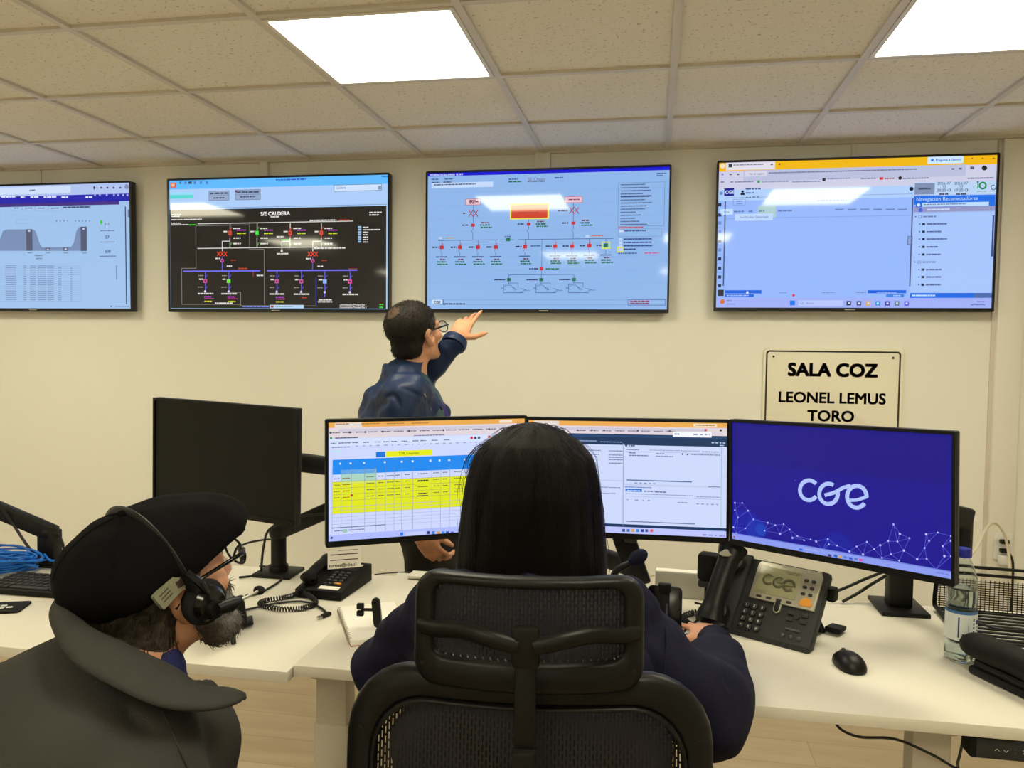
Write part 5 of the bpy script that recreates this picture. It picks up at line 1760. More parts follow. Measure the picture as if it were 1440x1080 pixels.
# keyboard under the woman's hands
t = thing('keyboard', 'black keyboard in front of the long-haired woman, its end showing past her cuff', 'keyboard', (-.02, 1.925, DZ), -.12)
MB().box((0, 0, .010), (.45, .14, .018), .006).build('case', M['black_matte'], t)
kb = MB()
for r_ in range(5):
    for c_ in range(19):
        kb.box((-.208 + c_ * .0231, -.050 + r_ * .0245, .0205), (.0178, .0178, .007), .002)
kb.build('keys', M['key'], t)

# ------------------------------------------------------------------ office chair
def dense(poly, step):
    out = []
    n = len(poly)
    for i in range(n):
        a, b = Vector((*poly[i], 0)), Vector((*poly[(i + 1) % n], 0))
        k = max(1, int((b - a).length / step))
        for j in range(k):
            p = a.lerp(b, j / k)
            out.append((p.x, p.y))
    return out

def ring_outline(w, h, r, n=96):
    d = dense(rrect(w, h, r, 10), .002)
    # resample evenly by angle so that outer and inner outlines pair up
    an = np.array([math.atan2(p[1] / h, p[0] / w) for p in d])
    o = np.argsort(an)
    an, P = an[o], np.array(d)[o]
    t = np.linspace(-PI, PI, n, endpoint=False)
    an3 = np.concatenate([an - 2 * PI, an, an + 2 * PI])
    P3 = np.concatenate([P, P, P])
    return [(float(np.interp(a, an3, P3[:, 0])), float(np.interp(a, an3, P3[:, 1]))) for a in t]

def soft_frame(mb, outer, inner, thick, off, bendf, n=12):
    """rounded band between two outlines in the x-z plane"""
    L = len(outer)
    V, Fc = [], []
    for (ox, oz), (ix, iz) in zip(outer, inner):
        for k in range(n):
            a = 2 * PI * k / n
            c, s_ = math.cos(a), math.sin(a)
            c = math.copysign(abs(c) ** .6, c)
            s_ = math.copysign(abs(s_) ** .75, s_)
            x = (ox + ix) / 2 + c * (ox - ix) / 2
            z = (oz + iz) / 2 + c * (oz - iz) / 2
            V.append((x, bendf(x, z) + s_ * thick / 2, z + off))
    for i in range(L):
        j = (i + 1) % L
        for k in range(n):
            k2 = (k + 1) % n
            Fc.append((i * n + k, j * n + k, j * n + k2, i * n + k2))
    return mb.add(V, Fc)

def net_sheet(mb, w, h, off, bendf, dy=0, nx=28, nz=14):
    V, Fc = [], []
    for j in range(nz + 1):
        for i in range(nx + 1):
            x, z = (i / nx - .5) * w, (j / nz - .5) * h
            V.append((x, bendf(x, z) + dy, z + off))
    for j in range(nz):
        for i in range(nx):
            a = j * (nx + 1) + i
            Fc.append((a, a + 1, a + nx + 2, a + nx + 1))
    return mb.add(V, Fc)

CH = thing('office_chair', 'black mesh office chair with headrest, seating the long-haired woman, back to the viewer', 'chair', (-.172, 1.205, 0), .10)
HZ, BZ = 1.122, .795
hb = lambda x, z: -.255 + 1.3 * x * x + (z) * .10
ho = ring_outline(.292, .141, .030)
hi_ = [(p[0], p[1] + .013) for p in ring_outline(.238, .088, .016)]
soft_frame(MB(), ho, hi_, .026, HZ, hb).build('headrest_frame', M['chair_frame'], CH, smooth=60)
net_sheet(MB(), .246, .102, HZ + .013, hb).build('headrest_mesh', M['chair_net'], CH, smooth=60)
# yoke holding the headrest
yk = MB()
for s_ in (-1, 1):
    pts = [(s_ * .010, -.292, HZ - .001), (s_ * .045, -.290, HZ + .007), (s_ * .080, -.275, HZ + .010), (s_ * .116, -.254, HZ + .003), (s_ * .137, -.238, HZ + .002)]
    yk.tube(catmull(pts, 6), [.0105] * 25, 12, flat=(.75, 1.0))
yk.box((0, -.288, HZ - .002), (.034, .018, .052), .006)
yk.build('headrest_yoke', M['chair_frame'], CH)
for s_ in (-1, 1):
    MB().cyl((s_ * .132, hb(s_ * .132, -.045) - .0145, HZ - .042), (s_ * .132, hb(s_ * .132, -.045) - .010, HZ - .042), .003, n=12).build('screw', M['dark_metal'], CH)
sk = MB()
bar(sk, (0, -.285, HZ - .02), (0, -.292, .985), .026, .016, .004)
sk.build('headrest_post', M['chair_frame'], CH)
sp = MB()
sp.box((0, -.294, .78), (.030, .030, .44), .006)
sp.build('spine', M['chair_frame'], CH)
bb = lambda x, z: -.262 + .75 * x * x + .55 * (z - .02) ** 2 - .04 * max(0, z)
bo = ring_outline(.475, .545, .095)
bi = ring_outline(.400, .470, .075)
soft_frame(MB(), bo, bi, .030, BZ, bb).build('backrest_frame', M['chair_frame'], CH, smooth=60)
bo2, bi2 = ring_outline(.405, .475, .077), ring_outline(.392, .462, .072)
soft_frame(MB(), bo2, bi2, .016, BZ, lambda x, z: bb(x, z) - .008).build('backrest_trim', M['chair_frame'], CH, smooth=60)
net_sheet(MB(), .405, .475, BZ, bb, 0.004, 36, 36).build('backrest_mesh', M['chair_net'], CH, smooth=60)
for s_ in (-1, 1):
    MB().cyl((s_ * .215, bb(s_ * .215, .19) - .017, BZ + .19), (s_ * .215, bb(s_ * .215, .19) - .012, BZ + .19), .003, n=12).build('screw', M['dark_metal'], CH)
st = MB()
st.prism(rrect(.48, .47, .09, 8), -.025, .03, T(0, .01, .455), bev=.018)
st.build('seat', M['foam'], CH, smooth=50)
ms = MB()
bar(ms, (0, -.294, .60), (0, -.15, .41), .06, .03)
ms.box((0, 0, .415), (.2, .26, .03), .008)
ms.build('tilt_mechanism', M['black_matte'], CH)
for s_ in (-1, 1):
    ar = MB()
    ar.tube([(s_ * .2, .0, .43), (s_ * .275, .0, .44), (s_ * .285, .0, .50), (s_ * .285, .0, .64)], .018, 10)
    ar.prism(rrect(.075, .24, .03, 6), .64, .665, T(s_ * .285, .0, 0), bev=.008)
    ar.build('armrest', M['black_matte'], CH)
MB().cyl((0, 0, .10), (0, 0, .28), .03, n=20).cyl((0, 0, .28), (0, 0, .41), .018, n=20).build('gas_column', M['black'], CH)
for k in range(5):
    a = 2 * PI * k / 5 + .3
    sp_ = MB()
    bar(sp_, (0, 0, .105), (.30 * math.cos(a), .30 * math.sin(a), .08), .045, .03)
    sp_.build('base_spoke', M['black'], CH)
    cs = MB()
    for q in (-1, 1):
        c0 = Vector((.30 * math.cos(a), .30 * math.sin(a), .028))
        nrm = Vector((-math.sin(a), math.cos(a), 0))
        cs.cyl(c0 + nrm * q * .008, c0 + nrm * q * .028, .028, n=18)
    cs.cyl((.30 * math.cos(a), .30 * math.sin(a), .03), (.30 * math.cos(a), .30 * math.sin(a), .075), .008, n=10)
    cs.build('caster', M['black_matte'], CH)

# ------------------------------------------------------------------ smooth-blended bodies (distance field -> one continuous surface)
class Field:
    def __init__(self, lo, hi, h):
        self.lo = np.array(lo, float)
        self.h = h
        self.n = np.ceil((np.array(hi, float) - self.lo) / h).astype(int) + 1
        self.F = np.full(self.n, 0.5, np.float32)

    def _sub(self, lo, hi):
        a = np.clip(np.floor((np.array(lo) - self.lo) / self.h).astype(int), 0, self.n - 1)
        b = np.clip(np.ceil((np.array(hi) - self.lo) / self.h).astype(int) + 1, 1, self.n)
        sl = tuple(slice(i, max(j, i + 1)) for i, j in zip(a, b))
        ax = [self.lo[k] + self.h * np.arange(sl[k].start, sl[k].stop) for k in range(3)]
        return sl, ax[0][:, None, None].astype(np.float32), ax[1][None, :, None].astype(np.float32), ax[2][None, None, :].astype(np.float32)

    def _mix(self, sl, d, k, op):
        A = self.F[sl]
        d = d.astype(np.float32)
        if op == 'u':
            hh = np.clip(.5 + .5 * (A - d) / k, 0, 1)
            self.F[sl] = A * (1 - hh) + d * hh - k * hh * (1 - hh)
        elif op == 's':
            d = -d
            hh = np.clip(.5 - .5 * (A - d) / k, 0, 1)
            self.F[sl] = A * (1 - hh) + d * hh + k * hh * (1 - hh)
        elif op == 'i':
            hh = np.clip(.5 - .5 * (A - d) / k, 0, 1)
            self.F[sl] = A * (1 - hh) + d * hh + k * hh * (1 - hh)
        return self

    def ell(self, c, r, R=None, k=.015, op='u'):
        """ellipsoid; R = 3 axes (rows) it is aligned with"""
        c, r = np.array(c, float), np.array(r, float)
        e = r.max() + k + 3 * self.h
        sl, X, Y, Z = self._sub(c - e, c + e)
        X, Y, Z = X - c[0], Y - c[1], Z - c[2]
        if R is not None:
            R = np.array(R, float)
            X, Y, Z = R[0][0] * X + R[0][1] * Y + R[0][2] * Z, R[1][0] * X + R[1][1] * Y + R[1][2] * Z, R[2][0] * X + R[2][1] * Y + R[2][2] * Z
        k0 = np.sqrt((X / r[0]) ** 2 + (Y / r[1]) ** 2 + (Z / r[2]) ** 2)
        k1 = np.sqrt((X / r[0] ** 2) ** 2 + (Y / r[1] ** 2) ** 2 + (Z / r[2] ** 2) ** 2) + 1e-6
        return self._mix(sl, k0 * (k0 - 1) / k1, k, op)

    def cap(self, a, b, ra, rb=None, k=.015, op='u'):
        a, b = np.array(a, float), np.array(b, float)
        rb = ra if rb is None else rb
        e = max(ra, rb) + k + 3 * self.h
        sl, X, Y, Z = self._sub(np.minimum(a, b) - e, np.maximum(a, b) + e)
        d = b - a
        L2 = max((d ** 2).sum(), 1e-9)
        t = np.clip(((X - a[0]) * d[0] + (Y - a[1]) * d[1] + (Z - a[2]) * d[2]) / L2, 0, 1)
        q = np.sqrt((X - a[0] - t * d[0]) ** 2 + (Y - a[1] - t * d[1]) ** 2 + (Z - a[2] - t * d[2]) ** 2)
        return self._mix(sl, q - (ra + (rb - ra) * t), k, op)

    def chain(self, pts, rs, k=.015, op='u'):
        for i in range(len(pts) - 1):
            self.cap(pts[i], pts[i + 1], rs[i], rs[i + 1], k, op)
        return self

    def plane(self, p, n, k=.006, lo=None, hi=None):
        """cuts away the side the normal points to"""
        n = np.array(n, float)
        n = n / np.linalg.norm(n)
        sl, X, Y, Z = self._sub(self.lo if lo is None else lo, self.lo + self.h * self.n if hi is None else hi)
        d = (X - p[0]) * n[0] + (Y - p[1]) * n[1] + (Z - p[2]) * n[2]
        return self._mix(sl, d, k, 'i')

    def folds(self, amp, waves, seed=1):
        """soft cloth folds: a few bent sine waves"""
        r = np.random.default_rng(seed)
        sl, X, Y, Z = self._sub(self.lo, self.lo + self.h * self.n)
        for (fx, fy, fz, a) in waves:
            ph, p2 = r.uniform(0, 6.28, 2)
            self.F += (amp * a * np.sin(fx * X + fy * Y + fz * Z + ph + 1.3 * np.sin(.4 * fy * X - .35 * fx * Y + .3 * fz * Z + p2))).astype(np.float32)
        return self

    def value(self, p):
        i = np.clip(np.round((np.array(p) - self.lo) / self.h).astype(int), 0, self.n - 1)
        return self.F[tuple(i)]

    def facing(self, u, v, d0, d1):
        """first point of the surface seen from the survey position in a given direction"""
        for d in np.arange(d0, d1, .003):
            p = at(u, v, d)
            if self.value(p) < .0015:
                return p
        return at(u, v, d1)

    def crease(self, uv, d0, d1, r=.006, sink=.002):
        """a pressed-in fold along the surface"""
        P = [self.facing(u, v, d0, d1) for u, v in uv]
        P = catmull(P, 4)
        n = len(P)
        rs = [r * (.45 + .55 * math.sin(PI * (i + .5) / n)) for i in range(n)]
        return self.chain([tuple(p) for p in P], rs, .006, 's')

    def mesh(self, smooth=2):
        F, h = self.F, self.h
        F = F.copy()
        F[0], F[-1], F[:, 0], F[:, -1], F[:, :, 0], F[:, :, -1] = .1, .1, .1, .1, .1, .1
        S = F < 0
        n0 = [s - 1 for s in F.shape]
        cnt = np.zeros(n0, np.int8)
        for dx in (0, 1):
            for dy in (0, 1):
                for dz in (0, 1):
                    cnt += S[dx:n0[0] + dx, dy:n0[1] + dy, dz:n0[2] + dz]
        mixed = (cnt > 0) & (cnt < 8)
        ijk = np.argwhere(mixed)
        idx = np.full(n0, -1, np.int32)
        idx[mixed] = np.arange(len(ijk))
        cor = [(0, 0, 0), (1, 0, 0), (0, 1, 0), (1, 1, 0), (0, 0, 1), (1, 0, 1), (0, 1, 1), (1, 1, 1)]
        val = np.stack([F[ijk[:, 0] + c[0], ijk[:, 1] + c[1], ijk[:, 2] + c[2]] for c in cor], 1)
        acc = np.zeros((len(ijk), 3))
        num = np.zeros(len(ijk))
        for a, b in ((0, 1), (2, 3), (4, 5), (6, 7), (0, 2), (1, 3), (4, 6), (5, 7), (0, 4), (1, 5), (2, 6), (3, 7)):
            fa, fb = val[:, a], val[:, b]
            x = (fa < 0) != (fb < 0)
            t = np.where(x, fa / np.where(x, fa - fb, 1), 0)
            ca, cb = np.array(cor[a], float), np.array(cor[b], float)
            acc += x[:, None] * (ca + t[:, None] * (cb - ca))
            num += x
        V = (ijk + acc / num[:, None]) * h + self.lo
        Q = []
        for ax in range(3):
            o = [(1, 2), (2, 0), (0, 1)][ax]
            sl0 = [slice(None)] * 3
            sl1 = [slice(None)] * 3
            sl0[ax], sl1[ax] = slice(0, -1), slice(1, None)
            e = np.argwhere(S[tuple(sl0)] != S[tuple(sl1)])
            e = e[(e[:, o[0]] > 0) & (e[:, o[1]] > 0) & (e[:, o[0]] < n0[o[0]]) & (e[:, o[1]] < n0[o[1]])]
            d1, d2 = np.zeros(3, int), np.zeros(3, int)
            d1[o[0]] = 1
            d2[o[1]] = 1
            g = lambda q: idx[q[:, 0], q[:, 1], q[:, 2]]
            q = np.stack([g(e - d1 - d2), g(e - d2), g(e), g(e - d1)], 1)
            ins = S[e[:, 0], e[:, 1], e[:, 2]]
            q[~ins] = q[~ins][:, ::-1]
            Q.append(q)
        Q = np.concatenate(Q)
        Q = Q[(Q >= 0).all(1)]
        E = np.concatenate([Q[:, [0, 1]], Q[:, [1, 2]], Q[:, [2, 3]], Q[:, [3, 0]]])
        deg = np.bincount(E.ravel(), minlength=len(V)).astype(float)[:, None]
        for _ in range(smooth):
            s = np.zeros_like(V)
            np.add.at(s, E[:, 0], V[E[:, 1]])
            np.add.at(s, E[:, 1], V[E[:, 0]])
            V = V * .45 + .55 * s / np.maximum(deg, 1)
        return V, Q

def field_object(name, fl, mats, parent=None, smooth=2, paint=None):
    V, Q = fl.mesh(smooth)
    me = bpy.data.meshes.new(name)
    me.vertices.add(len(V))
    me.vertices.foreach_set('co', V.astype(np.float32).ravel())
    me.loops.add(len(Q) * 4)
    me.loops.foreach_set('vertex_index', Q.astype(np.int32).ravel())
    me.polygons.add(len(Q))
    me.polygons.foreach_set('loop_start', np.arange(0, len(Q) * 4, 4, dtype=np.int32))
    me.polygons.foreach_set('loop_total', np.full(len(Q), 4, np.int32))
    me.polygons.foreach_set('use_smooth', np.ones(len(Q), bool))
    me.update(calc_edges=True)
    me.validate()
    o = mesh_object(name, me, mats, parent)
    if paint is not None:
        c = V[Q].mean(1)
        me.polygons.foreach_set('material_index', paint(c).astype(np.int32))
    return o

class Head:
    """head-local frame: x right, y forward, z up, origin between the ears"""
    def __init__(self, c, yaw, pitch=0.0, roll=0.0, s=1.0):
        R = RZ(yaw) @ RX(pitch) @ RY(roll)
        self.Mx = Matrix.Translation(c) @ R @ Matrix.Scale(s, 4)
        self.s = s
        self.c = Vector(c)
        self.axes = [tuple(R.to_3x3().col[i]) for i in range(3)]

    def __call__(self, x, y, z):
        return tuple(self.Mx @ Vector((x, y, z)))

    def ax(self, yaw=0, pitch=0, roll=0):
        R = self.Mx.to_3x3().normalized() @ (RZ(yaw) @ RX(pitch) @ RY(roll)).to_3x3()
        return [tuple(R.col[i]) for i in range(3)]

def sculpt_head(f, H):
    s = H.s
    A = H.axes
    E = lambda c, r, k=.012, op='u', ax=None: f.ell(H(*c), [q * s for q in r], ax or A, k, op)
    E((0, -.018, .038), (.076, .098, .080))
    E((0, .030, -.020), (.060, .062, .085), .02)
    for x in (-1, 1):
        f.cap(H(x * .052, .0, -.055), H(x * .022, .072, -.088), .020 * s, .018 * s, .02)
        E((x * .046, .058, -.016), (.022, .026, .022), .015)
    E((0, .076, -.092), (.024, .020, .018), .012)
    f.cap(H(-.034, .080, .026), H(.034, .080, .026), .012 * s, .012 * s, .012)
    for x in (-1, 1):
        E((x * .032, .100, .006), (.019, .016, .012), .008, 's')
        E((x * .032, .083, .006), (.0135, .0135, .0125), .003)
    f.chain([H(0, .088, .016), H(0, .108, -.016), H(0, .113, -.028)], [.008 * s, .010 * s, .012 * s], .008)
    for x in (-1, 1):
        E((x * .012, .100, -.031), (.009, .011, .008), .005)
    E((0, .092, -.058), (.024, .010, .006), .005)
    E((0, .090, -.067), (.020, .010, .007), .005)
    E((0, .105, -.0615), (.022, .010, .0015), .002, 's')
    for x in (-1, 1):
        ax = H.ax(yaw=-x * .35, pitch=.12)
        E((x * .081, -.010, -.006), (.010, .021, .033), .006, 'u', ax)
        E((x * .088, -.004, .000), (.006, .012, .020), .004, 's', ax)
        E((x * .080, .002, -.034), (.007, .010, .010), .005)

def arm_hand(f, wrist, d, palm_n, side, s=1.0, curl=0.35, spread=0.10, thumb_open=0.7, bend=None):
    """palm, four jointed fingers of different length and a thumb.  d: pointing direction, palm_n: out of the palm,
    side: +1 when the thumb lies toward d x palm_n"""
    d = Vector(d).normalized()
    n = Vector(palm_n)
    n = (n - d * n.dot(d)).normalized()
    t = d.cross(n) * side
    w = Vector(wrist)
    pc = w + d * .045 * s
    f.cap(w - d * .02, w + d * .015, .024 * s, .026 * s, .012)
    f.ell(pc, (.050 * s, .040 * s, .0155 * s), [tuple(d), tuple(t), tuple(n)], .012)
    lens = (.043, .048, .045, .036)
    for i in range(4):
        off = (1.5 - i) * .0185 * s
        cu = curl[i] if isinstance(curl, (list, tuple)) else curl
        base = w + d * (.083 - abs(i - 1.2) * .004) * s + t * off
        dir_ = (d + t * (1.5 - i) * spread).normalized()
        p = base
        pts, rs = [p - dir_ * .02 * s, p], [.0095 * s, .0092 * s]
        ang = 0
        for j, (fr, r) in enumerate(((1.0, .0085), (.62, .0078), (.48, .0068))):
            ang += cu * (0.8, 1.0, .7)[j]
            dd = dir_ * math.cos(ang) + n * math.sin(ang)
            p = p + dd * lens[i] * fr * s
            pts.append(p)
            rs.append(r * s)
        f.chain([tuple(q) for q in pts], rs, .0035)
    tb = w + d * .018 * s + t * .030 * s + n * .006 * s
    td = (d * math.cos(thumb_open) + t * math.sin(thumb_open) + n * .25).normalized()
    t2 = (td + d * .45).normalized()
    f.chain([tuple(tb - td * .012 * s), tuple(tb + td * .032 * s), tuple(tb + td * .032 * s + t2 * .030 * s), tuple(tb + td * .032 * s + t2 * .052 * s)], [.0135 * s, .0115 * s, .0098 * s, .0078 * s], .006)

def strands(paths, r0, r1, name, material, parent, sides=3):
    """hair: one mesh of thin tapering locks"""
    V, Q = [], []
    for P in paths:
        P = np.asarray(P, float)
        L = len(P)
        tg = np.gradient(P, axis=0)
        tg /= np.linalg.norm(tg, axis=1)[:, None] + 1e-9
        a = np.cross(tg, [.3, .5, .81])
        a /= np.linalg.norm(a, axis=1)[:, None] + 1e-9
        b = np.cross(tg, a)
        rr_ = np.linspace(r0, r1, L)
        ring = []
        for k in range(sides):
            an = 2 * PI * k / sides
            ring.append(P + (a * math.cos(an) + b * math.sin(an)) * rr_[:, None])
        V.append(np.stack(ring, 1).reshape(-1, 3))
    off = 0
    for v in V:
        L = len(v) // sides
        i = np.arange(L - 1)
        for k in range(sides):
            k2 = (k + 1) % sides
            Q.append(np.stack([off + i * sides + k, off + i * sides + k2, off + (i + 1) * sides + k2, off + (i + 1) * sides + k], 1))
        off += len(v)
    V = np.concatenate(V)
    Q = np.concatenate(Q)
    me = bpy.data.meshes.new(name)
    me.vertices.add(len(V))
    me.vertices.foreach_set('co', V.astype(np.float32).ravel())
    me.loops.add(len(Q) * 4)
    me.loops.foreach_set('vertex_index', Q.astype(np.int32).ravel())
    me.polygons.add(len(Q))
    me.polygons.foreach_set('loop_start', np.arange(0, len(Q) * 4, 4, dtype=np.int32))
    me.polygons.foreach_set('loop_total', np.full(len(Q), 4, np.int32))
    me.polygons.foreach_set('use_smooth', np.ones(len(Q), bool))
    me.update(calc_edges=True)
    return mesh_object(name, me, material, parent)

def sheet(rows, name, mats, parent, thick=.004, nu=8, nv=5, closed=False):
    """cloth sheet through rows of points, given a thickness"""
    R_ = [catmull(r, nu, closed) for r in rows]
    cols = list(zip(*R_))
    G = [catmull(c, nv) for c in cols]          # G[u][v]
    U, Vn = len(G), len(G[0])
    bm = bmesh.new()
    vv = [[bm.verts.new(p) for p in col] for col in G]
    for u in range(U if closed else U - 1):
        u2 = (u + 1) % U
        for v in range(Vn - 1):
            bm.faces.new((vv[u][v], vv[u2][v], vv[u2][v + 1], vv[u][v + 1]))
    me = bpy.data.meshes.new(name)
    bm.to_mesh(me)
    bm.free()
    me.polygons.foreach_set('use_smooth', [True] * len(me.polygons))
    o = mesh_object(name, me, mats, parent)
    md = o.modifiers.new('cloth_thickness', 'SOLIDIFY')
    md.thickness = thick
    md.offset = 0
    return o

# ------------------------------------------------------------------ people
def face_paint(H):
    inv = np.array(H.Mx.inverted())
    def paint(c):
        p = c @ inv[:3, :3].T + inv[:3, 3]
        m = np.zeros(len(c), int)
        m[(np.abs(p[:, 0]) < .023) & (np.abs(p[:, 2] + .0620) < .010 * (1 - (p[:, 0] / .026) ** 2)) & (p[:, 1] > .092) & (p[:, 1] < .13)] = 1
        for s_ in (-1, 1):
            e = ((p[:, 0] - s_ * .032) / .0125) ** 2 + ((p[:, 2] - .006) / .0055) ** 2
            m[(e < 1) & (p[:, 1] > .088) & (p[:, 1] < .13)] = 2
            e2 = ((p[:, 0] - s_ * .032) / .0055) ** 2 + ((p[:, 2] - .006) / .0055) ** 2
            m[(e2 < 1) & (p[:, 1] > .088) & (p[:, 1] < .13)] = 3
        return m
    return paint

def tufts(o, n, length, comb, seed=1, keep=None, jit=.35, lift=.45):
    """short strands growing from a hair surface"""
    r = np.random.default_rng(seed)
    me = o.data
    V = np.empty(len(me.vertices) * 3, np.float32)
    N = np.empty(len(me.vertices) * 3, np.float32)
    me.vertices.foreach_get('co', V)
    me.vertices.foreach_get('normal', N)
    V, N = V.reshape(-1, 3), N.reshape(-1, 3)
    ok = np.arange(len(V)) if keep is None else np.nonzero(keep(V, N))[0]
    sel = r.choice(ok, min(n, len(ok)), replace=False)
    out = []
    for i in sel:
        p, nn = V[i], N[i]
        d = np.array(comb(p, nn)) + r.normal(0, jit, 3)
        d = d - nn * d.dot(nn)
        d /= np.linalg.norm(d) + 1e-9
        L = length * r.uniform(.6, 1.3)
        q = p - nn * .002
        pts = [q]
        for k in range(4):
            q = q + (nn * lift * (1 - k * .22) + d * .9) * L / 4
            pts.append(q)
        out.append(pts)
    return out

def spectacles(H, parent, material, lens_r=(.026, .021), z0=.008):
    g = MB()
    for s_ in (-1, 1):
        c = (s_ * .034, .116, z0)
        rim = [H(c[0] + lens_r[0] * math.cos(a), c[1] - .004 * abs(math.cos(a)) * (1 if math.cos(a) * s_ > 0 else 0), c[2] + lens_r[1] * math.sin(a)) for a in np.linspace(0, 2 * PI, 25)[:-1]]
        g.tube(rim, .0019, 6, closed=True)
        g.tube([H(s_ * .060, .112, z0 + .010), H(s_ * .073, .100, z0 + .011), H(s_ * .081, .04, z0 + .012), H(s_ * .083, .0, z0 + .010), H(s_ * .083, -.025, z0 - .012)], [.003, .0034, .003, .0028, .002], 6)
    g.tube([H(-.009, .119, z0 + .004), H(0, .121, z0 + .007), H(.009, .119, z0 + .004)], .0019, 6)
    fr = g.build('glasses', material, parent, smooth=60)
    l = MB()
    for s_ in (-1, 1):
        l.add([H(s_ * .034 + (lens_r[0] - .001) * math.cos(a), .1155, z0 + (lens_r[1] - .001) * math.sin(a)) for a in np.linspace(0, 2 * PI, 25)[:-1]], [tuple(range(24))])
    l.build('lens', M['glass_lens'], fr, smooth=0)
    return fr

SKIN = [M['skin'], M['lips'], M['eye'], M['iris']]
SKIN2 = [M['skin_pale'], M['lips'], M['eye'], M['iris']]

# ---------- the woman in the office chair ----------
H = Head((-.218, 1.445, 1.208), .04, -.06)
f = Field((-.72, .90, 0.0), (.42, 2.06, 1.37), .0065)
sculpt_head(f, H)
f.cap(H(0, -.012, -.05), (-.212, 1.385, 1.02), .050, .056, .02)
f.ell((-.205, 1.345, .95), (.165, .10, .12), None, .04)
f.ell((-.19, 1.27, .78), (.135, .095, .16), None, .05)
f.ell((-.165, 1.165, .585), (.17, .13, .10), None, .05)
WR = [(-.045, 1.385, 1.01), (.112, 1.455, .805), (.150, 1.80, .813)]
WL = [(-.375, 1.365, 1.005), (-.455, 1.42, .845), (-.40, 1.76, .803)]
for P_ in (WR, WL):
    f.chain(P_, [.046, .038, .026], .02)
arm_hand(f, (.145, 1.825, .813), (-.26, .9, .05), (0, .1, -1), 1, .92, (.30, .34, .38, .45), .10)
arm_hand(f, (-.397, 1.78, .797), (.12, 1, -.10), (0, .1, -1), -1, .92, .32, .10)
for s_, kx in ((-1, -.30), (1, -.045)):
    f.chain([(-.165 + s_ * .085, 1.19, .572), (kx, 1.60, .555), (kx - .01, 1.66, .12)], [.078, .058, .040], .03)
    f.cap((kx - .01, 1.665, .06), (kx - .01, 1.79, .045), .036, .03, .02)
WM = field_object('person', f, SKIN2, None, 2, face_paint(H))
tag(WM, 'woman with long black hair seen from behind, seated in the mesh office chair', 'person')

# jacket
f = Field((-.74, .95, .44), (.42, 1.98, 1.18), .0065)
f.ell((-.205, 1.335, .965), (.190, .125, .115), None, .05)
f.cap((-.36, 1.365, 1.01), (-.06, 1.385, 1.01), .058, .058, .04)
f.ell((-.190, 1.275, .80), (.235, .130, .20), None, .06)
f.ell((-.165, 1.185, .62), (.235, .155, .125), None, .06)
f.chain([(-.055, 1.383, 1.002), (.114, 1.455, .815), (.142, 1.63, .824), (.152, 1.785, .817)], [.066, .074, .062, .040], .035)
f.chain([(-.370, 1.363, .995), (-.478, 1.42, .865), (-.43, 1.62, .835), (-.40, 1.75, .807)], [.066, .066, .058, .042], .035)
f.cap((-.213, 1.385, 1.04), (-.215, 1.395, 1.075), .078, .072, .03)
f.cap(H(0, -.012, -.10), H(0, .01, .02), .054, .06, .01, 's')
f.folds(.0045, ((34, 14, 40, 1), (-26, 40, 22, .8), (60, -30, 50, .5), (20, 10, -75, .5)), 4)
f.plane((.148, 1.812, .8), (-.3, 1, -.06), .004, (.05, 1.5, .6), (.42, 1.98, 1.0))
f.plane((0, 1.768, .8), (.1, 1, -.06), .004, (-.74, 1.5, .6), (-.2, 1.98, 1.0))
f.crease(((1010, 922), (1028, 928), (1046, 944), (1052, 956)), 1.2, 1.9, .008)
f.crease(((1018, 934), (1024, 950), (1024, 968)), 1.2, 1.9, .006)
f.crease(((905, 905), (920, 930), (925, 955)), 1.1, 1.7, .005)
seam = [f.facing(u, v, 1.1, 1.7) for u, v in ((938, 850), (937, 880), (936, 912), (934, 945))]
JK = field_object('jacket', f, M['navy_dark'], WM, 2)
JK['label'] = 'dark navy padded jacket'
MB().tube(catmull(seam, 6), .0016, 6).build('seam', M['navy_dark'], WM)
cu = MB()
cu.tube(catmull([(.153, 1.780, .817), (.149, 1.808, .817), (.145, 1.826, .816)], 4), [.038, .039, .038, .038, .037, .036, .035, .034, .031], 20)
cu.build('cuff', M['navy_dark'], WM)
f = Field((-.42, 1.0, .02), (.10, 1.80, .72), .008)
f.ell((-.165, 1.17, .585), (.185, .145, .095), None, .05)
for s_, kx in ((-1, -.30), (1, -.045)):
    f.chain([(-.165 + s_ * .088, 1.20, .572), (kx, 1.605, .557), (kx - .01, 1.66, .14)], [.086, .068, .058], .035)
f.plane((0, 0, .10), (0, 0, -1), .004)
field_object('trousers', f, M['trousers'], WM, 2)
for kx in (-.31, -.055):
    f = Field((kx - .09, 1.58, 0), (kx + .09, 1.9, .16), .006)
    f.cap((kx, 1.66, .05), (kx, 1.80, .04), .042, .036, .02)
    f.cap((kx, 1.655, .05), (kx, 1.655, .11), .044, .044, .02)
    f.plane((0, 0, .004), (0, 0, -1), .003)
    field_object('shoe', f, M['black_matte'], WM, 2)

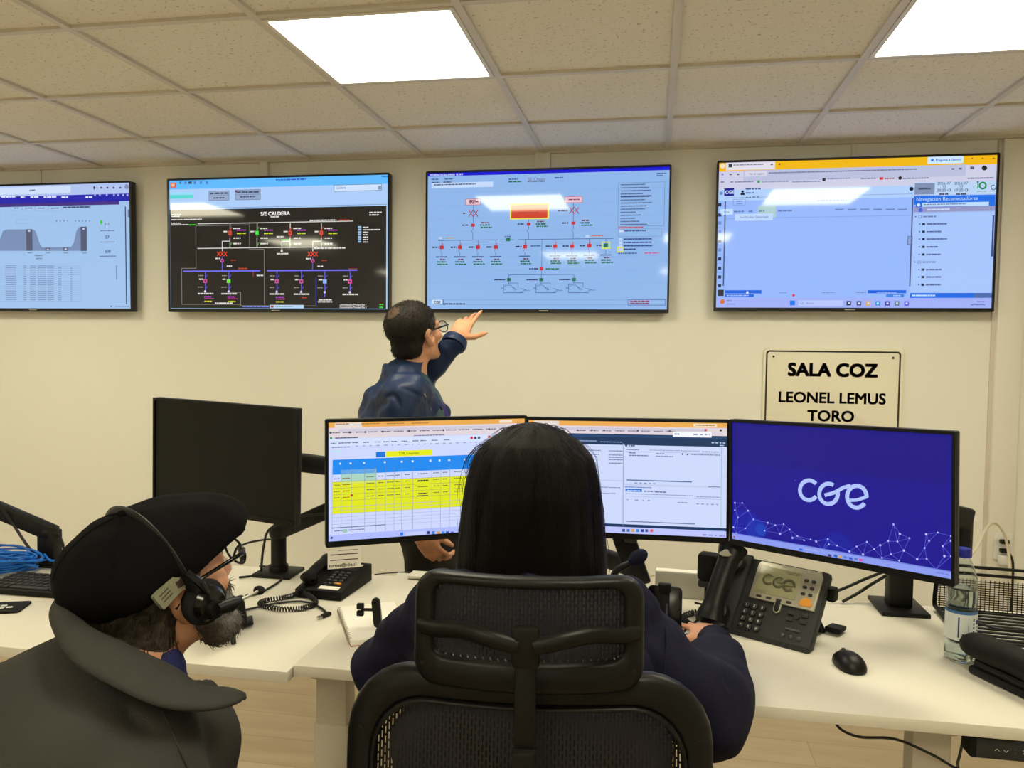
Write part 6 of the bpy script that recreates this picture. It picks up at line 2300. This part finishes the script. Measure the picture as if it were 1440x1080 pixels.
# long straight hair: hull of locks falling from the parting
PROF_Z = np.array([1.326, 1.323, 1.312, 1.292, 1.270, 1.230, 1.18, 1.13, 1.08, 1.03])
PROF_R = np.array([.001, .022, .052, .082, .101, .112, .119, .1245, .128, .126])
hx, hy = -.214, 1.432
def hair_point(phi, s, push=0.0):
    """phi around the head (0 = back), s 0..1 from the parting down"""
    z = np.interp(s, np.linspace(0, 1, len(PROF_Z)), PROF_Z)
    r = np.interp(s, np.linspace(0, 1, len(PROF_R)), PROF_R) + push
    flat = 1.0 if z > 1.2 else 1.0 - .15 * min(1, (1.2 - z) / .12)
    return np.array([hx + r * math.sin(phi), hy - r * math.cos(phi) * (1.02 if z > 1.2 else flat), z])
V, Fc = [], []
NP_, NS = 72, 40
for j in range(NS):
    for i in range(NP_):
        ph = (i / (NP_ - 1) - .5) * 2 * math.radians(128)
        V.append(tuple(hair_point(ph, j / (NS - 1), -.004 + .0015 * math.sin(ph * 17 + j * .12) + .002 * math.sin(ph * 7 + 2 + j * .05))))
for j in range(NS - 1):
    for i in range(NP_ - 1):
        Fc.append((j * NP_ + i, j * NP_ + i + 1, (j + 1) * NP_ + i + 1, (j + 1) * NP_ + i))
hb_ = MB().add(V, Fc)
# fringe over the top front
HW = hb_.build('hair', M['hair_black'], WM, smooth=80)
md = HW.modifiers.new('hair_depth', 'SOLIDIFY')
md.thickness = .014
md.offset = 1 if False else -1
r_ = np.random.default_rng(11)
paths = []
for k in range(2600):
    ph = r_.uniform(-1, 1) * math.radians(130)
    s0 = abs(r_.normal(0, .12))
    s1 = r_.uniform(.80, 1.02)
    dr = r_.normal(.0015, .0022)
    wob = r_.normal(0, .13)
    P_ = []
    for q in np.linspace(s0, max(s1, s0 + .2), 14):
        P_.append(hair_point(ph + wob * (q - s0) ** 2 + .02 * math.sin(9 * q + k), q, dr + .002 * math.sin(5 * q + k * 1.7)))
    paths.append(P_)
for k in range(190):                       # stray flyaway hairs
    ph = r_.uniform(-1, 1) * math.radians(115)
    s0 = r_.uniform(0, .2) if k % 3 else r_.uniform(.3, .75)
    P_ = []
    amp = r_.uniform(.004, .026) * (1.0 if s0 < .2 else .6)
    for i, q in enumerate(np.linspace(s0, s0 + r_.uniform(.25, .6), 12)):
        t_ = i / 11
        P_.append(hair_point(ph + .25 * t_ * r_.normal(0, .2), min(q, 1), .002 + amp * math.sin(PI * t_ * .8) ))
    paths.append(P_)
for k in range(90):                       # short frizz at the crown
    ph = r_.uniform(-PI, PI) * .7
    a_ = r_.uniform(-1, 1)
    L_ = r_.uniform(.03, .07)
    p_ = hair_point(ph, r_.uniform(.0, .16))
    P_ = []
    for i in range(10):
        t_ = i / 9
        P_.append(p_ + np.array([math.sin(ph + a_ * t_) * L_ * t_, -math.cos(ph + a_ * t_) * L_ * t_ * .6, .016 * math.sin(PI * min(1, t_ * 1.1)) * (.5 + .5 * abs(a_)) - .02 * t_ * t_]))
    paths.append(P_)
strands(paths[:2280], .0019, .0009, 'hair_strands', M['hair_black'], WM)
strands(paths[2280:2600], .0013, .0006, 'hair_highlights', M['hair_brown'], WM)
sc_ = MB()
sc_.tube([tuple(hair_point(.06, s_, .0015)) for s_ in (.07, .10, .13, .165)], [.001, .0035, .003, .0008], 8, flat=(1, .4))
sc_.build('parting', M['skin_pale'], WM)
strands(paths[2600:], .0006, .0003, 'stray_hairs', M['hair_black'], WM)

# ---------- the man in the flat cap ----------
H = Head((-.706, 1.028, 1.124), -.42, .24, .03)
NB = Vector((-.725, .955, 1.035))
f = Field((-1.12, .20, 0.0), (-.22, 1.50, 1.30), .0065)
sculpt_head(f, H)
f.cap(H(0, -.015, -.05), (-.72, .955, 1.0), .056, .062, .02)
f.ell((-.755, .88, .91), (.165, .12, .15), None, .05)
f.ell((-.78, .76, .68), (.15, .12, .16), None, .05)
f.ell((-.80, .66, .52), (.165, .14, .12), None, .05)
MR = [(-.635, .88, .935), (-.585, .94, .72), (-.63, 1.08, .60)]
ML = [(-.875, .94, .945), (-.92, 1.06, .72), (-.82, 1.14, .60)]
for P_ in (MR, ML):
    f.chain(P_, [.052, .043, .030], .02)
arm_hand(f, (-.633, 1.09, .595), (-.2, 1, -.3), (.0, .0, -1), 1, 1.0, .45)
arm_hand(f, (-.817, 1.15, .595), (.2, 1, -.3), (.0, .0, -1), -1, 1.0, .45)
for s_ in (-1, 1):
    f.chain([(-.80 + s_ * .09, .68, .50), (-.74 + s_ * .11, .98, .10), (-.80 + s_ * .10, .52, .07)], [.090, .064, .045], .03)
    f.cap((-.80 + s_ * .10, .50, .06), (-.80 + s_ * .10, .33, .05), .036, .03, .02)
MC = field_object('person', f, SKIN, None, 2, face_paint(H))
tag(MC, 'bearded man in a black flat cap and grey fleece crouching at the left, looking up', 'person')

f = Field((-1.14, .42, .38), (-.22, 1.42, 1.12), .0065)
f.ell((-.760, .88, .92), (.175, .145, .15), None, .06)
f.cap((-.875, .935, .94), (-.65, .89, .93), .076, .070, .05)
f.cap((-.735, .94, .98), (-.745, .945, 1.01), .098, .085, .04)
f.ell((-.79, .77, .71), (.19, .155, .20), None, .06)
f.ell((-.80, .67, .52), (.205, .175, .12), None, .06)
f.chain([(-.640, .885, .925), (-.590, .94, .72), (-.61, 1.02, .655), (-.63, 1.075, .603)], [.082, .072, .058, .045], .04)
f.chain([(-.87, .935, .935), (-.92, 1.05, .72), (-.87, 1.10, .65), (-.82, 1.135, .603)], [.082, .072, .058, .045], .04)
f.ell((-.72, 1.02, .86), (.14, .10, .16), None, .05)
f.cap(H(0, -.01, -.13), H(0, .02, .05), .060, .085, .012, 's')
f.folds(.0045, ((20, 26, 22, 1), (-30, 22, 26, .8), (46, 30, -36, .45)), 9)
f.crease(((176, 985), (190, 1010), (222, 1030)), .8, 1.2, .006)
f.crease(((60, 930), (75, 965), (110, 1000)), .8, 1.2, .006)
seam = [f.facing(u, v, .75, 1.2) for u, v in ((228, 1000), (240, 1025), (254, 1055), (268, 1085))]
JM = field_object('fleece_jacket', f, M['fleece'], MC, 2)
JM['label'] = 'grey fleece jacket'
# turned-up collar, wrapped round the nape and splayed out at the right front
TOPC = ((150, 846, 1.20), (104, 838, 1.14), (97, 850, 1.065), (122, 882, 1.025), (187, 914, 1.01), (244, 941, 1.03), (281, 966, 1.055), (322, 970, 1.075), (344, 974, 1.085))
BOTC = ((110, 880, 1.20), (76, 862, 1.11), (80, 890, 1.01), (107, 929, .955), (164, 964, .935), (226, 990, .945), (285, 996, .99), (322, 990, 1.04), (343, 981, 1.08))
top_ = [at(*p) for p in TOPC]
bot_ = [at(*p) for p in BOTC]
top_[-1] = top_[-1].lerp(bot_[-1], .5)
bot_[-1] = top_[-1] + Vector((0, 0, -.003))
mid_ = [a.lerp(b, .45) + Vector((0, -.012, .012)) * min(1, (a - b).length / .05) for a, b in zip(top_, bot_)]
und_ = [b + (a - b) * .22 + Vector((.004, .020, -.012)) * w_ for a, b, w_ in zip(top_, bot_, (1, 1, 1, 1, 1, 1, .7, .35, .05))]
inn_ = [a + Vector((.004, .012, -.03)) * w_ for a, w_ in zip(top_, (1, 1, 1, 1, 1, 1, .5, .15, .0))]
sheet([inn_, top_, mid_, bot_, und_], 'collar', M['fleece'], MC, .007)
ed = MB().tube(catmull([p + Vector((0, -.002, .003)) for p in (top_[5], top_[6], top_[7], top_[8], bot_[8])], 6), .0020, 6)
ed.build('collar_piping', M['fleece_edge'], MC)
sm = MB()
sm.tube(catmull(seam, 6), .0014, 5)
sm.build('sleeve_seam', M['fleece'], MC)
f = Field((-.85, .90, .82), (-.56, 1.16, 1.05), .005)
f.cap((-.713, .985, .93), (-.709, 1.0, 1.02), .074, .064, .02)
f.cap(H(0, -.01, -.13), H(0, .02, .05), .058, .075, .008, 's')
field_object('shirt', f, M['shirt_blue'], MC, 2)
f = Field((-1.05, .25, .0), (-.5, 1.12, .66), .008)
f.ell((-.80, .67, .52), (.185, .16, .12), None, .05)
for s_ in (-1, 1):
    f.chain([(-.80 + s_ * .09, .68, .50), (-.74 + s_ * .11, .98, .10), (-.80 + s_ * .10, .54, .075)], [.100, .076, .062], .035)
f.plane((0, 0, .004), (0, 0, -1), .003)
field_object('trousers', f, M['trousers'], MC, 2)
for s_ in (-1, 1):
    x_ = -.80 + s_ * .10
    f = Field((x_ - .09, .24, 0), (x_ + .09, .60, .16), .006)
    f.cap((x_, .50, .055), (x_, .34, .045), .044, .038, .02)
    f.plane((0, 0, .004), (0, 0, -1), .003)
    field_object('shoe', f, M['black_matte'], MC, 2)
# hair under the cap
f = Field([q - .17 for q in H.c], [q + .17 for q in H.c], .0045)
f.ell(H(0, -.022, .034), (.081, .102, .084), H.axes, .01)
f.ell(H(0, -.045, -.048), (.068, .058, .066), H.axes, .02)
f.plane(H(0, .035, .02), H.Mx.to_3x3() @ Vector((0, .8, -.42)), .004)
f.plane(H(0, -.06, -.098), H.Mx.to_3x3() @ Vector((0, 0, -1)), .006)
hm = field_object('hair', f, M['hair_grizzled'], MC, 2)
up_, bk_ = H.Mx.to_3x3() @ Vector((0, 0, 1)), H.Mx.to_3x3() @ Vector((0, -1, 0))
inv = np.array(H.Mx.inverted())
loc = lambda P: P @ inv[:3, :3].T + inv[:3, 3]
P_ = tufts(hm, 900, .020, lambda p, n: -up_ + bk_ * .5, 3, lambda V, N: (loc(V)[:, 2] < .015))
strands(P_, .0011, .0004, 'hair_strands', M['hair_grizzled'], MC)
# beard
f = Field([q - .17 for q in H.c], [q + .17 for q in H.c], .0045)
for x in (-1, 1):
    f.chain([H(x * .068, .030, -.015), H(x * .064, .022, -.050), H(x * .046, .048, -.088), H(x * .02, .082, -.104)], [.012, .017, .021, .024], .014)
    f.chain([H(x * .055, .05, -.05), H(x * .03, .086, -.066)], [.014, .012], .012)
f.cap(H(-.02, .096, -.047), H(.02, .096, -.047), .009, .009, .01)
f.ell(H(0, .078, -.108), (.032, .026, .024), H.axes, .015)
bd = field_object('beard', f, M['hair_grey'], MC, 2)
dn = -up_ + H.Mx.to_3x3() @ Vector((0, .35, 0))
strands(tufts(bd, 1500, .015, lambda p, n: dn, 5, None, .3, .28), .0009, .0003, 'beard_strands', M['hair_grey'], MC)
# flat cap with a short peak and a leather strap at the back
f = Field([q - .24 for q in H.c], [q + .24 for q in H.c], .005)
f.ell(H(0, -.022, .046), (.0925, .110, .078), H.axes, .02)
f.ell(H(0, .068, .056), (.085, .088, .052), H.axes, .05)
f.ell(H(0, .128, .026), (.074, .066, .018), H.axes, .03)
f.plane(H(0, -.10, .006), H.Mx.to_3x3() @ Vector((0, .22, -1)), .006)
f.ell(H(0, -.128, .004), (.032, .045, .022), H.axes, .004, 's')
f.folds(.0012, ((60, 40, 50, 1), (-70, 90, 30, .6)), 3)
kp = field_object('flat_cap', f, M['cap_cloth'], MC, 3)
MB().ball(H(0, -.022, .125), (.008, .008, .005)).build('button', M['cap_cloth'], kp)
sm = MB()
for a_ in range(0, 360, 60):
    q = math.radians(a_ + 20)
    sm.tube([H(.0935 * math.cos(q) * math.sin(t_), -.022 + .1112 * math.sin(q) * math.sin(t_), .046 + .0785 * math.cos(t_)) for t_ in np.linspace(.12, 1.25, 10)], .0011, 5)
sm.build('seam', M['cap_cloth'], kp)
st_ = [H(.094 * math.sin(a_), -.022 - .108 * math.cos(a_), .002 + .003 * math.cos(a_)) for a_ in np.linspace(-.42, .42, 9)]
MB().tube(st_, .0065, 8, flat=(.18, 1)).build('strap', M['leather'], kp)
MB().ball(H(.03, -.131, -.014), .004).build('strap_buckle', M['silver'], kp)
lp = MB()
LX = frame_mat(H(.0915, -.026, .034), (H.Mx.to_3x3() @ Vector((-.10, .90, .30))).normalized(), (H.Mx.to_3x3() @ Vector((-.18, -.32, .93))).normalized(), H.Mx.to_3x3() @ Vector((1, .05, .2)).normalized())
lp.prism(rrect(.060, .024, .002, 2), -.004, .0035, LX)
lp.build('cloth_label', M['cap_label'], kp)
l2 = MB()
l2.prism([(.002, -.006), (.012, -.009), (.024, -.003), (.026, .004), (.016, .006), (.010, .002), (.004, .004)], .0035, .004, LX)
for k in range(3):
    l2.box((-.016, -.004 + k * .005, .0038), (.016, .0012, .0006), 0, LX)
l2.build('label_print', M['ink'], kp, smooth=0)
spectacles(H, MC, M['black_gloss'])

# headset over the cap
hs_ = thing('headset', 'black call headset with ear pad and microphone worn over the flat cap', 'headset', tuple(H.c))
def HL(x, y, z):
    return Vector(H(x, y, z)) - H.c
arcp = [HL(.0985 * math.cos(a_), -.006 - .014 * math.sin(a_), .014 + .1135 * math.sin(a_)) for a_ in np.linspace(-.08, PI + .08, 40)]
MB().tube(arcp, .0068, 10, flat=(.45, 1.0)).build('headband', M['black'], hs_)
for s_ in (-1, 1):
    cx = H.Mx.to_3x3() @ Vector((s_, 0, 0))
    c0 = HL(s_ * .088, .010, -.008)
    e_ = MB()
    R_ = Vector((0, 0, 1)).rotation_difference(cx).to_matrix().to_4x4()
    e_.lathe([(.020, -.004), (.031, .0), (.033, .008), (.031, .015), (.022, .020)], 28, Mx=Matrix.Translation(c0) @ R_)
    e_.build('ear_pad', M['foam'], hs_)
    e2_ = MB()
    e2_.lathe([(.024, .014), (.025, .020), (.020, .028), (.008, .031)], 28, Mx=Matrix.Translation(c0) @ R_)
    e2_.tube([HL(s_ * .112, .016, -.004), HL(s_ * .114, .0, .03), HL(s_ * .103, -.010, .05)], .006, 8, flat=(.6, 1))
    e2_.build('ear_shell', M['black_gloss'], hs_)
bm_ = MB()
bm_.cyl(HL(.112, .008, -.012), HL(.126, .010, -.013), .012, n=18)
bm_.tube([HL(.124, .008, -.012), HL(.120, .034, -.020), HL(.115, .052, -.024)], [.009, .010, .006], 12)
bm_.build('boom_joint', M['black'], hs_)
MB().tube(catmull([HL(.115, .050, -.024), HL(.108, .072, -.030), HL(.096, .098, -.038)], 6), .0022, 8).build('boom', M['silver'], hs_)
MB().ball(HL(.094, .101, -.039), (.009, .007, .007)).build('microphone', M['foam'], hs_)

# ---------- the man pointing at the wall screen ----------
H = Head((-.848, 2.757, 1.517), -.47, .22, .05, 1.0)
Ft, Rt = Vector((.96, .28, 0)), Vector((.28, -.96, 0))
NB2 = Vector((-.872, 2.742, 1.350))
S_R, S_L = NB2 + Rt * .165 + Vector((0, 0, -.045)), NB2 - Rt * .165 + Ft * .03 + Vector((0, 0, -.04))
f = Field((-1.22, 2.42, 0.0), (-.55, 3.22, 1.70), .0055)
sculpt_head(f, H)
f.cap(H(0, -.015, -.05), NB2 + Vector((0, 0, -.02)), .056, .062, .02)
f.ell(NB2 + Vector((.01, .01, -.16)), (.125, .175, .17), [tuple(Ft), tuple(Rt), (0, 0, 1)], .05)
f.ell(NB2 + Vector((.05, .03, -.36)), (.115, .155, .17), [tuple(Ft), tuple(Rt), (0, 0, 1)], .06)
f.ell(NB2 + Vector((.07, .03, -.50)), (.12, .165, .12), [tuple(Ft), tuple(Rt), (0, 0, 1)], .06)
wl = at(641, 478, 2.99)
el = at(588, 536, 3.02)
f.chain([tuple(S_L), tuple(el), tuple(wl)], [.050, .042, .029], .02)
hd = (at(662, 441, 3.07) - at(645, 474, 3.0)).normalized()
pn = Vector((.15, 1, .25))
arm_hand(f, wl + hd * .01, hd, pn, -1, 1.0, (.10, .30, .55, .75), .05, 1.0)
wr = at(592, 752, 2.66)
er = Vector((-.88, 2.53, 1.05))
f.chain([tuple(S_R), tuple(er), tuple(wr)], [.050, .042, .030], .02)
hd2 = (Vector((.45, .25, -.75))).normalized()
arm_hand(f, wr, hd2, Vector((.0, .9, .3)), 1, 1.0, (.6, .6, .65, .7), .04, .5)
HP = NB2 + Vector((.085, .03, -.52))
for s_ in (-1, 1):
    hpt = HP + Rt * s_ * .085
    f.chain([tuple(hpt), (hpt.x + .0, hpt.y + .01, .46), (hpt.x - .02, hpt.y, .09)], [.088, .060, .042], .03)
    f.cap((hpt.x - .02, hpt.y, .06), (hpt.x + .10, hpt.y + .06, .04), .038, .032, .02)
MP = field_object('person', f, SKIN, None, 2, face_paint(H))
tag(MP, 'standing man in a navy jacket behind the desks, pointing up at the wall screens', 'person')

AX = [tuple(Ft), tuple(Rt), (0, 0, 1)]
f = Field((-1.24, 2.40, .74), (-.55, 3.20, 1.50), .0055)
f.ell(NB2 + Vector((.0, .0, -.15)), (.150, .195, .17), AX, .06)
f.cap(tuple(S_R + Vector((-.02, .02, .0))), tuple(S_L), .068, .068, .05)
f.cap(tuple(NB2 - Ft * .03 + Vector((0, 0, -.03))), tuple(NB2 - Ft * .085 + Vector((0, 0, -.12))), .072, .085, .05)
f.ell(NB2 + Vector((.03, .02, -.36)), (.150, .185, .19), AX, .06)
f.ell(NB2 + Vector((.06, .03, -.50)), (.150, .190, .10), AX, .06)
f.cap(tuple(NB2 + Vector((0, 0, -.05))), tuple(NB2 + Vector((.005, .004, .03))), .082, .074, .04)
f.chain([tuple(S_R), tuple(er), tuple(wr + Vector((-.02, -.0, .06)))], [.074, .066, .050], .035)
f.chain([tuple(S_L), tuple(el), tuple(wl - hd * .02)], [.070, .056, .044], .03)
f.cap(H(0, -.015, -.11), H(0, .03, .05), .058, .085, .012, 's')
# open front
fr0 = NB2 + Ft * .155 + Rt * .075
f.chain([tuple(NB2 + Ft * .085 + Vector((0, 0, .03))), tuple(fr0 + Vector((0, 0, -.15))), tuple(fr0 + Ft * .02 + Vector((.03, .02, -.55)))], [.050, .055, .065], .010, 's')
f.folds(.0045, ((26, 18, 40, 1), (-40, 26, 30, .9), (50, 44, -50, .6), (12, 70, 60, .5)), 21)
f.plane(tuple(wl - hd * .005), tuple(hd), .003, (-.80, 2.80, 1.38), (-.55, 3.2, 1.55))
f.crease(((540, 560), (553, 556), (562, 570)), 2.4, 3.0, .008)
f.crease(((526, 580), (534, 570), (545, 566)), 2.4, 3.0, .007)
f.crease(((566, 545), (590, 556), (604, 566)), 2.4, 3.0, .006)
seam = [f.facing(u, v, 2.4, 3.0) for u, v in ((597, 554), (602, 564), (606, 574), (609, 585))]
JP = field_object('jacket', f, M['navy'], MP, 2)
JP['label'] = 'navy blue windbreaker jacket'
MB().tube(catmull(seam, 6), .0011, 6).build('pocket_piping', M['white_cloth'], MP)
ck = MB().tube([tuple(wl - hd * .03), tuple(wl - hd * .015), tuple(wl + hd * .002)], [.047, .050, .046], 20).build('cuff', M['navy'], MP)
def ar2(phi, r, z):
    a = math.radians(phi)
    d = -Ft * math.cos(a) + Rt * math.sin(a)
    return tuple(NB2 + d * r + Vector((0, 0, z)))
ph2 = (-130, -90, -45, 0, 45, 90, 125, 150)
sheet([[ar2(p, r, z) for p, r, z in zip(ph2, (.085, .082, .080, .080, .080, .083, .088, .095), (.0, .03, .052, .058, .05, .03, .0, -.03))],
       [ar2(p, r, z) for p, r, z in zip(ph2, (.098, .092, .089, .088, .089, .096, .106, .118), (-.01, .018, .040, .046, .038, .016, -.014, -.045))],
       [ar2(p, r, z) for p, r, z in zip(ph2, (.110, .106, .100, .096, .100, .112, .126, .145), (-.06, -.05, -.04, -.03, -.04, -.045, -.06, -.10))]],
      'collar', M['navy'], MP, .006)
f = Field((-1.12, 2.52, .80), (-.62, 3.02, 1.45), .006)
f.ell(NB2 + Vector((.01, .01, -.15)), (.132, .165, .165), AX, .05)
f.ell(NB2 + Vector((.05, .03, -.36)), (.130, .160, .19), AX, .05)
f.cap(tuple(NB2 + Vector((.0, .0, -.06))), tuple(NB2 + Vector((.006, .004, .012))), .074, .066, .03)
f.cap(H(0, -.015, -.11), H(0, .03, .05), .058, .070, .008, 's')
field_object('shirt', f, M['shirt'], MP, 2)
sheet([[ar2(p, .070, z) for p, z in ((-150, .012), (-90, .036), (0, .05), (90, .036), (150, .012))],
       [ar2(p, .078, z) for p, z in ((-150, -.012), (-90, .012), (0, .03), (90, .012), (150, -.012))]], 'shirt_collar', M['white_cloth'], MP, .004)
ly = MB()
for s_ in (-1, 1):
    pts = [ar2(s_ * 100, .084, .02), ar2(s_ * 140, .100, -.03), tuple(NB2 + Ft * .140 + Rt * s_ * .045 + Vector((0, 0, -.12))), tuple(NB2 + Ft * .165 + Rt * s_ * .03 + Vector((.01, .01, -.24))), tuple(NB2 + Ft * .185 + Rt * s_ * .004 + Vector((.03, .02, -.38)))]
    ly.tube(catmull(pts, 8), .009, 8, flat=(.2, 1))
lo_ = ly.build('lanyard', M['lanyard'], MP)
bg = NB2 + Ft * .158 + Rt * .045 + Vector((0, 0, -.145))
MB().box((0, 0, 0), (.006, .018, .02), .002, T(*bg) @ RZ(.56)).build('lanyard_mark', M['pink'], lo_)
f = Field((-1.06, 2.50, .06), (-.58, 3.02, .93), .008)
f.ell(HP + Vector((-.01, 0, .02)), (.135, .18, .10), AX, .05)
for s_ in (-1, 1):
    hpt = HP + Rt * s_ * .085
    f.chain([tuple(hpt), (hpt.x, hpt.y + .01, .46), (hpt.x - .02, hpt.y, .10)], [.105, .085, .075], .035)
f.plane((0, 0, .075), (0, 0, -1), .004)
f.folds(.004, ((40, 20, 26, 1), (-30, 50, 30, .8)), 5)
field_object('trousers', f, M['trousers'], MP, 2)
for s_ in (-1, 1):
    hpt = HP + Rt * s_ * .085
    f = Field((hpt.x - .12, hpt.y - .1, 0), (hpt.x + .2, hpt.y + .2, .16), .006)
    f.cap((hpt.x - .02, hpt.y, .05), (hpt.x + .11, hpt.y + .066, .04), .046, .040, .02)
    f.cap((hpt.x - .02, hpt.y, .05), (hpt.x - .02, hpt.y, .10), .046, .048, .02)
    f.plane((0, 0, .004), (0, 0, -1), .003)
    field_object('shoe', f, M['black_matte'], MP, 2)
# short hair, greying at the sides, thin at the crown
f = Field([q - .15 for q in H.c], [q + .15 for q in H.c], .004)
f.ell(H(0, -.021, .041), (.081, .103, .085), H.axes, .01)
f.ell(H(0, -.050, -.040), (.062, .050, .050), H.axes, .02)
f.plane(H(0, .050, .03), H.Mx.to_3x3() @ Vector((0, .8, -.38)), .004)
f.plane(H(0, -.06, -.078), H.Mx.to_3x3() @ Vector((0, 0, -1)), .006)
inv3 = np.array(H.Mx.inverted())
loc3 = lambda P: P @ inv3[:3, :3].T + inv3[:3, 3]
def hair_zones(c):
    p = loc3(c)
    m_ = np.zeros(len(c), int)
    m_[(p[:, 1] > .0) & (p[:, 2] < .060)] = 1
    m_[np.linalg.norm(p - np.array([-.004, -.085, .088]), axis=1) < .030] = 2
    return m_
hp_ = field_object('hair', f, [M['hair_dark'], M['hair_grizzled'], M['hair_thin']], MP, 2, hair_zones)
up_, bk_ = H.Mx.to_3x3() @ Vector((0, 0, 1)), H.Mx.to_3x3() @ Vector((0, -1, 0))
crown = np.array([-.004, -.085, .088])
P_ = tufts(hp_, 2200, .014, lambda p, n: -up_ + bk_ * .7, 8, lambda V, N: (np.linalg.norm(loc3(V) - crown, axis=1) > .030) | (np.random.default_rng(2).random(len(V)) < .35))
strands(P_, .0011, .0004, 'hair_strands', M['hair_dark'], MP)
spectacles(H, MP, M['black_gloss'])
# clear plastic sleeve held in his lowered hand
ps = wr + hd2 * .10
t = thing('plastic_sleeve', 'clear plastic card sleeve held in the standing man\'s lowered hand', 'card sleeve', tuple(ps), .2)
MB().prism(rrect(.055, .09, .004, 3), -.0012, .0012, T(.01, 0, -.035) @ RY(.45) @ RX(PI / 2)).build('sleeve', M['clear'], t)
MB().box((0, 0, 0), (.012, .004, .02), .001, T(.005, 0, .005)).build('clip', M['silver'], t)
